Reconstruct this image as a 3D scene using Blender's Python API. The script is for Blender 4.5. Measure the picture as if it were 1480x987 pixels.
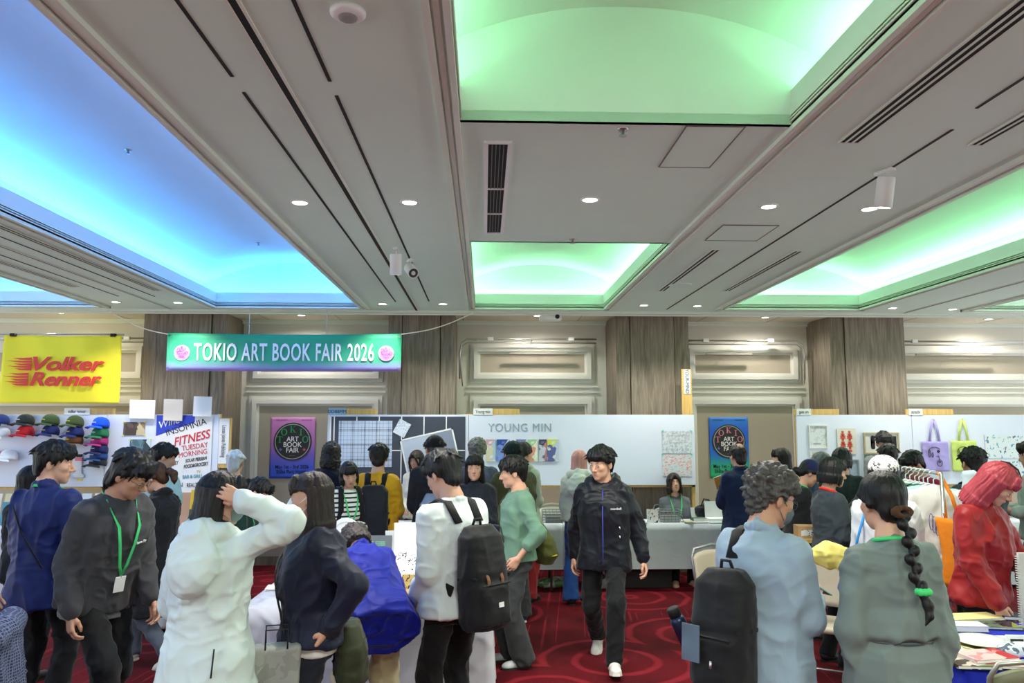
import bpy, math, random
import numpy as np
from mathutils import Vector, Matrix

for _o in list(bpy.data.objects):
    bpy.data.objects.remove(_o)
SC = bpy.context.scene
COL = SC.collection
rad = math.radians
random.seed(7)

# ------------------------------------------------------------------ camera, world, exposure
FPX = 1100.0                      # focal length in pixels of the 1480 x 987 frame
CAMZ = 1.9
PITCH = math.atan((613 - 493.5) / FPX)
YAW = math.atan(40 / FPX * math.cos(PITCH))
cam_d = bpy.data.cameras.new('camera')
cam = bpy.data.objects.new('camera', cam_d)
COL.objects.link(cam)
cam.location = (0, 0, CAMZ)
cam.rotation_euler = (math.pi / 2 + PITCH, 0, -YAW)
cam_d.sensor_width = 36
cam_d.lens = FPX / 1480 * 36
cam_d.clip_start = 0.05
SC.camera = cam
SC.view_settings.view_transform = 'Standard'
SC.view_settings.look = 'None'
SC.view_settings.gamma = 1
SC.view_settings.use_curve_mapping = False
SC.view_settings.exposure = 0.62

W = bpy.data.worlds.new('world')
SC.world = W
W.use_nodes = True
W.node_tree.nodes['Background'].inputs[0].default_value = (0.90, 0.97, 1.0, 1)
W.node_tree.nodes['Background'].inputs[1].default_value = 1.3

CEIL = 3.33


def lin(c):
    return tuple(((v / 255) / 12.92 if v / 255 <= 0.04045 else ((v / 255 + 0.055) / 1.055) ** 2.4) for v in c[:3]) + (1,)


def area(name, loc, rot, sx, sy, power, color, spread=180):
    d = bpy.data.lights.new(name, 'AREA')
    d.shape = 'RECTANGLE'
    d.size, d.size_y = sx, sy
    d.energy = power
    d.color = color
    d.spread = rad(spread)
    o = bpy.data.objects.new(name, d)
    o.location = loc
    o.rotation_euler = rot
    COL.objects.link(o)
    return o


BLUE = (0.04, 0.36, 1.0)
GREEN = (0.27, 1.0, 0.43)
COVE_W_PER_M = {BLUE: 5.4, GREEN: 2.5}
DOWNLIGHT_W = 20.5
# added fill lamps under the unseen ceiling near the camera
for _x in (-4.5, 0.7, 5.5):
    area('hall_fill_lamp', (_x, 0.4, CEIL - 0.05), (0, 0, 0), 1.4, 0.7, 75, (1.0, 0.97, 0.92))

# ------------------------------------------------------------------ pixel rays (places things at real depth)
_cp, _sp, _cy, _sy = math.cos(PITCH), math.sin(PITCH), math.cos(YAW), math.sin(YAW)


def ray(px, py):
    x, y, z = (px - 740) / FPX, 1.0, -(py - 493.5) / FPX
    y, z = y * _cp - z * _sp, y * _sp + z * _cp
    return Vector((x * _cy + y * _sy, -x * _sy + y * _cy, z))


def atY(px, py, Y):
    d = ray(px, py)
    return Vector((0, 0, CAMZ)) + d * (Y / d.y)


def atZ(px, py, z):
    d = ray(px, py)
    return Vector((0, 0, CAMZ)) + d * ((z - CAMZ) / d.z)


# ------------------------------------------------------------------ materials
_mc = {}


def N(nt, t, **kw):
    n = nt.nodes.new(t)
    for k, v in kw.items():
        setattr(n, k, v)
    return n


def mat(name, c, rough=0.6, metal=0.0, bump=0.0, bscale=60.0, var=0.0, vscale=6.0, spec=0.5, sheen=0.0, stretch=None, coat=0.0):
    """a plain procedural surface: colour with a slight mottling and a fine grain bump"""
    if name in _mc:
        return _mc[name]
    m = bpy.data.materials.new(name)
    m.use_nodes = True
    nt = m.node_tree
    b = nt.nodes['Principled BSDF']
    b.inputs['Base Color'].default_value = lin(c)
    b.inputs['Roughness'].default_value = rough
    b.inputs['Metallic'].default_value = metal
    b.inputs['Specular IOR Level'].default_value = spec
    if sheen:
        b.inputs['Sheen Weight'].default_value = sheen
        b.inputs['Sheen Roughness'].default_value = 0.5
    if coat:
        b.inputs['Coat Weight'].default_value = coat
        b.inputs['Coat Roughness'].default_value = 0.1
    if bump or var:
        tc = N(nt, 'ShaderNodeTexCoord')
        src = tc.outputs['Object']
        if stretch:
            mp = N(nt, 'ShaderNodeMapping')
            mp.inputs['Scale'].default_value = stretch
            nt.links.new(src, mp.inputs['Vector'])
            src = mp.outputs['Vector']
        if var:
            n1 = N(nt, 'ShaderNodeTexNoise')
            n1.inputs['Scale'].default_value = vscale
            n1.inputs['Detail'].default_value = 4
            nt.links.new(src, n1.inputs['Vector'])
            mx = N(nt, 'ShaderNodeMix', data_type='RGBA')
            lo = [max(0, v * (1 - var)) for v in lin(c)[:3]] + [1]
            hi = [min(1, v * (1 + var)) for v in lin(c)[:3]] + [1]
            mx.inputs[6].default_value = lo
            mx.inputs[7].default_value = hi
            nt.links.new(n1.outputs['Fac'], mx.inputs[0])
            nt.links.new(mx.outputs[2], b.inputs['Base Color'])
        if bump:
            n2 = N(nt, 'ShaderNodeTexNoise')
            n2.inputs['Scale'].default_value = bscale
            n2.inputs['Detail'].default_value = 3
            nt.links.new(src, n2.inputs['Vector'])
            bp = N(nt, 'ShaderNodeBump')
            bp.inputs['Strength'].default_value = bump
            bp.inputs['Distance'].default_value = 0.01
            nt.links.new(n2.outputs['Fac'], bp.inputs['Height'])
            nt.links.new(bp.outputs['Normal'], b.inputs['Normal'])
    _mc[name] = m
    return m


def cloth(c, rough=0.85, var=0.10, sheen=0.1, bump=0.9, bscale=6.5):
    nm = 'fabric_%d_%d_%d_%d' % (*c, int(rough * 100))
    if nm in _mc:
        return _mc[nm]
    m = mat(nm, c, rough, 0, bump, bscale, var, 5, 0.25, sheen)
    for n in m.node_tree.nodes:
        if n.type == 'TEX_NOISE' and abs(n.inputs['Scale'].default_value - bscale) < 1e-4:
            n.noise_type = 'RIDGED_MULTIFRACTAL'
            n.inputs['Detail'].default_value = 4
            n.inputs['Roughness'].default_value = 0.42
            n.inputs['Distortion'].default_value = 0.5
        if n.type == 'BUMP':
            n.inputs['Distance'].default_value = 0.022
    return m


def hairmat(c):
    return mat('hair_%d_%d_%d' % c, c, 0.5, 0, 0.9, 45, 0.35, 30, 0.35, 0, (1.0, 1.0, 0.18))


def paint(c, rough=0.5):
    return mat('paint_%d_%d_%d_%d' % (*c, int(rough * 100)), c, rough, 0, 0.05, 90, 0.03, 3)


def emit(name, c, s):
    if name in _mc:
        return _mc[name]
    m = bpy.data.materials.new(name)
    m.use_nodes = True
    b = m.node_tree.nodes['Principled BSDF']
    b.inputs['Base Color'].default_value = lin(c)
    b.inputs['Emission Color'].default_value = lin(c)
    b.inputs['Emission Strength'].default_value = s
    _mc[name] = m
    return m


def ramp_mat(name, stops, axis=2, lo=0.0, hi=1.0, rough=0.6, noise=0.0):
    """printed colour gradient along one object axis (a print, fixed to the sheet)"""
    m = bpy.data.materials.new(name)
    m.use_nodes = True
    nt = m.node_tree
    b = nt.nodes['Principled BSDF']
    b.inputs['Roughness'].default_value = rough
    tc = N(nt, 'ShaderNodeTexCoord')
    sp = N(nt, 'ShaderNodeSeparateXYZ')
    nt.links.new(tc.outputs['Object'], sp.inputs[0])
    mr = N(nt, 'ShaderNodeMapRange')
    mr.inputs['From Min'].default_value = lo
    mr.inputs['From Max'].default_value = hi
    src = sp.outputs[axis]
    if noise:
        nz = N(nt, 'ShaderNodeTexNoise')
        nz.inputs['Scale'].default_value = 3
        nt.links.new(tc.outputs['Object'], nz.inputs['Vector'])
        ma = N(nt, 'ShaderNodeMath', operation='MULTIPLY_ADD')
        ma.inputs[1].default_value = noise
        nt.links.new(nz.outputs['Fac'], ma.inputs[0])
        nt.links.new(src, ma.inputs[2])
        src = ma.outputs[0]
    nt.links.new(src, mr.inputs['Value'])
    cr = N(nt, 'ShaderNodeValToRGB')
    els = cr.color_ramp.elements
    while len(els) < len(stops):
        els.new(0.5)
    for e, (p, c) in zip(els, stops):
        e.position = p
        e.color = lin(c)
    nt.links.new(mr.outputs[0], cr.inputs[0])
    nt.links.new(cr.outputs[0], b.inputs['Base Color'])
    return m


def speckle_mat(name, base, cols, scale=40, thr=0.45, rough=0.6, stretch=None):
    """a printed pattern: scattered blotches of several inks on a ground colour"""
    m = bpy.data.materials.new(name)
    m.use_nodes = True
    nt = m.node_tree
    b = nt.nodes['Principled BSDF']
    b.inputs['Roughness'].default_value = rough
    tc = N(nt, 'ShaderNodeTexCoord')
    src = tc.outputs['Object']
    if stretch:
        mp = N(nt, 'ShaderNodeMapping')
        mp.inputs['Scale'].default_value = stretch
        nt.links.new(src, mp.inputs['Vector'])
        src = mp.outputs['Vector']
    nz = N(nt, 'ShaderNodeTexNoise')
    nz.inputs['Scale'].default_value = scale
    nz.inputs['Detail'].default_value = 2
    nt.links.new(src, nz.inputs['Vector'])
    vo = N(nt, 'ShaderNodeTexVoronoi')
    vo.inputs['Scale'].default_value = scale * 0.45
    nt.links.new(src, vo.inputs['Vector'])
    sp = N(nt, 'ShaderNodeSeparateColor')
    nt.links.new(vo.outputs['Color'], sp.inputs[0])
    cr = N(nt, 'ShaderNodeValToRGB')
    cr.color_ramp.interpolation = 'CONSTANT'
    els = cr.color_ramp.elements
    while len(els) < len(cols):
        els.new(0.5)
    for i, c in enumerate(cols):
        els[i].position = i / len(cols)
        els[i].color = lin(c)
    nt.links.new(sp.outputs[0], cr.inputs[0])
    gt = N(nt, 'ShaderNodeMath', operation='GREATER_THAN')
    gt.inputs[1].default_value = thr
    nt.links.new(nz.outputs['Fac'], gt.inputs[0])
    mx = N(nt, 'ShaderNodeMix', data_type='RGBA')
    mx.inputs[6].default_value = lin(base)
    nt.links.new(gt.outputs[0], mx.inputs[0])
    nt.links.new(cr.outputs[0], mx.inputs[7])
    nt.links.new(mx.outputs[2], b.inputs['Base Color'])
    return m


# ------------------------------------------------------------------ mesh helper
class MB:
    def __init__(s):
        s.v, s.f, s.m = [], [], []

    def add(s, vs, fs, mi=0):
        o = len(s.v)
        s.v += [tuple(p) for p in vs]
        s.f += [tuple(i + o for i in f) for f in fs]
        s.m += [mi] * len(fs)
        return s

    def box(s, c, d, rot=None, mi=0):
        hx, hy, hz = d[0] / 2, d[1] / 2, d[2] / 2
        vs = [Vector((x, y, z)) for x in (-hx, hx) for y in (-hy, hy) for z in (-hz, hz)]
        if rot is not None:
            R = rot if isinstance(rot, Matrix) else Matrix.Rotation(rot, 3, 'Z')
            vs = [R @ v for v in vs]
        vs = [v + Vector(c) for v in vs]
        return s.add(vs, [(0, 1, 3, 2), (4, 6, 7, 5), (0, 4, 5, 1), (2, 3, 7, 6), (0, 2, 6, 4), (1, 5, 7, 3)], mi)

    def bb(s, x0, x1, y0, y1, z0, z1, mi=0):
        return s.box(((x0 + x1) / 2, (y0 + y1) / 2, (z0 + z1) / 2), (x1 - x0, y1 - y0, z1 - z0), None, mi)

    def tube(s, pts, r, n=8, mi=0, flat=None, cap=True):
        """sweep a circle (or an ellipse given by flat=(wide, thin, wide-direction hints)) along points"""
        pts = [Vector(p) for p in pts]
        rs = r if isinstance(r, (list, tuple)) else [r] * len(pts)
        vs = []
        up = None
        for i, p in enumerate(pts):
            t = (pts[min(i + 1, len(pts) - 1)] - pts[max(i - 1, 0)]).normalized()
            if flat:
                a = flat[2][i] if isinstance(flat[2], list) else flat[2]
                u = Vector(a)
                u = (u - t * u.dot(t)).normalized()
            else:
                if up is None:
                    up = Vector((0, 0, 1)) if abs(t.z) < 0.9 else Vector((1, 0, 0))
                u = (up - t * up.dot(t)).normalized()
                up = u
            w = t.cross(u)
            for k in range(n):
                a = 2 * math.pi * k / n
                if flat:
                    vs.append(p + u * (math.cos(a) * flat[0]) + w * (math.sin(a) * flat[1]))
                else:
                    vs.append(p + (u * math.cos(a) + w * math.sin(a)) * rs[i])
        fs = []
        for i in range(len(pts) - 1):
            for k in range(n):
                fs.append((i * n + k, i * n + (k + 1) % n, (i + 1) * n + (k + 1) % n, (i + 1) * n + k))
        if cap:
            fs.append(tuple(range(n - 1, -1, -1)))
            fs.append(tuple((len(pts) - 1) * n + k for k in range(n)))
        return s.add(vs, fs, mi)

    def lathe(s, prof, c=(0, 0, 0), n=24, R=None, mi=0, caps=True):
        vs = []
        for r, z in prof:
            for k in range(n):
                a = 2 * math.pi * k / n
                v = Vector((r * math.cos(a), r * math.sin(a), z))
                vs.append((R @ v if R else v) + Vector(c))
        fs = []
        for i in range(len(prof) - 1):
            for k in range(n):
                fs.append((i * n + k, i * n + (k + 1) % n, (i + 1) * n + (k + 1) % n, (i + 1) * n + k))
        if caps:
            fs.append(tuple(range(n - 1, -1, -1)))
            fs.append(tuple((len(prof) - 1) * n + k for k in range(n)))
        return s.add(vs, fs, mi)

    def prism(s, poly, y0, y1, M=None, mi=0):
        """extrude an (x, z) outline from y0 to y1"""
        n = len(poly)
        vs = [Vector((x, y0, z)) for x, z in poly] + [Vector((x, y1, z)) for x, z in poly]
        if M is not None:
            vs = [M @ v for v in vs]
        return s.add(vs, [tuple(range(n)), tuple(range(2 * n - 1, n - 1, -1))] + [(i, i + n, (i + 1) % n + n, (i + 1) % n) for i in range(n)], mi)

    def grid(s, fn, nu, nv, mi=0):
        vs = [fn(i / nu, j / nv) for j in range(nv + 1) for i in range(nu + 1)]
        fs = [(j * (nu + 1) + i, j * (nu + 1) + i + 1, (j + 1) * (nu + 1) + i + 1, (j + 1) * (nu + 1) + i) for j in range(nv) for i in range(nu)]
        return s.add(vs, fs, mi)

    def build(s, name, mats, parent=None, smooth=False, bevel=0.0, solid=0.0):
        me = bpy.data.meshes.new(name)
        me.from_pydata([tuple(p) for p in s.v], [], s.f)
        for m in (mats if isinstance(mats, (list, tuple)) else [mats]):
            me.materials.append(m)
        if any(s.m):
            me.polygons.foreach_set('material_index', s.m)
        if smooth:
            me.polygons.foreach_set('use_smooth', [True] * len(me.polygons))
        me.update()
        o = bpy.data.objects.new(name, me)
        COL.objects.link(o)
        if parent is not None:
            o.parent = parent
        if solid:
            md = o.modifiers.new('solid', 'SOLIDIFY')
            md.thickness = solid
            md.offset = 0
        if bevel:
            md = o.modifiers.new('bevel', 'BEVEL')
            md.width = bevel
            md.segments = 2
            md.limit_method = 'ANGLE'
        return o


def tag(o, label, cat, group=None, kind=None):
    o['label'] = label
    o['category'] = cat
    if group:
        o['group'] = group
    if kind:
        o['kind'] = kind
    return o


def thing(name, label, cat, loc=(0, 0, 0), rz=0.0, group=None):
    o = bpy.data.objects.new(name, None)
    o.empty_display_size = 0.1
    COL.objects.link(o)
    o.location = loc
    o.rotation_euler = (0, 0, rz) if not isinstance(rz, (tuple, list)) else rz
    return tag(o, label, cat, group)


def struct(o):
    o['kind'] = 'structure'
    return o


def copy_tree(o, parent=None):
    c = o.copy()
    COL.objects.link(c)
    if parent is not None:
        c.parent = parent
    for ch in [x for x in bpy.data.objects if x.parent == o]:
        copy_tree(ch, c)
    return c


def text_mesh(name, txt, size, m, parent, loc=(0, 0, 0), rot=(math.pi / 2, 0, 0), sx=1.0, shear=0.0, bold=0.0, align='CENTER', depth=0.0012, spacing=1.0, line=1.0, fit=None):
    cu = bpy.data.curves.new(name, 'FONT')
    cu.body = txt
    cu.size = size
    cu.align_x = align
    cu.align_y = 'CENTER'
    cu.extrude = depth
    cu.shear = shear
    cu.offset = bold
    cu.space_character = spacing
    cu.space_line = line
    cu.resolution_u = 3
    t = bpy.data.objects.new(name, cu)
    COL.objects.link(t)
    bpy.context.view_layer.update()
    me = bpy.data.meshes.new_from_object(t.evaluated_get(bpy.context.evaluated_depsgraph_get()))
    bpy.data.objects.remove(t)
    if fit:
        xs_ = [v.co.x for v in me.vertices]
        sx = fit / (max(xs_) - min(xs_))
    me.transform(Matrix.Diagonal((sx, 1, 1, 1)))
    me.materials.clear()
    me.materials.append(m)
    o = bpy.data.objects.new(name, me)
    COL.objects.link(o)
    o.location = loc
    o.rotation_euler = rot
    if parent is not None:
        o.parent = parent
    return o
# ================================================================== THE ROOM
XL, XR, YB, WALLY = -8.2, 8.6, -1.5, 10.7
m_ceil = paint((220, 238, 226), 0.75)
m_mould = paint((222, 228, 216), 0.6)
m_wall = mat('wall_beige', (218, 214, 202), 0.75, 0, 0.1, 200, 0.05, 2)
m_wallpanel = mat('wall_panel_fabric', (176, 166, 148), 0.85, 0, 0.2, 260, 0.05, 3)
m_vault = paint((236, 236, 236), 0.8)
m_dark = mat('slot_black', (10, 10, 11), 0.7)
m_white = paint((235, 236, 236), 0.45)
m_chrome = mat('brushed_steel', (190, 190, 190), 0.3, 0.9)


def carpet_mat():
    m = bpy.data.materials.new('red_patterned_carpet')
    m.use_nodes = True
    nt = m.node_tree
    L = nt.links.new
    b = nt.nodes['Principled BSDF']
    b.inputs['Roughness'].default_value = 0.95
    b.inputs['Specular IOR Level'].default_value = 0.15
    tc = N(nt, 'ShaderNodeTexCoord')
    big = N(nt, 'ShaderNodeTexNoise')
    big.inputs['Scale'].default_value = 1.4
    big.inputs['Detail'].default_value = 6
    L(tc.outputs['Object'], big.inputs['Vector'])
    cr = N(nt, 'ShaderNodeValToRGB')
    cr.color_ramp.elements[0].position = 0.35
    cr.color_ramp.elements[0].color = lin((66, 6, 15))
    cr.color_ramp.elements[1].position = 0.68
    cr.color_ramp.elements[1].color = lin((104, 12, 25))
    L(big.outputs['Fac'], cr.inputs[0])
    # rose-like rings woven into the pile
    wob = N(nt, 'ShaderNodeTexNoise')
    wob.inputs['Scale'].default_value = 2.6
    L(tc.outputs['Object'], wob.inputs['Vector'])
    ad = N(nt, 'ShaderNodeMix', data_type='VECTOR')
    ad.inputs[0].default_value = 0.10
    L(tc.outputs['Object'], ad.inputs[4])
    L(wob.outputs['Color'], ad.inputs[5])
    vo = N(nt, 'ShaderNodeTexVoronoi', voronoi_dimensions='2D')
    vo.inputs['Scale'].default_value = 0.72
    vo.inputs['Randomness'].default_value = 0.8
    L(ad.outputs[1], vo.inputs['Vector'])
    mu = N(nt, 'ShaderNodeMath', operation='MULTIPLY')
    mu.inputs[1].default_value = 36
    L(vo.outputs['Distance'], mu.inputs[0])
    si = N(nt, 'ShaderNodeMath', operation='SINE')
    L(mu.outputs[0], si.inputs[0])
    g1 = N(nt, 'ShaderNodeMapRange')
    g1.inputs['From Min'].default_value = 0.55
    g1.inputs['From Max'].default_value = 0.95
    L(si.outputs[0], g1.inputs['Value'])
    g2 = N(nt, 'ShaderNodeMapRange')
    g2.inputs['From Min'].default_value = 0.5
    g2.inputs['From Max'].default_value = 0.44
    L(vo.outputs['Distance'], g2.inputs['Value'])
    rg = N(nt, 'ShaderNodeMath', operation='MULTIPLY')
    L(g1.outputs[0], rg.inputs[0])
    L(g2.outputs[0], rg.inputs[1])
    # thin paired lines running down the hall
    sp = N(nt, 'ShaderNodeSeparateXYZ')
    L(tc.outputs['Object'], sp.inputs[0])
    yy = N(nt, 'ShaderNodeMath', operation='MULTIPLY_ADD')
    yy.inputs[1].default_value = -0.12
    L(sp.outputs[1], yy.inputs[0])
    L(sp.outputs[0], yy.inputs[2])
    lines = []
    for f, w in ((15.0, 0.97), (24.0, 0.985), (6.5, 0.994)):
        q = N(nt, 'ShaderNodeMath', operation='MULTIPLY')
        q.inputs[1].default_value = f
        L(yy.outputs[0], q.inputs[0])
        s2 = N(nt, 'ShaderNodeMath', operation='SINE')
        L(q.outputs[0], s2.inputs[0])
        gt = N(nt, 'ShaderNodeMapRange')
        gt.inputs['From Min'].default_value = w
        gt.inputs['From Max'].default_value = 1.0
        L(s2.outputs[0], gt.inputs['Value'])
        lines.append(gt.outputs[0])
    mx = N(nt, 'ShaderNodeMath', operation='MAXIMUM')
    L(lines[0], mx.inputs[0])
    L(lines[1], mx.inputs[1])
    mx2 = N(nt, 'ShaderNodeMath', operation='MAXIMUM')
    L(mx.outputs[0], mx2.inputs[0])
    L(lines[2], mx2.inputs[1])
    inv = N(nt, 'ShaderNodeMath', operation='SUBTRACT')
    inv.inputs[0].default_value = 1
    L(g2.outputs[0], inv.inputs[1])
    ln = N(nt, 'ShaderNodeMath', operation='MULTIPLY')
    L(mx2.outputs[0], ln.inputs[0])
    L(inv.outputs[0], ln.inputs[1])
    al = N(nt, 'ShaderNodeMath', operation='MAXIMUM')
    L(ln.outputs[0], al.inputs[0])
    L(rg.outputs[0], al.inputs[1])
    k = N(nt, 'ShaderNodeMath', operation='MULTIPLY')
    k.inputs[1].default_value = 0.5
    L(al.outputs[0], k.inputs[0])
    mc = N(nt, 'ShaderNodeMix', data_type='RGBA')
    L(k.outputs[0], mc.inputs[0])
    L(cr.outputs[0], mc.inputs[6])
    mc.inputs[7].default_value = lin((158, 38, 52))
    L(mc.outputs[2], b.inputs['Base Color'])
    fz = N(nt, 'ShaderNodeTexNoise')
    fz.inputs['Scale'].default_value = 300
    L(tc.outputs['Object'], fz.inputs['Vector'])
    bp = N(nt, 'ShaderNodeBump')
    bp.inputs['Strength'].default_value = 0.6
    bp.inputs['Distance'].default_value = 0.006
    L(fz.outputs['Fac'], bp.inputs['Height'])
    L(bp.outputs['Normal'], b.inputs['Normal'])
    return m


def wood_mat(name, c1, c2, scale=(9, 9, 0.7)):
    m = bpy.data.materials.new(name)
    m.use_nodes = True
    nt = m.node_tree
    b = nt.nodes['Principled BSDF']
    b.inputs['Roughness'].default_value = 0.6
    tc = N(nt, 'ShaderNodeTexCoord')
    mp = N(nt, 'ShaderNodeMapping')
    mp.inputs['Scale'].default_value = scale
    nt.links.new(tc.outputs['Object'], mp.inputs['Vector'])
    n1 = N(nt, 'ShaderNodeTexNoise')
    n1.inputs['Scale'].default_value = 4
    n1.inputs['Detail'].default_value = 8
    n1.inputs['Distortion'].default_value = 0.6
    nt.links.new(mp.outputs['Vector'], n1.inputs['Vector'])
    cr = N(nt, 'ShaderNodeValToRGB')
    cr.color_ramp.elements[0].position = 0.3
    cr.color_ramp.elements[0].color = lin(c1)
    cr.color_ramp.elements[1].position = 0.7
    cr.color_ramp.elements[1].color = lin(c2)
    nt.links.new(n1.outputs['Fac'], cr.inputs[0])
    nt.links.new(cr.outputs[0], b.inputs['Base Color'])
    return m


m_pillar = wood_mat('grey_oak_veneer', (104, 93, 80), (146, 134, 118))
m_timber = wood_mat('pine_timber', (206, 164, 92), (226, 190, 118))

struct(MB().bb(XL, XR, YB, WALLY + 0.1, -0.1, 0).build('floor', carpet_mat()))
m_floorwall = m_wall
wb = MB().bb(XL, XR, WALLY, WALLY + 0.15, 0, CEIL + 0.02)
struct(wb.build('wall_back', m_wall))
struct(MB().bb(XL, XR, YB - 0.15, YB, 0, CEIL + 0.05).build('wall_ambient_block', m_wall))  # unseen wall added to cut the world light from behind the camera

# ---- ceiling: flat soffits between the recessed light trays
TRAYS = [  # x0, x1, y0, y1, colour, which edges carry cove light, end wall flush at y1
    (-6.35, -4.67, -1.4, 9.28, BLUE, 'LRF', False, 'blue lit vaulted light tray at far edge'),
    (-3.27, -1.53, -1.4, 9.28, BLUE, 'LRF', False, ''),
    (-0.12, 1.47, -1.4, 3.47, GREEN, 'LR', True, ''),
    (-0.12, 1.47, 5.90, 9.28, GREEN, 'LRFN', False, ''),
    (2.97, 4.65, -1.4, 9.20, GREEN, 'LRF', False, ''),
    (6.10, 7.80, -1.4, 9.20, GREEN, 'LRF', False, ''),
]
xs = [XL, -6.35, -4.67, -3.27, -1.53, -0.12, 1.47, 2.97, 4.65, 6.10, 7.80, XR]
cb = MB()
TH = 0.05
for i in range(0, len(xs) - 1, 2):
    cb.bb(xs[i], xs[i + 1], YB, 9.62, CEIL, CEIL + TH)
cb.bb(-0.12, 1.47, 3.47, 5.90, CEIL, CEIL + TH)
for x0, x1, y0, y1, *_ in TRAYS:
    if y1 > 8:
        cb.bb(x0, x1, y1, 9.62, CEIL, CEIL + TH)
    if y0 < 0:
        cb.bb(x0, x1, YB, y0, CEIL, CEIL + TH)
struct(cb.build('ceiling', m_ceil))
m_soffit = paint((214, 208, 188), 0.75)
bs = MB().bb(XL, XR, 9.62, WALLY, CEIL + 0.015, CEIL + 0.06)
struct(bs.build('ceiling_back_strip', m_soffit))
# strip moulding and a slot line before the back soffit
tb = MB()
tb.bb(XL, XR, 9.56, 9.62, CEIL - 0.03, CEIL)
tb.bb(XL, XR, 9.62, 9.635, CEIL - 0.05, CEIL + 0.02)
tb.bb(XL, XR, WALLY - 0.05, WALLY, CEIL - 0.04, CEIL + 0.015)
tb.bb(XL, XR, WALLY - 0.09, WALLY - 0.05, CEIL - 0.005, CEIL + 0.015)
struct(tb.build('trim_1', m_mould))
# fine panel joints in the back soffit
pj = MB()
for x in (-6.9, -4.9, -3.0, -2.0, -0.3, 1.3, 2.2, 3.0, 4.0, 4.7, 5.9, 7.1):
    pj.bb(x, x + 0.008, 9.66, WALLY - 0.1, CEIL + 0.0125, CEIL + 0.016)
struct(pj.build('trim_2', paint((120, 112, 96))))

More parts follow.
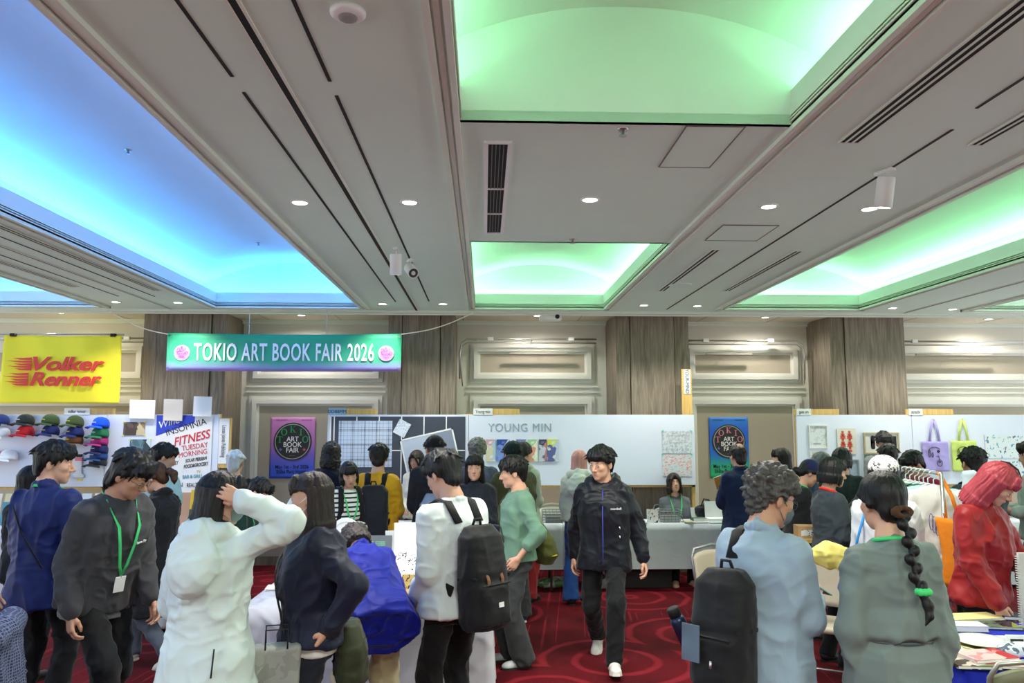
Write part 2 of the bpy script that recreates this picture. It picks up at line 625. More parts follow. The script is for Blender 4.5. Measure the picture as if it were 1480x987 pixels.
FASC, REC = 0.17, 0.20
ti = 3
for x0, x1, y0, y1, colr, edges, flush, _l in TRAYS:
    zt = CEIL + FASC
    fb = MB()
    t = 0.03
    fb.bb(x0 - t, x0, y0, y1, CEIL + TH * 0, zt)
    fb.bb(x1, x1 + t, y0, y1, CEIL, zt)
    if not flush:
        fb.bb(x0 - t, x1 + t, y1, y1 + t, CEIL, zt)
    if y0 > 0:
        fb.bb(x0 - t, x1 + t, y0 - t, y0, CEIL, zt)
    struct(fb.build('trim_%d' % ti, paint((228, 228, 228), 0.7)))
    ti += 1
    # cove trough, outer upstand and vault
    vb = MB()
    X0, X1 = x0 - REC, x1 + REC
    Y1 = y1 if flush else y1 + REC
    Y0 = y0 - REC
    zc = CEIL + FASC - 0.06
    zs = CEIL + FASC + 0.14
    vb.bb(X0, x0 - t, Y0, Y1, zc - 0.03, zc)
    vb.bb(x1 + t, X1, Y0, Y1, zc - 0.03, zc)
    if not flush:
        vb.bb(x0 - t, x1 + t, y1 + t, Y1, zc - 0.03, zc)
    if y0 > 0:
        vb.bb(x0 - t, x1 + t, Y0, y0 - t, zc - 0.03, zc)
    rise = 0.27
    xm, hw = (X0 + X1) / 2, (X1 - X0) / 2

    def vz(x):
        q = (x - xm) / hw
        return zs + rise * (1 - abs(q) ** 2.2)
    nseg = 36
    xsv = [X0 + (X1 - X0) * i / nseg for i in range(nseg + 1)]
    # vault shell
    vs, fs = [], []
    for x in xsv:
        vs += [(x, Y0, vz(x)), (x, Y1, vz(x))]
    for i in range(nseg):
        fs.append((2 * i, 2 * i + 1, 2 * i + 3, 2 * i + 2))
    vb.add(vs, fs)
    for X, sg in ((X0, -1), (X1, 1)):
        vb.bb(min(X, X + sg * 0.03), max(X, X + sg * 0.03), Y0, Y1, zc - 0.03, zs + 0.02)
    # end walls (tympana)
    for Yw in ((Y1, Y0) if y0 > 0 or True else (Y1,)):
        zb = CEIL if (flush and Yw == Y1) else zc
        poly = [(X0 if zb != CEIL else x0 - t, zb), (X1 if zb != CEIL else x1 + t, zb)] if zb == CEIL else [(X0, zb), (X1, zb)]
        poly = [(X0, zb), (X1, zb)] if zb != CEIL else [(x0, zb), (x1, zb), (x1, zc), (X1, zc)]
        poly += [(x, vz(x)) for x in reversed(xsv)]
        if zb == CEIL:
            poly += [(X0, zc), (x0, zc)]
        sgn = 0.03 if Yw == Y1 else -0.03
        vb.prism(poly, Yw, Yw + sgn)
    vo_ = vb.build('ceiling_vault', m_vault)
    struct(vo_)
    # hidden LED strips in the trough
    L = Y1 - Y0 - 0.1
    yc = (Y0 + Y1) / 2
    zl = zc + 0.012
    for e in edges:
        if e == 'L':
            area('cove_strip', (x0 - 0.11, yc, zl), (math.pi, rad(-12), 0), 0.05, L, COVE_W_PER_M[colr] * L, colr)
        if e == 'R':
            area('cove_strip', (x1 + 0.11, yc, zl), (math.pi, rad(12), 0), 0.05, L, COVE_W_PER_M[colr] * L, colr)
        if e == 'F':
            area('cove_strip', ((x0 + x1) / 2, y1 + 0.11, zl), (math.pi, 0, 0), x1 - x0, 0.05, COVE_W_PER_M[colr] * (x1 - x0), colr)
        if e == 'N':
            area('cove_strip', ((x0 + x1) / 2, y0 - 0.11, zl), (math.pi, 0, 0), x1 - x0, 0.05, COVE_W_PER_M[colr] * (x1 - x0), colr)
    # stepped picture-frame moulding under the tray edge
    mbm = MB()
    for k, (o1, o2, dz) in enumerate(((0.0, 0.028, 0.022), (0.04, 0.062, 0.014), (0.072, 0.10, 0.024))):
        yy0, yy1 = y0 - o2, y1 + o2
        if flush:
            yy1 = y1
        if 5 < y0 < 6:
            yy0 = y0
        mbm.bb(x0 - o2, x0 - o1, yy0, yy1, CEIL - dz, CEIL + 0.002)
        mbm.bb(x1 + o1, x1 + o2, yy0, yy1, CEIL - dz, CEIL + 0.002)
        if not flush:
            mbm.bb(x0 - o2, x1 + o2, y1 + o1, y1 + o2, CEIL - dz, CEIL + 0.002)
    # inner reeds on the lower fascia
    for k in range(3):
        z = CEIL + 0.012 + k * 0.016
        mbm.bb(x0 - 0.002, x0 + 0.007, y0, y1, z, z + 0.008)
        mbm.bb(x1 - 0.007, x1 + 0.002, y0, y1, z, z + 0.008)
        if not flush:
            mbm.bb(x0, x1, y1 - 0.007, y1 + 0.002, z, z + 0.008)
    if flush:      # the moulding carries on across the middle soffit
        for o1, o2, dz in ((0.0, 0.028, 0.022), (0.04, 0.062, 0.014), (0.072, 0.10, 0.024)):
            mbm.bb(x0 - o2, x0 - o1, 3.47, 5.90, CEIL - dz, CEIL + 0.002)
            mbm.bb(x1 + o1, x1 + o2, 3.47, 5.90, CEIL - dz, CEIL + 0.002)
    struct(mbm.build('trim_%d' % ti, m_mould))
    ti += 1

# ---- long dark slots and tracks in the soffits (flat black strips, some with raised lips)
def slot(x0, x1, y0, y1, lip=0.0):
    b = MB()
    b.bb(x0, x1, y0, y1, CEIL - 0.003, CEIL + 0.001)
    o = b.build('trim_%d' % slot.n, m_dark)
    slot.n += 1
    struct(o)
    if lip:
        l = MB()
        for s in (-1, 1):
            xa = x0 - lip if s < 0 else x1
            l.bb(xa, xa + lip, y0, y1, CEIL - 0.006, CEIL + 0.001)
        struct(l.build('trim_%d' % slot.n, m_mould))
        slot.n += 1


slot.n = 30
slot(-1.055, -1.04, YB, 3.05)
slot(-1.055, -1.04, 3.2, 8.88)
slot(-0.875, -0.845, YB, 9.56, 0.012)
slot(-0.66, -0.645, YB, 3.08)
slot(-0.66, -0.645, 3.22, 8.82)
slot(2.225, 2.24, YB, 3.25)
slot(2.27, 2.285, 3.5, 9.36)
slot(-3.92, -3.90, 2, 9.56, 0.012)
slot(5.40, 5.43, 2, 9.56, 0.012)
for x in (-4.12, -3.72):
    slot(x, x + 0.012, 3, 8.6)

# ---- linear air diffusers
def diffuser(x, y0, y1, label, rails=2):
    t = thing('air_diffuser', label, 'air vent', (x, (y0 + y1) / 2, CEIL), 0, 'linear ceiling diffusers')
    L = y1 - y0
    f = MB()
    w = 0.035 * rails
    for k in range(rails + 1):
        xx = -w / 2 + k * 0.035
        f.bb(xx - 0.005, xx + 0.005, -L / 2, L / 2, -0.008, 0)
    f.bb(-w / 2 - 0.005, w / 2 + 0.005, -L / 2 - 0.01, -L / 2, -0.008, 0)
    f.bb(-w / 2 - 0.005, w / 2 + 0.005, L / 2, L / 2 + 0.01, -0.008, 0)
    f.build('frame', m_mould, t)
    MB().bb(-w / 2, w / 2, -L / 2, L / 2, -0.004, -0.001).build('slot', m_dark, t)


diffuser(1.85, YB + 1, 3.68, 'long twin slot air diffuser between the big green tray and the white spotlight track', 3)
diffuser(2.52, 1.6, 3.69, 'short slot air diffuser beside the green tray edge above the white spotlight', 2)
diffuser(1.90, 6.07, 8.03, 'slot air diffuser running toward wall beside the small green tray', 2)
diffuser(2.60, 6.10, 8.0, 'slot air diffuser running toward wall beside the wide green tray over tote bags', 2)
diffuser(-4.28, 4.2, 8.0, 'slot air diffuser on the soffit between the two blue trays, wider of the pair', 2)
diffuser(-3.52, 5.0, 8.2, 'slot air diffuser along the moulding of the large blue tray', 2)

# ---- return air grille
g = thing('air_grille', 'white framed rectangular air grille with black louvres in middle soffit', 'air vent', (0.065, 4.66, CEIL))
fr = MB()
fr.bb(-0.072, -0.05, -0.91, 0.91, -0.012, 0)
fr.bb(0.05, 0.072, -0.91, 0.91, -0.012, 0)
fr.bb(-0.072, 0.072, -0.93, -0.91, -0.012, 0)
fr.bb(-0.072, 0.072, 0.91, 0.93, -0.012, 0)
for y in (-0.15, 0.4):
    fr.bb(-0.05, 0.05, y - 0.008, y + 0.008, -0.01, 0)
fr.build('frame', m_white, g)
MB().bb(-0.05, 0.05, -0.91, 0.91, -0.003, -0.001).build('backing', m_dark, g)
lv = MB()
for k in range(1, 5):
    x = -0.05 + 0.02 * k
    lv.bb(x - 0.002, x + 0.002, -0.91, 0.91, -0.009, -0.003)
lv.build('louvre', paint((120, 122, 124)), g)

# ---- access hatches
def hatch(x0, x1, y0, y1, label):
    t = thing('access_hatch', label, 'access hatch', ((x0 + x1) / 2, (y0 + y1) / 2, CEIL), 0, 'ceiling access hatches')
    a, b_ = (x1 - x0) / 2, (y1 - y0) / 2
    MB().bb(-a, a, -b_, b_, -0.004, 0).build('panel', m_ceil, t)
    e = MB()
    e.bb(-a - .005, -a, -b_, b_, -0.006, 0).bb(a, a + .005, -b_, b_, -0.006, 0)
    e.bb(-a - .005, a + .005, -b_ - .006, -b_, -0.006, 0).bb(-a - .005, a + .005, b_, b_ + .006, -0.006, 0)
    e.build('rim', paint((104, 99, 92)), t)


hatch(0.97, 1.25, 3.5, 4.08, 'square access hatch in the grey middle soffit beside the green tray')
hatch(1.72, 2.12, 5.31, 5.76, 'faint access hatch beside the slot diffuser near the round downlights')

# ---- recessed downlights
DL = [((-1.20, 4.85), 'round downlight in soffit beside the large blue tray'),
      ((-0.49, 4.82), 'round downlight between the dark track and the white moulding'),
      ((0.67, 4.72), 'round downlight alone in the middle of the grey soffit'),
      ((1.87, 4.83), 'round downlight right of the middle bay moulding, before the track'),
      ((2.56, 4.86), 'round downlight past the dark track near the white spotlight'),
      ((-4.33, 9.0), 'small downlight between blue trays above the yellow flag'),
      ((-3.62, 9.02), 'small downlight at the corner of the large blue tray above the pillar'),
      ((-1.22, 9.04), 'small downlight at the right corner of the large blue tray'),
      ((-0.50, 9.02), 'small downlight left of the small green tray corner'),
      ((1.92, 9.03), 'small downlight right of the small green tray corner'),
      ((2.58, 9.06), 'small downlight at the left corner of the wide green tray'),
      ((5.04, 9.14), 'small downlight past the right corner of the wide green tray'),
      ((5.84, 9.2), 'small downlight nearest the far right tray corner'),
      ((-5.53, 10.02), 'wall washing downlight above the yellow flag'),
      ((-2.44, 10.14), 'wall washing downlight above the hanging banner'),
      ((0.70, 10.06), 'wall washing downlight beside the ceiling projector'),
      ((3.81, 10.12), 'wall washing downlight above the blue green poster'),
      ((6.96, 10.18), 'wall washing downlight above the tote bag board')]
m_lamp = emit('lamp_glow', (255, 250, 240), 14)
dl0 = None
for (x, y), lab in DL:
    z = CEIL + (0.015 if y > 9.62 else 0)
    t = thing('downlight', lab, 'ceiling light', (x, y, z), 0, 'recessed downlights')
    MB().lathe([(0.062, 0), (0.062, -0.006), (0.048, -0.008), (0.046, 0.0)], n=24, caps=False).build('trim_ring', m_white, t, True)
    MB().lathe([(0.047, -0.002), (0.03, -0.004), (0.001, -0.0045)], n=24, caps=False).build('lamp', m_lamp, t, True)
    ld = bpy.data.lights.new('downlight_beam', 'SPOT')
    ld.energy = DOWNLIGHT_W * (5.0 if y < 8 else (2.9 if y < 9.7 else 2.0))
    ld.color = (1.0, 0.95, 0.86)
    ld.spot_size = rad(125 if y < 9.7 else 165)
    ld.spot_blend = 0.6
    ld.shadow_soft_size = 0.06
    lo = bpy.data.objects.new('downlight_beam', ld)
    lo.location = (0, 0, -0.02)
    COL.objects.link(lo)
    lo.parent = t

# ---- sprinklers, detectors
def sprinkler(x, y, z, lab):
    t = thing('sprinkler', lab, 'sprinkler', (x, y, z), 0, 'ceiling sprinklers')
    MB().lathe([(0.028, 0), (0.026, -0.006), (0.01, -0.008), (0.008, -0.03), (0.001, -0.03)], n=16, caps=False).build('head', m_chrome, t, True)
    MB().lathe([(0.02, -0.031), (0.02, -0.034)], n=16).build('deflector', m_chrome, t)


def vault_z(xm, hw, x):
    return CEIL + FASC + 0.14 + 0.27 * (1 - abs((x - xm) / hw) ** 2.2)


sprinkler(-2.95, 3.35, vault_z(-2.4, 1.07, -2.95), 'sprinkler on the blue vault nearest the viewer')
sprinkler(-2.62, 5.5, vault_z(-2.4, 1.07, -2.62), 'sprinkler on the middle of the blue vault')
sprinkler(-2.52, 8.4, vault_z(-2.4, 1.07, -2.52), 'sprinkler on the blue vault above the banner')
sprinkler(0.67, 3.56, CEIL, 'sprinkler in grey soffit just past the big green tray')
sprinkler(0.68, 5.78, CEIL, 'sprinkler in grey soffit just before the small green tray')
sprinkler(0.68, 7.6, vault_z(0.675, 0.995, 0.68), 'sprinkler on the small green vault')
sprinkler(3.05, 6.4, vault_z(3.81, 1.04, 3.05) - 0.02, 'sprinkler at the shaded edge of the wide green vault')
t = thing('smoke_detector', 'round white smoke detector between the dark tracks', 'detector', (-0.48, 2.53, CEIL))
MB().lathe([(0.062, 0), (0.062, -0.012), (0.05, -0.022), (0.036, -0.024)], n=28).build('base', m_white, t, True)
MB().lathe([(0.034, -0.024), (0.03, -0.03), (0.014, -0.034), (0.001, -0.034)], n=24, caps=False).build('sensor', paint((150, 150, 150)), t, True)

# ---- track spotlights
def spotlight(x, y, yaw_, tilt, lab, lit=True):
    t = thing('track_spotlight', lab, 'spotlight', (x, y, CEIL), rad(yaw_), 'white track spotlights')
    MB().bb(-0.02, 0.02, -0.06, 0.06, -0.02, 0).build('adapter', m_white, t, bevel=0.003)
    MB().tube([(0, 0, -0.02), (0, 0, -0.075)], 0.008, 10).build('stem', m_white, t, True)
    R = Matrix.Rotation(rad(tilt), 3, 'X')
    c = Vector((0, 0, -0.085))
    MB().lathe([(0.046, 0.04), (0.048, 0.03), (0.048, -0.13), (0.042, -0.13), (0.04, -0.115)], c, 28, R, caps=False).lathe([(0.001, 0.04), (0.046, 0.04)], c, 28, R, caps=False).build('housing', m_white, t, True)
    MB().lathe([(0.041, -0.12), (0.001, -0.122)], c, 24, R, caps=False).build('lens', m_lamp if lit else paint((60, 62, 64)), t)
    if not lit:
        MB().lathe([(0.018, -0.121), (0.018, -0.126), (0.001, -0.126)], c, 20, R, caps=False).build('reflector', paint((215, 215, 215)), t)


spotlight(2.26, 4.1, 20, 12, 'white cylinder spotlight on the track over the right side of hall')
spotlight(-0.73, 6.15, 0, 10, 'lit white spotlight hanging beside the thick dark track')
spotlight(-0.65, 6.55, -160, 62, 'white spotlight tipped so its round face looks into the hall', False)

# ---- ceiling projector and round speaker plate
t = thing('projector', 'small white projector hanging under the back soffit', 'projector', (0.85, 9.75, CEIL))
MB().tube([(0, 0, 0.01), (0, 0, -0.03)], 0.012).build('mount', m_white, t)
MB().bb(-0.14, 0.14, -0.11, 0.11, -0.095, -0.03).build('housing', m_white, t, bevel=0.012)
MB().lathe([(0.028, 0), (0.028, 0.02), (0.02, 0.024)], (0.08, -0.112, -0.06), 18, Matrix.Rotation(rad(90), 3, 'X')).build('lens', m_dark, t)
tag(MB().lathe([(0.12, 0), (0.115, -0.012), (0.001, -0.013)], (2.02, 7.68, CEIL), 28).build('speaker_plate', m_ceil), 'round white speaker plate set in the soffit near the slot diffuser', 'speaker')
tag(MB().lathe([(0.12, 0), (0.115, -0.012), (0.001, -0.013)], (1.02, 9.95, CEIL + .015), 28).build('speaker_plate', m_soffit), 'round speaker plate in the back soffit beside the projector', 'speaker')

# ---- pillars clad in grey oak boards, floor to ceiling
def pillar(n, x0, x1, yf):
    b = MB()
    w = x1 - x0
    ch = 0.22
    # plan: chamfered corners either side of a board front
    b.bb(x0 + ch, x1 - 0.2, yf, WALLY, 0, CEIL + 0.01)
    poly = [(x0, WALLY), (x0, yf + 0.3), (x0 + 0.03, yf + 0.05), (x0 + ch - 0.012, yf + 0.02), (x0 + ch - 0.012, WALLY)]
    b.add([(x, y, 0) for x, y in poly] + [(x, y, CEIL + 0.01) for x, y in poly], [tuple(range(5)), tuple(range(9, 4, -1))] + [(i, (i + 1) % 5, (i + 1) % 5 + 5, i + 5) for i in range(5)])
    b.bb(x1 - 0.188, x1, yf + 0.02, WALLY, 0, CEIL + 0.01)
    o = b.build('wall_pillar_%d' % n, m_pillar)
    struct(o)
    g_ = MB()
    for x in (x0 + ch - 0.006, x1 - 0.194):
        g_.bb(x - 0.006, x + 0.006, yf + 0.03, yf + 0.05, 0, CEIL)
    if w > 0.95:
        pass
    struct(g_.build('trim_%d' % (60 + n), mat('joint_dark', (40, 34, 28), 0.9)))


for n, (a, b_) in enumerate(((-4.48, -3.37), (-1.30, -0.39), (1.72, 2.72), (4.62, 5.66))):
    pillar(n + 1, a, b_, 9.99)

# ---- wall panel frames: a low transom panel above a tall door-like panel in each bay
def frame_ring(mb, x0, x1, z0, z1, w, d, y):
    mb.bb(x0, x1, y - d, y, z1 - w, z1)
    mb.bb(x0, x0 + w, y - d, y, z0, z1 - w)
    mb.bb(x1 - w, x1, y - d, y, z0, z1 - w)
    if z0 > 0.05:
        mb.bb(x0 + w, x1 - w, y - d, y, z0, z0 + w)


BAYS = [(-8.1, -4.55), (-3.30, -1.37), (-0.33, 1.68), (2.80, 4.55), (5.75, 8.5)]
for i, (a, b_) in enumerate(BAYS):
    mb = MB()
    pn = MB()
    m_ = 0.13 if i not in (1, 3) else 0.05
    x0, x1 = a + m_, b_ - m_
    for (z0, z1) in ((2.48, 3.02), (0.0, 2.29)):
        frame_ring(mb, x0, x1, z0, z1, 0.05, 0.035, WALLY)
        frame_ring(mb, x0 + 0.05, x1 - 0.05, z0 + (0.05 if z0 else 0), z1 - 0.05, 0.06, 0.07, WALLY)
        frame_ring(mb, x0 + 0.11, x1 - 0.11, z0 + (0.11 if z0 else 0), z1 - 0.11, 0.03, 0.03, WALLY)
        pn.bb(x0 + 0.14, x1 - 0.14, WALLY - 0.012, WALLY, z0 + (0.14 if z0 else 0), z1 - 0.14)
    # picture rail between
    mb.bb(x0 - 0.05, x1 + 0.05, WALLY - 0.03, WALLY, 2.335, 2.36)
    mb.bb(x0 - 0.05, x1 + 0.05, WALLY - 0.03, WALLY, 2.41, 2.435)
    struct(mb.build('trim_%d' % (80 + 2 * i), paint((222, 219, 210), 0.5)))
    struct(pn.build('wall_panel_%d' % (i + 1), m_wallpanel))
struct(MB().bb(XL, XR, WALLY - 0.02, WALLY, 0, 0.12).build('baseboard_back', m_pillar))

# ---- picture rails with thin light bars in front of the transom panels
def light_rail(x0, x1, z, y, lab, drop=None):
    t = thing('picture_rail', lab, 'picture rail', ((x0 + x1) / 2, y, z), 0, 'steel picture rails')
    a, b_ = x0 - (x0 + x1) / 2, x1 - (x0 + x1) / 2
    r = MB()
    if drop == 'L':
        pts = [(a - 0.12, 0.02, -0.55), (a - 0.12, 0, -0.2), (a - 0.1, 0, -0.06), (a - 0.02, 0, 0), (b_, 0, 0)]
    elif drop == 'R':
        pts = [(a, 0, 0), (b_ + 0.02, 0, 0), (b_ + 0.10, 0, -0.06), (b_ + 0.12, 0, -0.2), (b_ + 0.12, 0.02, -0.55)]
    else:
        pts = [(a, 0, 0), (b_, 0, 0)]
    r.tube(pts, 0.012, 8)
    r.build('pipe', m_chrome, t, True)
    r2 = MB().tube([(p[0], p[1] + .02, p[2] - 0.05) if i not in (0,) or drop != 'L' else (p[0] + .04, p[1], p[2] - .1) for i, p in enumerate(pts)], 0.008, 8)
    r2.build('pipe', m_chrome, t, True)
    for k, x in enumerate((a + 0.3, b_ - 0.35)):
        MB().box((x, 0, 0), (0.08, 0.05, 0.05)).build('bracket', m_white, t, bevel=0.006)
    for x in (a + 0.1, (a + b_) / 2, b_ - 0.1):
        MB().tube([(x, 0, 0), (x, WALLY - y, 0)], 0.006, 6).build('standoff', m_chrome, t)


light_rail(-0.22, 1.55, 3.07, 10.45, 'steel pipe rail bent down beside the pillar in the centre bay', 'L')
light_rail(2.78, 4.35, 3.06, 10.45, 'steel pipe rail bent down before the right hand pillar', 'R')
light_rail(5.75, 8.3, 3.06, 10.45, 'steel pipe rail above the tote bags at far right', None)
light_rail(-8.0, -4.5, 3.06, 10.45, 'steel pipe rail behind the yellow flag', None)
for (x0, x1) in ((0.35, 1.15), (3.1, 3.75), (6.1, 7.2)):
    t = thing('picture_light', 'slim grey light bar on an arm above the %s transom panel' % {0.35: 'centre', 3.1: 'poster bay', 6.1: 'tote bag bay'}[x0], 'wall light', ((x0 + x1) / 2, WALLY, 2.88), 0, 'slim wall light bars')
    MB().bb(-(x1 - x0) / 2, (x1 - x0) / 2, -0.2, -0.17, -0.012, 0.012).build('bar', paint((150, 146, 138)), t)
    MB().tube([(0, 0, 0.02), (0, -0.185, 0.01)], 0.008).build('arm', m_chrome, t)
# ================================================================== SOFT-BODY MODELLER (smooth unions, meshed as one continuous surface)
def vnoise(P, seed=0):
    i = np.floor(P).astype(np.int64)
    f = P - i
    u = f * f * (3 - 2 * f)

    def h(x, y, z):
        n = (x * 374761393 + y * 668265263 + z * 1274126177 + seed * 974634777) & 0xffffffff
        n = ((n ^ (n >> 13)) * 1274126177) & 0xffffffff
        n = n ^ (n >> 16)
        return (n & 0xffff) / 65535.0
    x, y, z = i[:, 0], i[:, 1], i[:, 2]
    ux, uy, uz = u[:, 0], u[:, 1], u[:, 2]
    r = 0
    for dz, wz in ((0, 1 - uz), (1, uz)):
        for dy, wy in ((0, 1 - uy), (1, uy)):
            for dx, wx in ((0, 1 - ux), (1, ux)):
                r = r + h(x + dx, y + dy, z + dz) * wx * wy * wz
    return r


A = np.array


class Frame:
    def __init__(s, R=None, o=(0, 0, 0), sc=1.0):
        s.R = np.eye(3) if R is None else np.array(R, float)
        s.o = np.array(o, float)
        s.s = sc

    def p(s, v):
        return s.o + s.R @ (np.array(v, float) * s.s)

    def inv(s, V):
        return ((V - s.o) @ s.R) / s.s


def rotx(a):
    c, s = math.cos(a), math.sin(a)
    return A([[1, 0, 0], [0, c, -s], [0, s, c]])


def roty(a):
    c, s = math.cos(a), math.sin(a)
    return A([[c, 0, s], [0, 1, 0], [-s, 0, c]])


def rotz(a):
    c, s = math.cos(a), math.sin(a)
    return A([[c, -s, 0], [s, c, 0], [0, 0, 1]])


class SDF:
    def __init__(s, frame=None):
        s.ops = []
        s.f = frame or Frame()

    def rc(s, a, b, ra, rb=None, k=0.02, mode='+', f=None):
        f = f or s.f
        rb = ra if rb is None else rb
        a, b = f.p(a), f.p(b)
        ra, rb = ra * f.s, rb * f.s
        m = max(ra, rb)
        ab = b - a
        L2 = max(float(ab @ ab), 1e-9)

        def fn(X, Y, Z):
            t = np.clip(((X - a[0]) * ab[0] + (Y - a[1]) * ab[1] + (Z - a[2]) * ab[2]) / L2, 0, 1)
            return np.sqrt((X - a[0] - t * ab[0]) ** 2 + (Y - a[1] - t * ab[1]) ** 2 + (Z - a[2] - t * ab[2]) ** 2) - (ra + (rb - ra) * t)
        s.ops.append((mode, fn, np.minimum(a, b) - m, np.maximum(a, b) + m, k * f.s))
        return s

    def chain(s, pts, rs, k=0.02, f=None, mode='+'):
        for i in range(len(pts) - 1):
            s.rc(pts[i], pts[i + 1], rs[i], rs[i + 1], k, mode, f)
        return s

    def ell(s, c, r, k=0.02, mode='+', R=None, f=None):
        f = f or s.f
        c = f.p(c)
        r = A(r, float) * f.s
        RR = f.R if R is None else f.R @ R
        ext = np.sqrt(((RR * r) ** 2).sum(1))

        def fn(X, Y, Z):
            x, y, z = X - c[0], Y - c[1], Z - c[2]
            u = (x * RR[0, 0] + y * RR[1, 0] + z * RR[2, 0]) / r[0]
            v = (x * RR[0, 1] + y * RR[1, 1] + z * RR[2, 1]) / r[1]
            w = (x * RR[0, 2] + y * RR[1, 2] + z * RR[2, 2]) / r[2]
            k0 = np.sqrt(u * u + v * v + w * w) + 1e-9
            k1 = np.sqrt((u / r[0]) ** 2 + (v / r[1]) ** 2 + (w / r[2]) ** 2) + 1e-9
            return k0 * (k0 - 1) / k1
        s.ops.append((mode, fn, c - ext, c + ext, k * f.s))
        return s

    def box(s, c, h, rnd=0.01, k=0.02, mode='+', R=None, f=None):
        f = f or s.f
        c = f.p(c)
        h = A(h, float) * f.s
        RR = f.R if R is None else f.R @ R
        ext = np.abs(RR) @ h
        q = rnd * f.s

        def fn(X, Y, Z):
            x, y, z = X - c[0], Y - c[1], Z - c[2]
            u = np.abs(x * RR[0, 0] + y * RR[1, 0] + z * RR[2, 0]) - h[0] + q
            v = np.abs(x * RR[0, 1] + y * RR[1, 1] + z * RR[2, 1]) - h[1] + q
            w = np.abs(x * RR[0, 2] + y * RR[1, 2] + z * RR[2, 2]) - h[2] + q
            return np.sqrt(np.maximum(u, 0) ** 2 + np.maximum(v, 0) ** 2 + np.maximum(w, 0) ** 2) + np.minimum(np.maximum(np.maximum(u, v), w), 0) - q
        s.ops.append((mode, fn, c - ext, c + ext, k * f.s))
        return s

    def loft(s, rows, k=0.02, mode='+', f=None, p=2.3):
        """rows of (z, half width, half depth, y offset) along the frame's up axis"""
        f = f or s.f
        rows = A(sorted(rows), float) * f.s
        zz, aa, bb, yy = rows[:, 0], rows[:, 1], rows[:, 2], rows[:, 3]
        R, o = f.R, f.o
        ma, mb = aa.max(), (bb + np.abs(yy)).max()
        cs = [o + R @ A([x, y, z]) for x in (-ma, ma) for y in (-mb, mb) for z in (zz[0], zz[-1])]

        def fn(X, Y, Z):
            x, y, z = X - o[0], Y - o[1], Z - o[2]
            u = x * R[0, 0] + y * R[1, 0] + z * R[2, 0]
            v = x * R[0, 1] + y * R[1, 1] + z * R[2, 1]
            w = x * R[0, 2] + y * R[1, 2] + z * R[2, 2]
            wc = np.clip(w, zz[0], zz[-1])
            a = np.interp(wc.ravel(), zz, aa).reshape(wc.shape)
            b = np.interp(wc.ravel(), zz, bb).reshape(wc.shape)
            y0 = np.interp(wc.ravel(), zz, yy).reshape(wc.shape)
            q = (np.abs(u / a) ** p + np.abs((v - y0) / b) ** p) ** (1 / p)
            d2 = (q - 1) * np.minimum(a, b)
            dz = np.maximum(zz[0] - w, w - zz[-1])
            return np.where((dz > 0) & (d2 > 0), np.sqrt(np.maximum(dz, 0) ** 2 + np.maximum(d2, 0) ** 2), np.maximum(d2, dz))
        s.ops.append((mode, fn, np.min(cs, 0), np.max(cs, 0), k * f.s))
        return s

    def plane(s, c, n, mode='&', f=None, k=0.004, lo=None, hi=None):
        """keep the side that n points away from"""
        f = f or s.f
        c = f.p(c)
        n = f.R @ A(n, float)
        n = n / np.linalg.norm(n)

        def fn(X, Y, Z):
            return (X - c[0]) * n[0] + (Y - c[1]) * n[1] + (Z - c[2]) * n[2]
        s.ops.append((mode, fn, lo, hi, k * f.s))
        return s

    def mesh(s, vox):
        pos = [o for o in s.ops if o[0] == '+']
        lo = np.min([o[2] for o in pos], 0) - 3 * vox
        hi = np.max([o[3] for o in pos], 0) + 3 * vox
        n = np.ceil((hi - lo) / vox).astype(int) + 1
        D = np.full(n, 1e3)
        ax = [lo[i] + np.arange(n[i]) * vox for i in range(3)]
        for mode, fn, a, b, k in s.ops:
            if a is None:
                i0, i1 = np.zeros(3, int), n
            else:
                mg = k * 1.2 + 2.5 * vox
                i0 = np.clip(np.floor((a - mg - lo) / vox).astype(int), 0, n)
                i1 = np.clip(np.ceil((b + mg - lo) / vox).astype(int) + 1, 0, n)
            if (i1 <= i0).any():
                continue
            sl = tuple(slice(i0[i], i1[i]) for i in range(3))
            X = ax[0][sl[0]][:, None, None] + np.zeros((1, i1[1] - i0[1], i1[2] - i0[2]))
            Y = ax[1][sl[1]][None, :, None] + np.zeros_like(X)
            Z = ax[2][sl[2]][None, None, :] + np.zeros_like(X)
            d = fn(X, Y, Z)
            c = D[sl]
            kk = max(k, 1e-6)
            if mode == '+':
                h = np.maximum(kk - np.abs(c - d), 0) / kk
                D[sl] = np.minimum(c, d) - h * h * kk * 0.25
            else:
                e = d if mode == '&' else -d
                h = np.maximum(kk - np.abs(c - e), 0) / kk
                D[sl] = np.maximum(c, e) + h * h * kk * 0.25
        return surfnet(D, lo, vox)


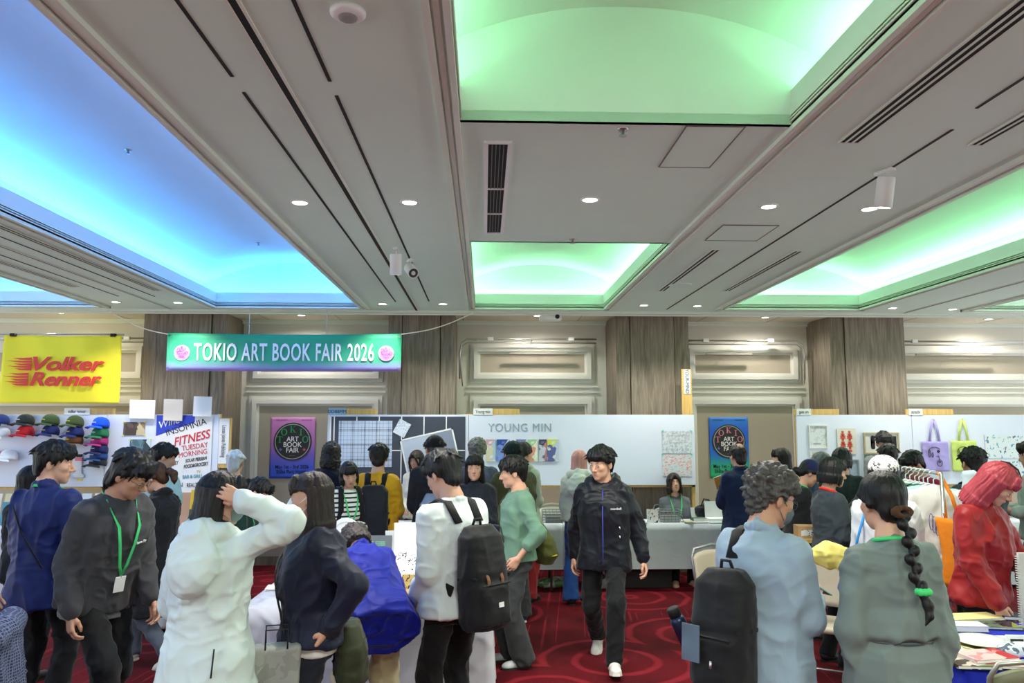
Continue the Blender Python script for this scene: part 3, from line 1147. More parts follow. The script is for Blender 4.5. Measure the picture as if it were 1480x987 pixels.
def surfnet(D, lo, vox):
    S = D < 0
    nx, ny, nz = D.shape
    cs = [(i, j, k) for i in (0, 1) for j in (0, 1) for k in (0, 1)]

    def C(a, c):
        return a[c[0]:nx - 1 + c[0], c[1]:ny - 1 + c[1], c[2]:nz - 1 + c[2]]
    cnt = sum(C(S, c).astype(np.int8) for c in cs)
    M = (cnt > 0) & (cnt < 8)
    idx = np.full(M.shape, -1, np.int64)
    m = np.nonzero(M)
    nv = len(m[0])
    if nv == 0:
        return np.zeros((0, 3)), np.zeros((0, 4), int)
    idx[m] = np.arange(nv)
    acc = np.zeros((nv, 3))
    ct = np.zeros(nv)
    base = np.stack(m, 1)
    for a in cs:
        for axis in range(3):
            if a[axis]:
                continue
            b = list(a)
            b[axis] = 1
            va = D[m[0] + a[0], m[1] + a[1], m[2] + a[2]]
            vb = D[m[0] + b[0], m[1] + b[1], m[2] + b[2]]
            x = (va < 0) != (vb < 0)
            t = np.where(x, va / np.where(va == vb, 1, va - vb), 0)
            p = np.zeros((nv, 3)) + A(a, float)
            p[:, axis] = t
            acc[x] += p[x]
            ct[x] += 1
    V = lo + (base + acc / ct[:, None]) * vox
    quads = []
    for axis in range(3):
        b, c = [(1, 2), (2, 0), (0, 1)][axis]
        sl0 = [slice(None)] * 3
        sl1 = [slice(None)] * 3
        sl0[axis] = slice(0, -1)
        sl1[axis] = slice(1, None)
        s0, s1 = S[tuple(sl0)], S[tuple(sl1)]
        e = np.stack(np.nonzero(s0 != s1), 1)
        ok = (e[:, b] > 0) & (e[:, c] > 0) & (e[:, b] < D.shape[b] - 1) & (e[:, c] < D.shape[c] - 1)
        e = e[ok]
        sg = s0[tuple(e.T)]
        ub = np.zeros(3, int)
        ub[b] = 1
        uc = np.zeros(3, int)
        uc[c] = 1
        q = np.stack([idx[tuple((e - ub - uc).T)], idx[tuple((e - uc).T)], idx[tuple(e.T)], idx[tuple((e - ub).T)]], 1)
        q[~sg] = q[~sg][:, ::-1]
        quads.append(q)
    return V, np.concatenate(quads)


def vnormals(V, Q):
    fn = np.cross(V[Q[:, 2]] - V[Q[:, 0]], V[Q[:, 3]] - V[Q[:, 1]])
    Nn = np.zeros_like(V)
    for i in range(4):
        np.add.at(Nn, Q[:, i], fn)
    return Nn / (np.linalg.norm(Nn, axis=1, keepdims=True) + 1e-12)


def relax(V, Q, it=1, f=0.5):
    for _ in range(it):
        s = np.zeros_like(V)
        c = np.zeros(len(V))
        for i in range(4):
            for j in (1, 3):
                np.add.at(s, Q[:, i], V[Q[:, (i + j) % 4]])
                np.add.at(c, Q[:, i], 1)
        V = V * (1 - f) + f * s / np.maximum(c, 1)[:, None]
    return V


def folds(V, Q, amp, seed, frame=None, sc=(9, 9, 4.5)):
    """soft drapery: ridged noise stretched along the body, plus finer creases"""
    P = frame.inv(V) if frame else V
    P = P + 50
    w = np.stack([vnoise(P * 3.1, seed + 5), vnoise(P * 3.1, seed + 6), vnoise(P * 3.1, seed + 7)], 1) - 0.5
    Pw = P + w * 0.14
    r = 1 - np.abs(2 * vnoise(Pw * A(sc), seed) - 1)
    r2 = 1 - np.abs(2 * vnoise((P + w * .35) * A([13, 13, 16]), seed + 2) - 1)
    r3 = vnoise(P * 4.0, seed + 11) - .5
    d = (r ** 2.6 - 0.33) * amp + (r2 ** 3.0 - 0.25) * amp * 0.42 + r3 * amp * .6
    return V + vnormals(V, Q) * d[:, None]


def to_obj(name, V, Q, m, parent=None, smooth=True):
    me = bpy.data.meshes.new(name)
    nq = len(Q)
    me.vertices.add(len(V))
    me.vertices.foreach_set('co', np.ascontiguousarray(V, dtype=np.float32).ravel())
    me.loops.add(nq * 4)
    me.loops.foreach_set('vertex_index', np.ascontiguousarray(Q, dtype=np.int32).ravel())
    me.polygons.add(nq)
    me.polygons.foreach_set('loop_start', np.arange(0, nq * 4, 4, dtype=np.int32))
    me.polygons.foreach_set('use_smooth', np.ones(nq, dtype=bool))
    for x in (m if isinstance(m, (list, tuple)) else [m]):
        me.materials.append(x)
    me.update(calc_edges=True)
    me.validate()
    o = bpy.data.objects.new(name, me)
    COL.objects.link(o)
    if parent is not None:
        o.parent = parent
    return o


def joinVQ(parts):
    vs, qs, n = [], [], 0
    for V, Q in parts:
        vs.append(V)
        qs.append(Q + n)
        n += len(V)
    return np.concatenate(vs), np.concatenate(qs)
# ================================================================== PEOPLE
SKIN = mat('skin_warm', (206, 158, 132), 0.5, 0, 0.08, 160, 0.05, 9, 0.4)
SKIN2 = mat('skin_tan', (188, 140, 114), 0.5, 0, 0.08, 160, 0.05, 9, 0.4)
LIP = mat('lips', (196, 112, 106), 0.45)
EYEW = mat('eye_white', (232, 230, 226), 0.25)
IRIS = mat('eye_dark', (28, 18, 14), 0.2)
MASKM = mat('mask_white', (236, 240, 244), 0.9, 0, 0.2, 60)
MASKG = mat('mask_sage', (128, 150, 142), 0.9, 0, 0.2, 60)
RUBBER = mat('sole_white', (224, 222, 214), 0.6)
RUBBERD = mat('sole_black', (18, 18, 19), 0.6)
SPECT = mat('spectacle_metal', (96, 84, 66), 0.3, 0.8)
LANY = mat('lanyard_green', (60, 196, 112), 0.6)
BADGE = mat('badge_white', (240, 240, 240), 0.3)


def norm(v):
    return v / (np.linalg.norm(v) + 1e-12)


def ik(a, t, l1, l2, hint):
    d = t - a
    L = np.linalg.norm(d)
    L2 = min(max(L, abs(l1 - l2) * 1.02), (l1 + l2) * 0.998)
    u = d / L
    t = a + u * L2
    x = (l1 * l1 - l2 * l2 + L2 * L2) / (2 * L2)
    h = math.sqrt(max(l1 * l1 - x * x, 0))
    p = hint - u * (hint @ u)
    return a + u * x + norm(p) * h, t


ARMS = {  # wrist from shoulder (outward, forward, up), elbow hint, finger curl, palm direction (outward, forward, up)
    'down': ((.03, .03, -.535), (.15, -1, 0), .35, (-1, .1, 0)),
    'swingf': ((.06, .16, -.49), (.4, -.9, 0), .4, (-1, 0, 0)),
    'swingb': ((.14, -.13, -.49), (.5, -.8, 0), .4, (-1, .2, 0)),
    'hold': ((-.08, .28, -.27), (.35, -.4, -.9), .7, (-.6, .1, .7)),
    'read': ((-.10, .29, -.20), (.4, -.3, -.9), .8, (-.5, -.6, .6)),
    'low': ((-.05, .24, -.41), (.4, -.8, -.4), .7, (-.7, 0, .6)),
    'table': ((-.02, .36, -.34), (.7, -.5, -.5), .3, (-.1, .2, -1)),
    'pocket': ((.06, .06, -.45), (.5, -1, 0), .5, (-1, 0, 0)),
    'front': ((-.14, .20, -.36), (.8, -.4, -.4), .5, (-.6, -.7, 0)),
}

MALE = [(-.14, .190, .134, -.008), (-.05, .182, .126, -.004), (.04, .168, .114, 0), (.14, .160, .106, .004), (.26, .172, .114, .004), (.37, .176, .114, -.002), (.43, .158, .096, -.012), (.47, .112, .080, -.018), (.512, .070, .064, -.02)]
FEM = [(-.14, .186, .132, -.010), (-.05, .176, .124, -.006), (.04, .154, .106, 0), (.12, .140, .098, .004), (.26, .152, .114, .014), (.37, .154, .106, 0), (.43, .138, .086, -.012), (.47, .098, .072, -.018), (.512, .062, .058, -.02)]


class Person:
    pass


def person(label, px, ytop, Y, face, sex='m', lean=0, twist=0, head=(0, 0, 0), arms=('down', 'down'), legs='stand',
           top=None, bottom=None, shoes=None, hair=None, skin=None, eyes=False, mask=None, glasses=False,
           lanyard=None, detail=None, h=None, side=0, seat=None, group=None, hands=(1, 1), seed=1, cap=None, bulk=1.0, lanback=False):
    P = Person()
    skin = skin or SKIN
    fem = sex == 'f'
    tall = 1.0
    # ---------- skeleton in a 1.70 m body, forward = +Y, right = +X
    drop = {'stand': 0.0, 'walk': 0.03, 'stride': 0.045, 'sit': 0.0, 'bend': 0.02}[legs]
    pel = A([0, 0, .93 - drop])
    if legs == 'bend':
        pel = A([0, -.10, .91])
    if legs == 'sit':
        pel = A([0, 0, .56])
    Rt = rotz(-rad(twist)) @ rotx(-rad(lean)) @ roty(rad(side))
    T = Frame(Rt, pel)
    hip_w = .088
    sw = .138 if fem else .160
    hips = {+1: pel + A([hip_w, 0, -.03]), -1: pel + A([-hip_w, 0, -.03])}
    an = {'stand': {1: A([.10, .03, .08]), -1: A([-.10, -.02, .08])},
          'walk': {1: A([.08, .26, .09]), -1: A([-.08, -.22, .13])},
          'stride': {1: A([.08, -.30, .14]), -1: A([-.08, .28, .09])},
          'sit': {1: A([.11, .42, .08]), -1: A([-.11, .40, .08])},
          'bend': {1: A([.11, .03, .08]), -1: A([-.11, -.03, .08])}}[legs]
    knees, ank = {}, {}
    for sd in (1, -1):
        knees[sd], ank[sd] = ik(hips[sd], an[sd], .43, .42, A([sd * .12, 1, .3 if legs == 'sit' else 0]))
    nb = T.p((0, -.015, .525))
    hpiv = T.p((0, .008, .590))
    Rh = Rt @ rotz(-rad(head[0])) @ rotx(-rad(head[1])) @ roty(rad(head[2]))
    hs = 1.02 if fem else 1.06
    H = Frame(Rh, hpiv + Rh @ A([0, .018, .092]), hs)
    sho, elb, wri, pal, cur = {}, {}, {}, {}, {}
    for sd, spec in zip((1, -1), arms):
        if isinstance(spec, str):
            spec = ARMS[spec]
        w, hi_, c, pn = spec
        m = A([sd, 1, 1])
        sho[sd] = T.p((sd * sw, -.012, .435))
        Rb = rotz(-rad(twist))
        elb[sd], wri[sd] = ik(sho[sd], sho[sd] + Rb @ (A(w) * m), .285, .255, Rb @ (A(hi_) * m))
        pal[sd] = Rb @ (A(pn, float) * m)
        cur[sd] = c
    top_z = max(H.p(v)[2] for v in ((0, -.01, .12), (0, -.08, .09), (0, .04, .11)))
    target = atY(px, ytop, Y)
    hair_t = 0.012
    sc = (target.z - hair_t) / top_z if h is None else h / 1.70
    z0 = target.z - hair_t - top_z * sc if (h is not None) else 0.0
    if seat is not None:
        z0 = seat
    # ---------- root
    rz = -rad(face)
    Rz = rotz(rz)
    hc = Rz @ (H.o * sc)
    root = thing('person', label, 'person', (target.x - hc[0], Y - hc[1], z0), rz, group)
    P.root, P.T, P.H, P.s = root, Frame(Rt, pel * sc, sc), Frame(Rh, H.o * sc, hs * sc), sc
    T, H = P.T, P.H
    for d_ in (hips, knees, ank, sho, elb, wri):
        for sd in d_:
            d_[sd] = d_[sd] * sc
    P.sho, P.elb, P.wri, P.pal = sho, elb, wri, pal
    nb = nb * sc
    P.M = Matrix.Translation(root.location) @ Matrix.Rotation(rz, 4, 'Z')
    if detail is None:
        detail = 0 if Y < 4.3 else (1 if Y < 6.9 else 2)
    vb, vh, vc, vhand = [(.012, .0052, .0085, .0044), (.013, .0062, .0105, .0050), (.016, .0080, .013, .0060)][detail]
    prof = FEM if fem else MALE
    topd = dict(c=(60, 60, 60), hem=-.10, loose=.012, sleeve='long', collar='crew', amp=.017, flare=0.0, mat=None)
    topd.update(top or {})
    e = topd['loose']
    es = min(e, .030) * .75

    def rowsfor(e, hem, flare=0.0):
        rows = []
        for z, a, b, y in prof:
            g = e * (1.0 if z < .42 else max(0.25, 1 - (z - .42) * 8))
            rows.append((z, (a + g) * bulk if z < .45 else a + g, b + g, y))
        if hem < -.14:
            a, b, y = prof[0][1] + e, prof[0][2] + e, prof[0][3]
            rows.append((hem, a + flare, b + flare * 1.1, y))
        return rows
    rows = rowsfor(e, topd['hem'], topd['flare'])
    if topd.get('cinch'):
        a0, b0 = prof[2][1] + e, prof[2][2] + e
        rows = [r_ for r_ in rows if not (-.0 < r_[0] < .22)] + [(.05, a0 + .016, b0 + .016, 0), (.108, a0 - .016, b0 - .014, 0), (.12, a0 - .020, b0 - .018, 0), (.142, a0 + .014, b0 + .016, 0), (.21, a0 + .010, b0 + .012, 0)]
    P.rows = A(sorted(rows))

    def surf(x, z, front=True, off=0.010):
        zz = P.rows[:, 0]
        a = np.interp(z, zz, P.rows[:, 1])
        b = np.interp(z, zz, P.rows[:, 2])
        y0 = np.interp(z, zz, P.rows[:, 3])
        q = max(0.0, 1 - (abs(x) / a) ** 2.3) ** (1 / 2.3)
        amp_ = topd['amp'] * 0.45
        return A([x, y0 + (1 if front else -1) * (b * q + off + amp_), z])
    P.surf = surf
    print('PERSON', label[:40], 'h=%.2f' % (sc * 1.70), 'xy=%.2f %.2f' % (root.location.x, root.location.y), 'z0=%.2f' % z0)
    # ---------- body: one skin surface of head, neck, chest and arms; hands are meshed finer and joined at the wrist
    parts = []
    S = SDF(H)
    S.ell((0, -.014, .030), (.0745, .092, .084), .02)
    S.ell((0, .026, -.030), (.060, .064, .080), .025)
    S.ell((0, .036, -.076), (.046, .048, .036), .03)
    S.ell((0, .070, -.102), (.020, .017, .015), .02)
    S.ell((0, .074, .020), (.044, .014, .012), .02)
    for q in (-1, 1):
        S.ell((q * .038, .060, -.022), (.022, .022, .020), .02)
        S.ell((q * .031, .098, -.003), (.017, .013, .009), .012, '-')
        S.ell((q * .031, .0785, -.004), (.0125, .0125, .0105), .004)
        S.ell((q * .0775, -.010, -.014), (.008, .019, .031), .008, R=rotz(q * .35))
        S.ell((q * .010, .097, -.038), (.0085, .009, .0075), .006)
    S.rc((0, .090, .002), (0, .110, -.032), .0075, .0110, .010)
    S.rc((-.017, .086, -.062), (.017, .086, -.062), .0058, .0058, .006)
    S.rc((-.014, .085, -.0715), (.014, .085, -.0715), .0062, .0062, .005)
    S.rc((-.024, .094, -.0665), (.024, .094, -.0665), .0018, .0018, .005, '-')
    nr = .047 if fem else .056
    fW = Frame()
    S.rc(H.p((0, -.022, -.055)), nb, nr * sc, (nr + .006) * sc, .02, f=fW)
    S.rc(nb, T.p((0, -.012, .47)), (nr + .006) * sc, (nr + .02) * sc, .03 * sc, f=fW)
    V, Q = S.mesh(vh)
    parts.append((V, Q))
    S = SDF(T)
    S.loft([(z, a * .80, b * .80, y) for z, a, b, y in prof if 0 <= z <= .50], .02)
    for sd in (1, -1):
        S.rc(sho[sd], elb[sd], .040 * sc, .034 * sc, .03, f=fW)
        S.rc(elb[sd], wri[sd], .036 * sc, .024 * sc, .02, f=fW)
    parts.append(S.mesh(vb))
    for sd, hand_on in zip((1, -1), hands):
        if hand_on:
            parts.append(make_hand(wri[sd], elb[sd], pal[sd], cur[sd], sd, sc * (.93 if fem else 1.0), vhand))
    V, Q = joinVQ(parts)
    P.body = to_obj('body', V, Q, skin, root)
    # ---------- face
    if eyes:
        for q in (-1, 1):
            mb = MB()
            n_ = norm(A([q * .30, 1, -.05]))
            c = A([q * .031, .0785, -.004])
            mb.lathe([(.001, .0136), (.0052, .0128), (.0066, .0122)], (0, 0, 0), 14, None, 0, False)
            mb.lathe([(.0066, .0121), (.0105, .0086)], (0, 0, 0), 14, None, 1, False)
            R_ = Matrix(np.stack([norm(np.cross(A([0, 0, 1.]), n_)) * -1, norm(np.cross(n_, np.cross(A([0, 0, 1.]), n_))), n_], 1).tolist())
            vv = []
            for p in mb.v:
                w_ = A(R_ @ Vector(p))
                w_[2] *= 0.5
                vv.append(tuple(H.p(c + w_)))
            mb.v = vv
            mb.build('eye', [IRIS, EYEW], root, True)
            eb = MB()
            pts = [H.p((q * x, y, z)) for x, y, z in ((.013, .0905, .018), (.026, .0885, .0235), (.038, .0805, .0225), (.048, .068, .017))]
            eb.tube(pts, [.0012, .0021, .0018, .0008], 6)
            eb.build('eyebrow', hairmat((hair or {}).get('c', (16, 14, 14))), root, True)
            el = MB().tube([H.p((q * x, y, z)) for x, y, z in ((.018, .0865, .0005), (.030, .0915, .0045), (.044, .0835, .0010))], [.0013, .0018, .0012], 5)
            el.build('eyelash', IRIS, root, True)
        if not mask:
            mb = MB().tube([H.p(v) for v in ((-.021, .0865, -.066), (-.009, .0925, -.0635), (0, .0935, -.065), (.009, .0925, -.0635), (.021, .0865, -.066))], [.001, .0035, .0035, .0035, .001], 6)
            mb.tube([H.p(v) for v in ((-.017, .0875, -.069), (0, .0915, -.0725), (.017, .0875, -.069))], [.001, .0045, .001], 6)
            mb.build('mouth', LIP, root, True)
    if mask:
        S = SDF(H)
        S.ell((0, .050, -.058), (.058, .062, .052), .01)
        S.rc((0, .095, -.010), (0, .114, -.040), .012, .013, .02)
        S.plane((0, .046, 0), (0, -1, -.15))
        S.plane((0, .09, .002), (0, -.12, 1))
        V, Q = S.mesh(vh * .9)
        mo = to_obj('face_mask', V, Q, mask, root)
        st = MB()
        for q in (-1, 1):
            st.tube([H.p((q * .056, .052, -.03)), H.p((q * .073, .02, -.012)), H.p((q * .083, -.012, .012))], .0016, 5)
            st.tube([H.p((q * .050, .052, -.088)), H.p((q * .068, .015, -.06)), H.p((q * .081, -.016, -.036))], .0016, 5)
        st.build('strap', mask, mo, True)
    if glasses:
        gb = MB()
        for q in (-1, 1):
            gb.tube([H.p((q * .031 + .021 * math.cos(t), .104 - .006 * abs(math.cos(t)), -.006 + .018 * math.sin(t))) for t in np.linspace(0, 2 * math.pi, 17)], .0013, 5)
            gb.tube([H.p((q * .052, .098, 0)), H.p((q * .074, .04, .004)), H.p((q * .082, -.012, .006))], .0013, 5)
        gb.tube([H.p((-.011, .105, -.002)), H.p((.011, .105, -.002))], .0013, 5)
        gb.build('glasses', SPECT, root, True)
    # ---------- hair
    if hair:
        hobj = make_hair(P, hair, vh if detail else vh * 1.0, seed, fem)
    if cap:
        make_cap_on(P, cap, vh)
    # ---------- upper garment
    tm = topd['mat'] or cloth(topd['c'], topd.get('rough', .85))
    S = SDF(T)
    S.loft(rows, .03)
    sl = topd['sleeve']
    for sd in (1, -1):
        a, b, c = sho[sd], elb[sd], wri[sd]
        S.rc(T.p((sd * .06, -.015, .455)), T.p((sd * (sw - .02), -.012, .44)), (.046 + e * .4) * sc, (.050 + e * .5) * sc, .05 * sc, f=fW)
        if sl == 'long':
            S.rc(a, b, (.050 + es) * sc, (.044 + es) * sc, .03 * sc, f=fW)
            S.rc(b, c - norm(c - b) * .012, (.044 + es) * sc, (.033 + es * .7) * sc, .02 * sc, f=fW)
        elif sl == 'push':
            S.rc(a, b, (.050 + es) * sc, (.044 + es) * sc, .03 * sc, f=fW)
            S.rc(b, b + (c - b) * .45, (.049 + e * .7) * sc, (.044 + e * .5) * sc, .02 * sc, f=fW)
        elif sl == 'short':
            S.rc(a, a + (b - a) * .62, (.058 + e) * sc, (.060 + e) * sc, .03 * sc, f=fW)
    col_ = topd['collar']
    if col_ in ('shirt', 'coat', 'stand'):
        S.rc((0, -.020, .485), (0, -.010, .528 if col_ != 'stand' else .545), nr + .018, nr + .011, .02)
    if col_ in ('hood', 'hoodlow'):
        ring = [(.075, .062, .462), (.10, .0, .520), (.085, -.075, .535), (0, -.105, .545), (-.085, -.075, .535), (-.10, .0, .520), (-.075, .062, .462)]
        S.chain(ring, [.024, .032, .042, .050, .042, .032, .024], .03)
        yb = .118 + e
        S.ell((0, -yb - .010, .425), (.125, .050, .110), .06)
        S.ell((0, -yb - .035, .345), (.085, .035, .085), .07)
    elif col_ in ('stand', 'shirt', 'coat'):
        hz = {'stand': .045, 'shirt': .022, 'coat': .02}[col_]
        n = 12
        rr = nr + .010
        ring = [(rr * math.sin(t), -.015 + rr * 1.0 * math.cos(t), .508 + hz * .45 - .026 * math.cos(t)) for t in np.linspace(.35, 2 * math.pi - .35, n)]
        for dz in (0, hz * .6):
            S.chain([(x, y, z + dz) for x, y, z in ring], [.011 + (.012 if col_ == 'coat' else 0)] * n, .012)
    elif col_ == 'turtle':
        S.rc((0, -.015, .50), (0, -.005, .56), nr + .014, nr + .012, .02)
    else:
        n = 14
        rr = nr + .012
        ring = [(rr * math.sin(t), -.015 + rr * math.cos(t), .500 - .026 * math.cos(t)) for t in np.linspace(0, 2 * math.pi, n)]
        S.chain(ring, [.010] * n, .012)
    S.plane((0, 0, topd['hem']), (0, 0, -1), k=.012)
    V, Q = S.mesh(vc)
    V = folds(V, Q, topd['amp'] * sc, seed * 13 + 3, T)
    if not topd.get('noflat'):
        pass
    gname = topd.get('name', 'jacket')
    P.top = to_obj(gname, V, Q, tm, root)
    if topd.get('under'):
        S = SDF(T)
        S.loft([(z, a + .008, b + .008, y) for z, a, b, y in prof if z <= .1] + [(topd['hem'] - .05, prof[0][1] + .008, prof[0][2] + .008, 0)], .02)
        S.plane((0, 0, topd['hem'] - .05), (0, 0, -1), k=.01)
        V, Q = S.mesh(vc)
        to_obj('shirt_hem', folds(V, Q, .006, seed, T), Q, cloth(topd['under']), root)
    # ---------- lower garment
    bd = dict(c=(24, 24, 27), fit='regular', amp=.013, name='trousers', length=.065)
    bd.update(bottom or {})
    S = SDF(Frame(sc=1))
    r1, r2, r3 = {'slim': (.078, .058, .046), 'regular': (.084, .068, .060), 'wide': (.090, .092, .098), 'flare': (.080, .066, .096)}[bd['fit']]
    pf = Frame(rotz(-rad(twist * .5)) @ rotx(-rad(lean * .35)), pel * sc, sc)
    S.loft([(-.13, .166, .108, -.012), (-.02, .160, .106, -.006), (.09, .140, .096, .002)], .02, f=pf)
    for sd in (1, -1):
        S.rc(hips[sd] + A([0, 0, -.02]), knees[sd], r1 * sc, r2 * sc, .03 * sc)
        foot_dir = A([0, 1, 0])
        S.rc(knees[sd], ank[sd] + A([0, -.01, -.02]) * sc, r2 * sc, r3 * sc, .02 * sc)
    for sd in (1, -1):
        c = ank[sd] + A([0, 0, -.045 if bd['length'] > .03 else -.06]) * sc
        d_ = norm(ank[sd] - knees[sd])
        g = .16 * sc
        S.plane(c, d_ if legs != 'sit' else A([0, 0, -1]), '&' if False else '-x', lo=c - g, hi=c + g, k=.006)
    # trim the ankle ends: cut below the plane only around that ankle
    ops = []
    for o in S.ops:
        if o[0] == '-x':
            f0 = o[1]
            ops.append(('-', (lambda X, Y, Z, f0=f0: -f0(X, Y, Z)), o[2], o[3], o[4]))
        else:
            ops.append(o)
    S.ops = ops
    V, Q = S.mesh(vc)
    V = folds(V, Q, bd['amp'] * sc, seed * 7 + 1, None, (11, 11, 6))
    P.bottom = to_obj(bd['name'], V, Q, bd.get('mat') or cloth(bd['c']), root)
    # ---------- shoes
    sh = dict(c=(20, 20, 22), sole=None)
    sh.update(shoes or {})
    for sd in (1, -1):
        a = ank[sd]
        pitch = 0
        if legs in ('walk', 'stride') and a[1] < 0:
            pitch = .55
        if legs in ('walk', 'stride') and a[1] > 0:
            pitch = -.18
        Rf = rotz(-sd * .12) @ rotx(-pitch)
        F = Frame(Rf, a, sc)
        S = SDF(F)
        S.rc((0, -.03, -.035), (0, .02, -.035), .040, .038, .03)
        S.rc((0, .0, -.04), (0, .135, -.052), .040, .034, .03)
        S.ell((0, .135, -.055), (.042, .055, .026), .02)
        S.rc((0, -.02, .02), (0, -.02, -.03), .038, .042, .03)
        S.plane((0, 0, -.068), (0, 0, -1))
        V, Q = S.mesh(vc * .8)
        so = to_obj('shoe', V, Q, mat('shoe_%d_%d_%d' % sh['c'], sh['c'], .55, 0, .2, 60, .08), root)
        mb = MB()
        pr = [(.0, -.075), (.028, -.068), (.038, -.03), (.036, .03), (.046, .10), (.044, .15), (.026, .19), (0, .197)]
        ol = [(x, y) for x, y in pr] + [(-x, y) for x, y in reversed(pr[1:-1])]
        vs = [F.p((x, y, -.064)) for x, y in ol] + [F.p((x * 1.03, y * 1.01, -.082)) for x, y in ol]
        n = len(ol)
        mb.add(vs, [tuple(range(n)), tuple(range(2 * n - 1, n - 1, -1))] + [(i, i + n, (i + 1) % n + n, (i + 1) % n) for i in range(n)])
        mb.build('sole', sh['sole'] or RUBBERD, so)
    if lanyard:
        make_lanyard(P, lanyard if not isinstance(lanyard, bool) else .16, nr, lanback)
    return P


def make_hand(w, el, pn, curl, sd, sc, vox):
    d = norm(w - el)
    n = pn - d * (pn @ d)
    n = norm(n)
    t = np.cross(d, n) * sd
    F = Frame(np.stack([t, d, n], 1), w, sc)     # x toward the thumb, y along the fingers, z out of the palm
    S = SDF(F)
    S.rc((0, -.06, 0), (0, .012, 0), .026, .024, .015)
    kn = [(.031, .090, 0), (.0105, .095, -.002), (-.011, .090, 0), (-.031, .080, .003)]
    for k in kn:
        S.rc((k[0] * .6, .014, 0), k, .0135, .0112, .012)
    S.ell((.018, .04, .010), (.018, .030, .012), .012)
    lens = (.072, .080, .074, .058)
    for i, (k, L) in enumerate(zip(kn, lens)):
        p = A(k)
        ang = 0
        spl = (.10, .02, -.05, -.14)[i] * (1 - .5 * curl)
        rr = [.0090, .0080, .0072, .0060]
        for j, fr in enumerate((.45, .30, .25)):
            ang += rad((48, 62, 40)[j]) * (curl + .06 * i * curl)
            q = p + A([math.sin(spl) * math.cos(ang), math.cos(spl) * math.cos(ang), math.sin(ang)]) * L * fr
            S.rc(p, q, rr[j], rr[j + 1], .0035)
            p = q
    c = curl
    S.chain([(.020, .022, .006), (.045 - .010 * c, .052, .016 + .016 * c), (.055 - .028 * c, .080, .022 + .026 * c), (.058 - .042 * c, .102 - .006 * c, .024 + .030 * c)], [.0150, .0118, .0098, .0070], .006)
    return S.mesh(vox)


def make_lanyard(P, z, nr, back=False):
    T, s = P.T, P.surf
    f = True
    pts, hint = [], []
    r = nr + .022
    seq = [(-.012, z)]
    left = [(-.022, z + .06), (-.045, .30), (-.062, .40)]
    for x, zz in left:
        pts.append(s(x, zz, True, .012 if zz < .4 else .022))
        hint.append(T.R @ A([1, 0, .3]))
    pts.append(A([-r - .012, .03, .520]))
    hint.append(T.R @ A([.3, 1, 0]))
    pts.append(A([-r * .8, -.06, .54]))
    hint.append(T.R @ A([0, 0, 1.]))
    pts.append(A([0, -.015 - r - .012, .545]))
    hint.append(T.R @ A([0, 0, 1.]))
    pts += [A([-p[0], p[1], p[2]]) for p in pts[-2::-1]]
    hint += [T.R @ A([.0, 0, 1.]), T.R @ A([-.3, 1, 0])] + [T.R @ A([1, 0, -.3])] * 3
    ctr = s(0, z, True)
    pts = [ctr] + pts + [ctr]
    hint = [T.R @ A([1, 0, 0])] + hint + [T.R @ A([1, 0, 0])]
    o = MB().tube([T.p(p) for p in pts], 1, 8, 0, (.009 * P.s, .0018 * P.s, [Vector(h) for h in hint])).build('lanyard', LANY, P.root, True)
    b = MB()
    c = T.p(s(0, z - .05, True, .010))
    b.box(c, (.062 * P.s, .005, .09 * P.s), Matrix(T.R.tolist()))
    b.build('badge', BADGE, o, bevel=.002)
    MB().tube([T.p(ctr), T.p(s(0, z - .01, True, .01))], .005).build('clip', m_chrome, o)


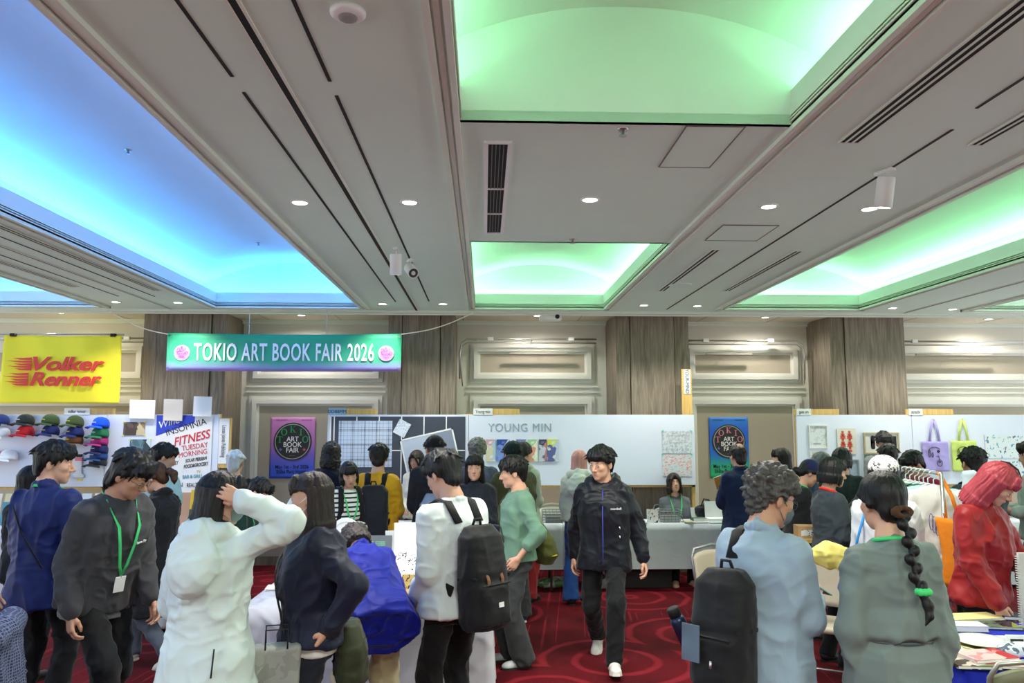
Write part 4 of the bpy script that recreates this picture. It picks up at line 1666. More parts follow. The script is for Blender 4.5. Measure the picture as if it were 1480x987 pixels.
def make_hair(P, d, vox, seed, fem):
    H = P.H
    st = d['style']
    th = d.get('th', .012)
    S = SDF(H)
    L = d.get('L', .12)
    amp = d.get('amp', .004)
    curly = d.get('curly', False)
    S.ell((0, -.014, .034), (.079 + th * .8, .097 + th, .083 + th * 1.2), .01)
    back = d.get('nape', -.07)
    S.plane((0, 0, d.get('line', -.006)), (0, .78, -1), '&', k=.012)      # hairline from brow to nape
    if st in ('short', 'bald'):
        S.ell((0, -.070, -.040), (.060, .042, .060), .02)
        if d.get('bang', True):
            S.ell((0, .060, .058), (.062 + th * .5, .036 + th * .4, .032 + th * .3), .02)
        for q in (-1, 1):
            S.rc((q * .074, .022, .02), (q * .076, .016, -.018), .008, .004, .012)
            S.ell((q * .088, -.006, -.022), (.020, .026, .030), .010, '-')
    if st == 'mullet':
        S.ell((0, -.075, -.062), (.066, .044, .085), .02)
        S.ell((0, .056, .060), (.068, .046, .040), .02)
        for q in (-1, 1):
            S.ell((q * .088, .0, -.020), (.018, .020, .026), .010, '-')
            S.rc((q * .070, -.035, .0), (q * .062, -.05, -.08), .022, .016, .02)
    if st in ('bob', 'long'):
        w = d.get('w', .092)
        rows = [(.05, w - .004, .104, -.014), (-.03, w + .002, .104, -.018), (-L * .6, w + .004, .100, -.024)]
        if st == 'bob':
            rows += [(-L, w - .004 + d.get('flip', 0), .088, -.030)]
        else:
            rows = [(.05, w - .004, .104, -.014), (-.03, w, .104, -.018), (-.12, w + .006, .085, -.035), (-L * .75, w + .012, .062, -.065), (-L, w - .01, .045, -.075)]
        S.loft(rows, .02, p=2.2)
        fw = d.get('facew', .054)
        S.box((0, .115, -.20), (fw, .105, .232), .03, .016, '-')
        tk = d.get('tuck', .045)
        S.box((0, tk + .12, -.20), (.16, .12, .235), .03, .016, '-')
        S.box((0, .02, -.32), (.05, .05, .20), .03, .02, '-')
        if d.get('bang', True):
            S.ell((0, .066, .052), (.060, .038, .036), .014)
            S.ell((0, .10, .010), (.045, .05, .026), .01, '-')
        if d.get('sweep'):
            for q in (-1, 1):
                S.chain([(q * .01, .088, .088), (q * .045, .094, .045), (q * .062, .082, -.01), (q * .072, .066, -.08), (q * .074, .05, -min(L, .2))], [.014, .014, .013, .014, .010], .012)
    if st in ('bun', 'pony', 'braid', 'tied'):
        S.ell((0, -.070, -.030), (.062, .046, .06), .02)
        for q in (-1, 1):
            S.rc((q * .072, .03, .03), (q * .080, -.03, -.01), .014, .014, .02)
            S.ell((q * .090, -.006, -.028), (.018, .022, .026), .010, '-')
        if d.get('bang', False):
            S.ell((0, .066, .054), (.058, .036, .034), .014)
        for q in (-1, 1):
            if d.get('wisp'):
                S.chain([(q * .066, .055, .03), (q * .074, .045, -.03), (q * .072, .04, -.075)], [.009, .007, .003], .01)
    if st == 'bun':
        S.ell((0, -.125, d.get('bz', .02)), (.042, .036, .038), .012)
    if st == 'pony':
        S.chain([(0, -.11, .01), (0, -.145, .0), (0, -.168, -.035), (0, -.160, -.085), (0, -.150, -.12)], [.020, .028, .034, .026, .008], .015)
    if st == 'tied':
        S.loft([(.05, .095, .10, -.012), (-.06, .092, .098, -.02), (-.12, .072, .08, -.035)], .02)
        S.box((0, .115, -.16), (.052, .105, .215), .03, .016, '-')
    if curly:
        S.ell((0, -.02, .055), (.098, .112, .082), .03) if d.get('big') else None
    rng = random.Random(seed * 31 + 5)
    if st in ('short', 'mullet', 'bald') and not curly:
        for i in range(46 if st != 'bald' else 16):
            a = rng.uniform(-2.6, 2.6)
            el_ = rng.uniform(.15, 1.35)
            p0 = A([math.sin(a) * math.cos(el_) * (.076 + th), -.014 - math.cos(a) * math.cos(el_) * (.094 + th), .034 + math.sin(el_) * (.082 + th)])
            dn = norm(A([p0[0] * 1.2, (p0[1] + .02) * 1.0 + .02, -.075 + rng.uniform(-.02, .03)]))
            S.rc(p0, p0 + dn * rng.uniform(.025, .05), .012, .003, .008)
        if d.get('bang', True):
            for i in range(11):
                x = -.055 + .011 * i + rng.uniform(-.004, .004)
                z1 = d.get('bz1', .034) + rng.uniform(-.024, .028)
                S.chain([(x * .8, .070, .098), (x, .098 - abs(x) * .35, .070), (x + rng.uniform(-.012, .012) + d.get('part', 0.0), .099 - abs(x) * .45, z1)], [.016, .011, .003], .006)
            for q in (-1, 1):
                for i in range(3):
                    S.rc((q * .070, .05 - i * .022, .05), (q * (.078 + .003 * i), .046 - i * .022, .006 - rng.uniform(0, .018)), .012, .003, .008)
        for i in range(9):
            x = -.05 + .0125 * i
            S.rc((x, -.098 + abs(x) * .5, -.01), (x * 1.02, -.094 + abs(x) * .5, back - rng.uniform(0, .02) - (.05 if st == 'mullet' else 0)), .013, .004, .008)
    if st in ('bob', 'long'):
        if d.get('bang', True):
            for i in range(11):
                x = -.055 + .011 * i
                S.chain([(x * .6, .070, .104), (x * .95, .098 - abs(x) * .35, .070), (x * 1.05 + rng.uniform(-.006, .006), .101 - abs(x) * .45, d.get('bz1', .022) + rng.uniform(-.01, .01))], [.014, .010, .003], .006)
        w = d.get('w', .092)
        for i in range(26):
            a = -2.3 + 4.6 * i / 25
            bx, by = w * math.sin(a), -.02 - .098 * math.cos(a)
            if st == 'long':
                bx, by = bx * 1.02, -.07 - .04 * math.cos(a)
            S.rc((bx * .97, by, -L + .06), (bx * (1 + d.get('flip', 0) * 4), by, -L - rng.uniform(.0, .022)), .014, .004, .010)
    V, Q = S.mesh(vox)
    L_ = H.inv(V)
    Nn = vnormals(V, Q)
    if curly:
        r = vnoise((L_ + 5) * d.get('cs', 55), seed) - .5 + .6 * (vnoise((L_ + 5) * d.get('cs', 55) * 2.1, seed + 3) - .5)
        V = V + Nn * (r * d.get('camp', .022) * H.s)[:, None]
    else:
        ang = np.arctan2(L_[:, 0], -(L_[:, 1] + .014))
        rr = np.hypot(L_[:, 0], L_[:, 1] + .014) * 30
        warp = vnoise((L_ + 5) * 14, seed + 1) * 1.2
        r = vnoise(np.stack([ang * 9 + warp + 40, L_[:, 2] * 9 + 20, rr * .12 + 20], 1), seed) - .5
        r2 = vnoise(np.stack([ang * 22 + warp + 40, L_[:, 2] * 14 + 20, rr * .2 + 20], 1), seed + 9) - .5
        V = V + Nn * ((r * 2.0 + r2 * 1.1) * amp * H.s)[:, None]
        if st in ('short', 'mullet', 'bald'):
            r3 = vnoise((L_ + 5) * A([26, 26, 26]), seed + 4) - .5
            V = V + Nn * (r3 * amp * 1.7 * H.s)[:, None]
    if st == 'bald':
        pass
    ho = to_obj('hair', V, Q, hairmat(d['c']), P.root)
    P.hair = ho
    if st == 'bald':
        S = SDF(H)
        S.ell((0, -.030, .048), (.058, .075, .085), .01)
        V, Q = S.mesh(vox)
        to_obj('bald_crown', V, Q, SKIN2, P.root)
    if st == 'braid':
        bp = [(0, -.115, -.045)]
        n = 9
        mb = SDF(H)
        for i in range(n):
            z = -.06 - i * .034
            x = .012 * (-1) ** i + .006 * math.sin(i * .7)
            y = -.128 - .0075 * i
            mb.ell((x, y, z), (.024 - i * .0007, .021, .026), .008, R=roty((-1) ** i * .6))
        mb.chain([(0, -.19, -.33), (0, -.198, -.36), (.012, -.205, -.40), (.008, -.212, -.44), (-.018, -.215, -.475)], [.016, .015, .019, .014, .003], .012)
        V, Q = mb.mesh(vox)
        to_obj('braid', V, Q, hairmat(d['c']), ho)
    if d.get('tie'):
        S = SDF(H)
        z = {'pony': .004, 'braid': -.042, 'bun': .02}.get(st, 0)
        y = {'pony': -.118, 'braid': -.118, 'bun': -.1}.get(st, 0)
        for k in range(9):
            t = k / 9 * 2 * math.pi
            S.ell((.034 * math.cos(t), y - .012, z + .016 * math.sin(t)), (.014, .020, .012), .008)
        V, Q = S.mesh(vox)
        to_obj('scrunchie', V, Q, cloth(d['tie']), ho)
    return ho


def make_cap_on(P, d, vox):
    H = P.H
    S = SDF(H)
    S.ell((0, -.012, .042), (.092, .108, .092), .01)
    S.plane((0, 0, .022), (0, .10, -1))
    V, Q = S.mesh(vox)
    fr = d.get('back', False)
    c = to_obj('cap', V, Q, d.get('mat') or cloth(d['c']), P.root)
    if d.get('brim', True):
        S = SDF(H)
        R = rotx(.12)
        S.ell((0, .105, .022), (.078, .082, .007), .01, R=R)
        S.box((0, .03, .02), (.1, .05, .1), .01, .005, '-')
        V, Q = S.mesh(vox * .8)
        to_obj('brim', V, Q, d.get('mat') or cloth(d['c']), c)
        MB().lathe([(.008, 0), (.006, .005), (.001, .006)], H.p((0, -.012, .132)), 12, caps=False).build('button', cloth(d['c']), c, True)
    return c


# ------------------------------------------------------------------ bags
def sub_frame(P, o):
    """an Empty-ready frame at point o (torso frame) of person P: returns world location and rotation"""
    return P.M @ Vector(P.T.p(o))


def bag_root(P, name, label, cat, o):
    w = sub_frame(P, o)
    t = thing(name, label, cat, w, P.root.rotation_euler.z)
    t_off = P.T.p(o)
    return t, t_off


def backpack(P, label, c, w=.145, d=.075, z0=-.04, z1=.46, pocket=True, vox=.009, accent=None, x=0.0, one=None, mesh_c=None):
    b = P.surf(0, .2, False, 0)[1]
    t, off = bag_root(P, 'backpack', label, 'backpack', (x, b - d, z0))
    F = Frame(P.T.R, P.T.o - off, P.T.s)
    m = cloth(c, .7)
    S = SDF(F)
    yc = b - d - .004
    S.loft([(z0, w * .86, d * .75, yc), (z0 + .04, w, d, yc), (z0 + (z1 - z0) * .55, w, d * 1.02, yc), (z1 - .06, w * .92, d * .82, yc + .012), (z1, w * .6, d * .45, yc + .02)], .03, p=3.2)
    if pocket:
        S.loft([(z0 + .03, w * .74, d * .5, yc - d * .75), (z0 + .22, w * .76, d * .52, yc - d * .75), (z0 + .25, w * .6, d * .3, yc - d * .7)], .012, p=3.5)
    V, Q = S.mesh(vox)
    V[:, 0] += 0
    if x:
        V = V + (F.R @ A([x, 0, 0])) * F.s
    V = folds(V, Q, .007, 31, F)
    P.pack = to_obj('pack', V, Q, m, t)
    if pocket:
        zz = MB().tube([F.p((x + q * w * .72, yc - d * 1.2, z0 + .235)) for q in np.linspace(-1, 1, 7)], .004, 6)
        zz.build('zip', m_dark, t)
    MB().tube([F.p((x - .03, yc + .03, z1 - .005)), F.p((x - .02, yc + .02, z1 + .035)), F.p((x + .02, yc + .02, z1 + .035)), F.p((x + .03, yc + .03, z1 - .005))], .008, 8).build('top_handle', m, t, True)
    dk = cloth(tuple(int(v * .85) for v in c), .75)
    yo = yc - d * (1.26 if pocket else 1.04)
    for q in (-1, 1):          # side compression straps and a webbing loop row
        MB().tube([F.p((x + q * w * 1.0, yc + d * .5, z0 + .27)), F.p((x + q * w * 1.01, yc, z0 + .27)), F.p((x + q * w * .86, yc - d * .92, z0 + .27))], 1, 8, 0, (.010 * P.s, .003, Vector((0, 0, 1)))).build('side_strap', dk, t)
    if accent:
        for q in (-1, 1):
            MB().tube([F.p((x + q * w * .36, yo + .015 + (.03 if zz > .3 else 0) + (.05 if zz > .42 else 0), z0 + zz)) for zz in (.20, .26, .34, .44)], 1, 8, 0, (.011 * P.s, .004, Vector((1, 0, 0)))).build('leather_tab', mat('leather_brown', (120, 76, 46), .55), t)
        o_ = MB().box(F.p((x + w * .1, yo - .004, z0 + .13)), (.035, .004, .025), Matrix(F.R.tolist()))
        o_.build('logo_patch', BADGE, t)
    ms = cloth(tuple(int(v * .85) for v in c), .75)
    for q in ((-1, 1) if one is None else (one,)):
        sf = P.surf
        pts = [sf(q * .075, .40, False, .012), A([q * .085, -.06, .515]), A([q * .092, -.005, .530]), A([q * .096, .05, .510]), sf(q * .105, .42, True, .010), sf(q * .112, .32, True, .012), sf(q * .125, .20, True, .012), A([q * (np.interp(.12, P.rows[:, 0], P.rows[:, 1]) + .004), .03, .12]), sf(q * .13, .04, False, .012)]
        pts[1][1] -= .02
        hints = [(1, 0, 0)] * 7 + [(0, 0, 1), (0, 0, 1)]
        hv = [Vector(F.R @ A(h_, float)) for h_ in hints]
        MB().tube([F.p(p) for p in pts], 1, 8, 0, (.030 * P.s, .007, hv)).build('strap', ms, t, True)
    return t, F


def sling_strap(P, t, F, c, x0=-.09, x1=.15, z1=-.02, wide=.018):
    """a strap from one shoulder across the chest to the other hip and up the back"""
    sf = P.surf
    q = 1 if x0 > 0 else -1
    fr = [sf(x0 + (x1 - x0) * u, .43 + (z1 - .43) * u, True, .010) for u in np.linspace(0, 1, 6)]
    bk = [sf(x0 + (x1 - x0) * u, .43 + (z1 - .43) * u, False, .010) for u in np.linspace(0, 1, 6)]
    pts = [*reversed(bk), A([x0 * .92, -.05, .522]), A([x0 * .9, -.005, .535]), A([x0 * .92, .045, .512]), *fr]
    hv = [Vector(F.R @ A([1, 0, .6 * q]))] * len(pts)
    MB().tube([F.p(p) for p in pts], 1, 8, 0, (wide * P.s, .004, hv)).build('strap', cloth(c), t, True)


def front_text(P, txt, x, z, size, m, front=True):
    """small lettering sewn on the garment"""
    T = P.T
    c = T.p(P.surf(x, z, front, .012))
    R = T.R
    n = R @ A([0, 1 if front else -1, 0]) + R @ A([x * 4, 0, 0])
    n = norm(n)
    up = R @ A([0, 0, 1.])
    rt = norm(np.cross(up, n))
    up = np.cross(n, rt)
    M3 = Matrix(np.stack([rt, up, n], 1).tolist())
    o = text_mesh('logo', txt, size, m, P.top, tuple(c), M3.to_euler(), depth=.002)
    return o


def front_line(P, name, pts, r, m, front=True, off=.011):
    return MB().tube([P.T.p(P.surf(x, z, front, off)) for x, z in pts], r, 6).build(name, m, P.top, True)
# ================================================================== THE VISITORS
BLK = (13, 12, 13)
GAZE = 'visitors at the book fair'


def hb(style, c=BLK, **k):
    return dict(style=style, c=c, **k)


# ---- left side
P = person('person in a navy jacket seen from behind, face turned right, before the cap board', 82, 637, 5.15, 12, 'm', head=(62, 8, 0),
           arms=(((.03, .16, -.42), (.6, -.8, 0), .5, (-1, 0, 0)), 'low'), top=dict(c=(20, 34, 92), hem=-.20, loose=.028, collar='shirt', rough=.6), bottom=dict(c=(17, 18, 24)),
           hair=hb('short', th=.016), seed=1, lanyard=.14)
front_line(P, 'shoulder_strap', [(-.12, .42), (-.02, .25), (.12, .05)], .006, cloth((16, 20, 40)), False)
person('person with straight black hair mostly hidden behind the navy jacket, at far left', 46, 672, 6.0, 10, 'f', head=(-20, 0, 0), arms=('hold', 'hold'),
       top=dict(c=(20, 24, 34), loose=.02), hair=hb('long', L=.26), seed=2)
P = person('person in a charcoal sweatshirt with green lanyard and glasses, stooping to the right', 192, 650, 4.65, 122, 'm', lean=13, head=(-22, 20, 0), legs='walk',
           arms=(((.06, .0, -.52), (.2, -1, 0), .55, (-1, .2, 0)), ((.04, .10, -.51), (.2, -1, 0), .5, (-1, 0, 0))), top=dict(c=(62, 62, 66), hem=-.10, loose=.03, amp=.02, under=(128, 130, 130)),
           bottom=dict(c=(16, 17, 20), fit='regular'), hair=hb('mullet', th=.016), glasses=True, eyes=True, lanyard=.12, skin=SKIN2, seed=3)
front_text(P, 'Same Sky', -.09, .30, .022, BADGE)
P = person('person with brown ponytail in a long black coat and white sneakers', 224, 668, 6.4, 285, 'f', head=(-8, 22, 0), arms=('hold', 'hold'),
           top=dict(c=(24, 25, 31), hem=-.46, loose=.035, flare=.05, collar='coat'), bottom=dict(c=(96, 106, 122), fit='regular', length=.02), legs='walk',
           shoes=dict(c=(206, 204, 196), sole=RUBBER), hair=hb('pony', (66, 40, 24), bang=False, wisp=True), seed=4)
P = person('person in a pale mint short sleeved shirt browsing below the fitness poster', 238, 640, 7.4, 20, 'm', head=(40, 18, 0), arms=(((.04, .12, -.48), (.5, -.8, 0), .4, (-1, 0, 0)), 'low'),
           top=dict(c=(176, 208, 210), hem=-.2, loose=.03, sleeve='short', collar='shirt'), bottom=dict(c=(190, 192, 200)), hair=hb('short'), seed=5)
person('white haired person in black, back turned, beside the vertical wooden sign', 341, 649, 7.9, 0, 'm', top=dict(c=(24, 24, 30), loose=.02), hair=hb('short', (205, 208, 210), th=.006, bang=False), seed=6, arms=('hold', 'hold'))
P = person('person at left edge in a pale blue shirt, only arm and hand in frame', -66, 640, 4.3, 60, 'm', arms=('down', ((.12, .20, -.44), (.7, -.7, 0), .5, (-1, 0, 0))), top=dict(c=(190, 208, 216), hem=-.2, loose=.035), hair=hb('short'), seed=7)

# ---- the two in front at the middle table
P = person('person in a white hooded pullover raising one arm to the forehead', 322, 680, 3.7, 12, 'f', head=(62, 8, 0),
           arms=(((.03, -.02, .245), (1, .35, -.55), .35, (-.5, .8, -.2)), ((-.04, .22, -.42), (.6, -.5, -.3), .5, (-1, 0, 0))),
           top=dict(c=(206, 220, 216), hem=-.20, loose=.040, collar='hoodlow', amp=.017, rough=.6, flare=.02), bottom=dict(c=(138, 164, 188), fit='regular'),
           shoes=dict(c=(230, 230, 228), sole=RUBBER), hair=hb('bob', L=.165, w=.10, bang=True, tuck=.02), mask=MASKG, seed=8, detail=0)
front_line(P, 'pocket_zip', [(.12, .02), (.125, -.10)], .004, m_dark, False)
fgw = P
P = person('masked person in dark green leaning in behind the raised white sleeve', 376, 690, 6.6, 95, 'm', lean=22, head=(0, 10, 0), arms=('hold', 'hold'),
           top=dict(c=(18, 46, 40), loose=.015), hair=hb('short'), mask=MASKG, lanyard=.15, glasses=True, seed=9)
P = person('person in a dark navy jacket and face mask with one fist on the hip', 449, 681, 4.0, 256, 'f', head=(14, 4, 0), twist=0,
           arms=(((.10, .06, -.50), (.5, -.8, 0), .5, (-1, 0, 0)), ((.08, -.06, -.40), (.55, -1, .12), .6, (-.5, .5, .5))),
           top=dict(c=(18, 24, 46), hem=-.06, loose=.055, collar='stand', under=(214, 212, 204), amp=.022, rough=.55), bottom=dict(c=(28, 32, 42), fit='wide'),
           hair=hb('bob', (34, 24, 20), L=.20, w=.094, bang=True, tuck=.0), mask=MASKM, seed=10, detail=0)
t, off = bag_root(P, 'crossbody_bag', 'olive green crossbody bag hanging behind the navy jacket wearer', 'bag', (.10, -.20, -.12))
F = Frame(P.T.R, P.T.o - off, P.T.s)
S = SDF(F)
S.loft([(-.30, .10, .06, -.20), (-.25, .17, .085, -.20), (-.10, .175, .08, -.20), (.02, .12, .045, -.19)], .03, p=2.6)
V, Q = S.mesh(.009)
to_obj('pouch', folds(V, Q, .014, 77, F), Q, cloth((46, 52, 30), .6), t)
MB().tube([F.p((.16 * q, -.20 - .075 * (1 - q * q) ** .5, -.06)) for q in np.linspace(-.95, .95, 9)], .004, 6).build('zip', m_dark, t, True)
sling_strap(P, t, F, (38, 42, 28), .10, -.15, .02, .016)
navyw = P
w_ = P.M @ Vector(P.wri[1])
t = thing('charm', 'small green star charm hanging at the navy jacket wearer waist', 'key charm', w_ + Vector((-.02, -.03, .02)))
pl = [((.030 if i % 2 == 0 else .015) * math.sin(i * math.pi / 5), (.030 if i % 2 == 0 else .015) * math.cos(i * math.pi / 5)) for i in range(10)]
MB().prism(pl, -.008, .008).build('star', mat('charm_green', (40, 170, 130), .4), t, bevel=.003)
MB().tube([(0, 0, .03), (.004, 0, .06), (0, 0, .09)], .002).build('cord', m_dark, t)
P = person('person in a bright cobalt blue jacket bent over the white table', 512, 757, 5.0, 338, 'f', lean=58, head=(-8, 8, 0), legs='bend',
           arms=(((-.05, .14, -.42), (.6, -.5, 0), .5, (-.8, 0, -.4)), ((-.05, .16, -.42), (.6, -.5, 0), .5, (-.8, 0, -.4))),
           top=dict(c=(5, 24, 142), hem=-.19, loose=.048, collar='shirt', amp=.022, rough=.6), bottom=dict(c=(186, 172, 138), fit='wide'), hair=hb('bob', (62, 56, 54), L=.09, curly=True, camp=.016, bang=False), seed=11, detail=0)
bluep = P

# ---- far rank along the grid panel
P = person('person in a striped shirt with green lanyard and chin length hair behind the table', 505, 667, 7.3, 150, 'f', lean=8, head=(8, 14, 10), arms=('low', 'low'),
           top=dict(c=(226, 226, 222), loose=.02, mat=None), hair=hb('bob', L=.10, bang=True, bz1=.04, tuck=.03), eyes=True, lanyard=.18, seed=12)
stripe_m = bpy.data.materials.new('striped_jersey')
stripe_m.use_nodes = True
_nt = stripe_m.node_tree
_tc = N(_nt, 'ShaderNodeTexCoord')
_wv = N(_nt, 'ShaderNodeTexWave', bands_direction='Z')
_wv.inputs['Scale'].default_value = 7.5
_wv.inputs['Distortion'].default_value = 0.6
_cr = N(_nt, 'ShaderNodeValToRGB')
_cr.color_ramp.interpolation = 'CONSTANT'
_cr.color_ramp.elements[0].color = lin((28, 30, 34))
_cr.color_ramp.elements[1].position = .32
_cr.color_ramp.elements[1].color = lin((224, 226, 224))
_nt.links.new(_tc.outputs['Object'], _wv.inputs['Vector'])
_nt.links.new(_wv.outputs['Fac'], _cr.inputs[0])
_nt.links.new(_cr.outputs[0], _nt.nodes['Principled BSDF'].inputs['Base Color'])
_nt.nodes['Principled BSDF'].inputs['Roughness'].default_value = .85
P.top.data.materials[0] = stripe_m
backpack(P, 'black backpack on the striped shirt wearer, its straps over both shoulders', (24, 25, 30), w=.12, d=.05, z1=.42, vox=.014)
person('person with wavy dark bob in a navy top facing the gridded print', 480, 637, 8.4, 6, 'f', head=(10, 6, 0), arms=('hold', 'low'), top=dict(c=(20, 22, 42), loose=.02), hair=hb('bob', (30, 26, 24), L=.15, curly=True, camp=.018, bang=False, w=.10), seed=13)
P = person('person in a mustard yellow shirt with a large black backpack', 548, 641, 7.7, 4, 'm', head=(-4, 8, 0), arms=('hold', 'hold'), top=dict(c=(212, 158, 34), hem=-.22, loose=.03), hair=hb('short', (22, 18, 17), th=.018), bottom=dict(c=(176, 140, 60)), seed=14)
backpack(P, 'large black roll top backpack on the mustard shirt wearer', (24, 27, 36), w=.155, d=.085, z0=-.12, z1=.42, pocket=False, vox=.013)
person('person in cream facing the hall in front of the tilted print', 602, 650, 9.5, 195, 'f', head=(10, 12, 0), arms=('low', 'low'), top=dict(c=(206, 206, 196), loose=.015), hair=hb('long', (34, 24, 20), L=.2, bang=False, sweep=True, facew=.05), eyes=True, seed=15)
P = person('tall person in a black cap and dark jacket with grey sling bag', 628, 629, 7.7, 352, 'm', head=(-10, 6, 0), arms=('hold', 'low'), top=dict(c=(28, 30, 38), hem=-.2, loose=.03), hair=hb('short', (60, 56, 54), th=.006, bang=False), cap=dict(c=(22, 22, 25)), seed=16)
t, off = bag_root(P, 'sling_bag', 'grey blue quilted sling bag across the back of the capped person', 'bag', (.08, -.20, .05))
F = Frame(P.T.R, P.T.o - off, P.T.s)
S = SDF(F)
S.loft([(-.02, .10, .05, -.20), (.05, .15, .075, -.20), (.18, .15, .075, -.195), (.28, .09, .045, -.18)], .03)
V, Q = S.mesh(.013)
to_obj('pouch', folds(V, Q, .016, 78, F), Q, cloth((118, 132, 158), .5), t)
sling_strap(P, t, F, (60, 66, 80), -.09, .14, .06, .014)

# ---- white sweatshirt and neighbours
P = person('person in a white sweatshirt with black backpack holding an open book', 640, 652, 4.55, 318, 'm', lean=5, head=(-6, 22, 0), arms=('low', ((-.02, .16, -.45), (.3, -1, -.1), .75, (-.7, -.1, .6))),
           top=dict(c=(214, 222, 222), hem=-.10, loose=.028, amp=.018), bottom=dict(c=(17, 17, 20), fit='regular'), hair=hb('short', (16, 15, 17), th=.020), seed=17, detail=0)
backpack(P, 'black backpack with brown leather tabs on the white sweatshirt', (20, 21, 24), w=.138, d=.095, z0=-.16, z1=.38, accent=True)
wsp = P
P = person('person with long black hair in a dark jacket looking toward the viewer', 686, 655, 7.05, 188, 'f', head=(-6, 4, 0), arms=('read', 'read'), top=dict(c=(30, 34, 44), hem=-.2, loose=.03, collar='coat'), hair=hb('long', L=.27, bang=True, facew=.048, bz1=.028), eyes=True, seed=18, detail=0)
person('curly grey haired person in a purple grey top viewing small prints', 690, 633, 8.4, 0, 'm', arms=('hold', 'hold'), top=dict(c=(98, 98, 124), loose=.03), hair=hb('short', (112, 110, 106), th=.022, curly=True, camp=.02), seed=19)
P = person('person in a green sweater and dark jeans with hand in pocket', 741, 659, 6.3, 258, 'm', head=(10, 10, 0), arms=('low', 'pocket'),
           top=dict(c=(100, 134, 114), hem=-.06, loose=.030, sleeve='push'), bottom=dict(c=(52, 56, 58), fit='wide'), shoes=dict(c=(188, 192, 194), sole=RUBBERD), hair=hb('short', th=.022), eyes=True, seed=20, detail=1)
t, off = bag_root(P, 'shoulder_bag', 'olive shoulder bag with yellow piping behind the green sweater', 'bag', (-.02, -.24, -.02))
F = Frame(P.T.R, P.T.o - off, P.T.s)
S = SDF(F)
S.loft([(-.10, .10, .07, -.24), (-.02, .16, .10, -.25), (.12, .15, .09, -.22), (.24, .07, .04, -.18)], .03)
V, Q = S.mesh(.010)
to_obj('pouch', folds(V, Q, .014, 79, F), Q, cloth((70, 76, 30), .7), t)
MB().tube([F.p((.165 * math.sin(a), -.25 - .10 * math.cos(a), -.02)) for a in np.linspace(-1.5, 1.5, 12)], .005, 6).build('piping', mat('piping_yellow', (206, 200, 40), .6), t, True)
sling_strap(P, t, F, (50, 54, 26), .09, -.10, .10, .014)
w_ = P.M @ Vector(P.wri[1])
t, off = bag_root(P, 'folded_jacket', 'dark navy jacket draped over the forearm of the green sweater wearer', 'jacket', (.17, .20, -.05))
F = Frame(P.T.R, P.T.o - off, P.T.s)
S = SDF(F)
S.loft([(-.22, .06, .10, .22), (-.10, .07, .14, .21), (.10, .07, .15, .19), (.20, .05, .11, .16)], .03)
V, Q = S.mesh(.011)
V = V + F.R @ A([.15, 0, 0])
to_obj('cloth', folds(V, Q, .022, 81, F), Q, cloth((30, 34, 56), .6), t)
gsp = P
P = person('person in a black cap and olive jacket, back turned, beside the green sweater', 741, 637, 7.6, 338, 'm', arms=('hold', 'hold'), top=dict(c=(72, 72, 46), hem=-.16, loose=.035), bottom=dict(c=(50, 52, 54), fit='wide'), shoes=dict(c=(60, 64, 84), sole=RUBBER), hair=hb('short', th=.006, bang=False), cap=dict(c=(18, 34, 32)), seed=21)
person('person with hair in a bun wearing a pale grey hooded top', 757, 638, 8.45, 22, 'f', head=(20, 10, 0), arms=('hold', 'low'), top=dict(c=(168, 178, 164), hem=-.14, loose=.045, collar='hoodlow'), hair=hb('bun', (34, 30, 28)), bottom=dict(c=(150, 40, 44)), seed=22)

# ---- centre
P = person('person with pink hair in a cream hooded jacket and blue jeans', 838, 650, 8.35, 8, 'f', head=(22, 8, 0), arms=('low', 'low'), top=dict(c=(206, 208, 200), hem=.0, loose=.05, collar='hoodlow'),
           bottom=dict(c=(38, 74, 140), fit='flare'), hair=hb('bob', (208, 142, 136), L=.20, bang=False, w=.088, amp=.005), seed=23)
P = person('person in a black rain jacket and black trousers striding toward the viewer', 868, 645, 6.3, 192, 'm', head=(30, 10, 0), legs='stride', arms=(((.09, -.06, -.52), (.4, -.8, 0), .5, (-1, .2, 0)), ((.15, .03, -.51), (.4, -.8, 0), .5, (-1, .2, 0))),
           top=dict(c=(17, 21, 30), hem=-.16, loose=.034, collar='hood', amp=.020, rough=.42), bottom=dict(c=(20, 22, 25), fit='regular'), shoes=dict(c=(228, 226, 220), sole=RUBBER), hair=hb('short', th=.022, bz1=.05, part=.018), eyes=True, seed=24, detail=0)
front_line(P, 'zip', [(.0, .47), (.0, .3), (0, .1), (0, -.1)], .004, mat('zip_violet', (72, 74, 170), .4))
front_text(P, 'montbell', -.105, .33, .026, BADGE)
for z in (.12, .19):
    front_line(P, 'pocket_pull', [(-.13, z), (-.135, z - .02)], .004, BADGE)
    pass
P = person('seated person in grey with green lanyard behind the grey draped table', 974, 683, 9.62, 182, 'f', head=(0, -8, 4), legs='sit', h=1.62, arms=('low', 'low'), top=dict(c=(98, 102, 108), loose=.025), hair=hb('bob', (44, 34, 28), L=.13, bang=False, sweep=True), eyes=True, lanyard=.2, seed=25,
           shoes=dict(c=(196, 160, 140)))
P = person('person in a navy blazer with thinning hair reading before the blue green poster', 1066, 641, 8.3, 350, 'm', arms=('hold', 'read'), top=dict(c=(24, 38, 72), hem=-.2, loose=.03, collar='shirt'), hair=hb('bald', (40, 36, 34), th=.008), seed=26)
blz = P
person('person with long dark hair standing beside the blue green poster, facing left', 1128, 647, 8.9, 290, 'f', head=(-5, 6, 0), arms=('hold', 'hold'), top=dict(c=(30, 32, 36), loose=.02), hair=hb('long', L=.24, bang=True), seed=27)

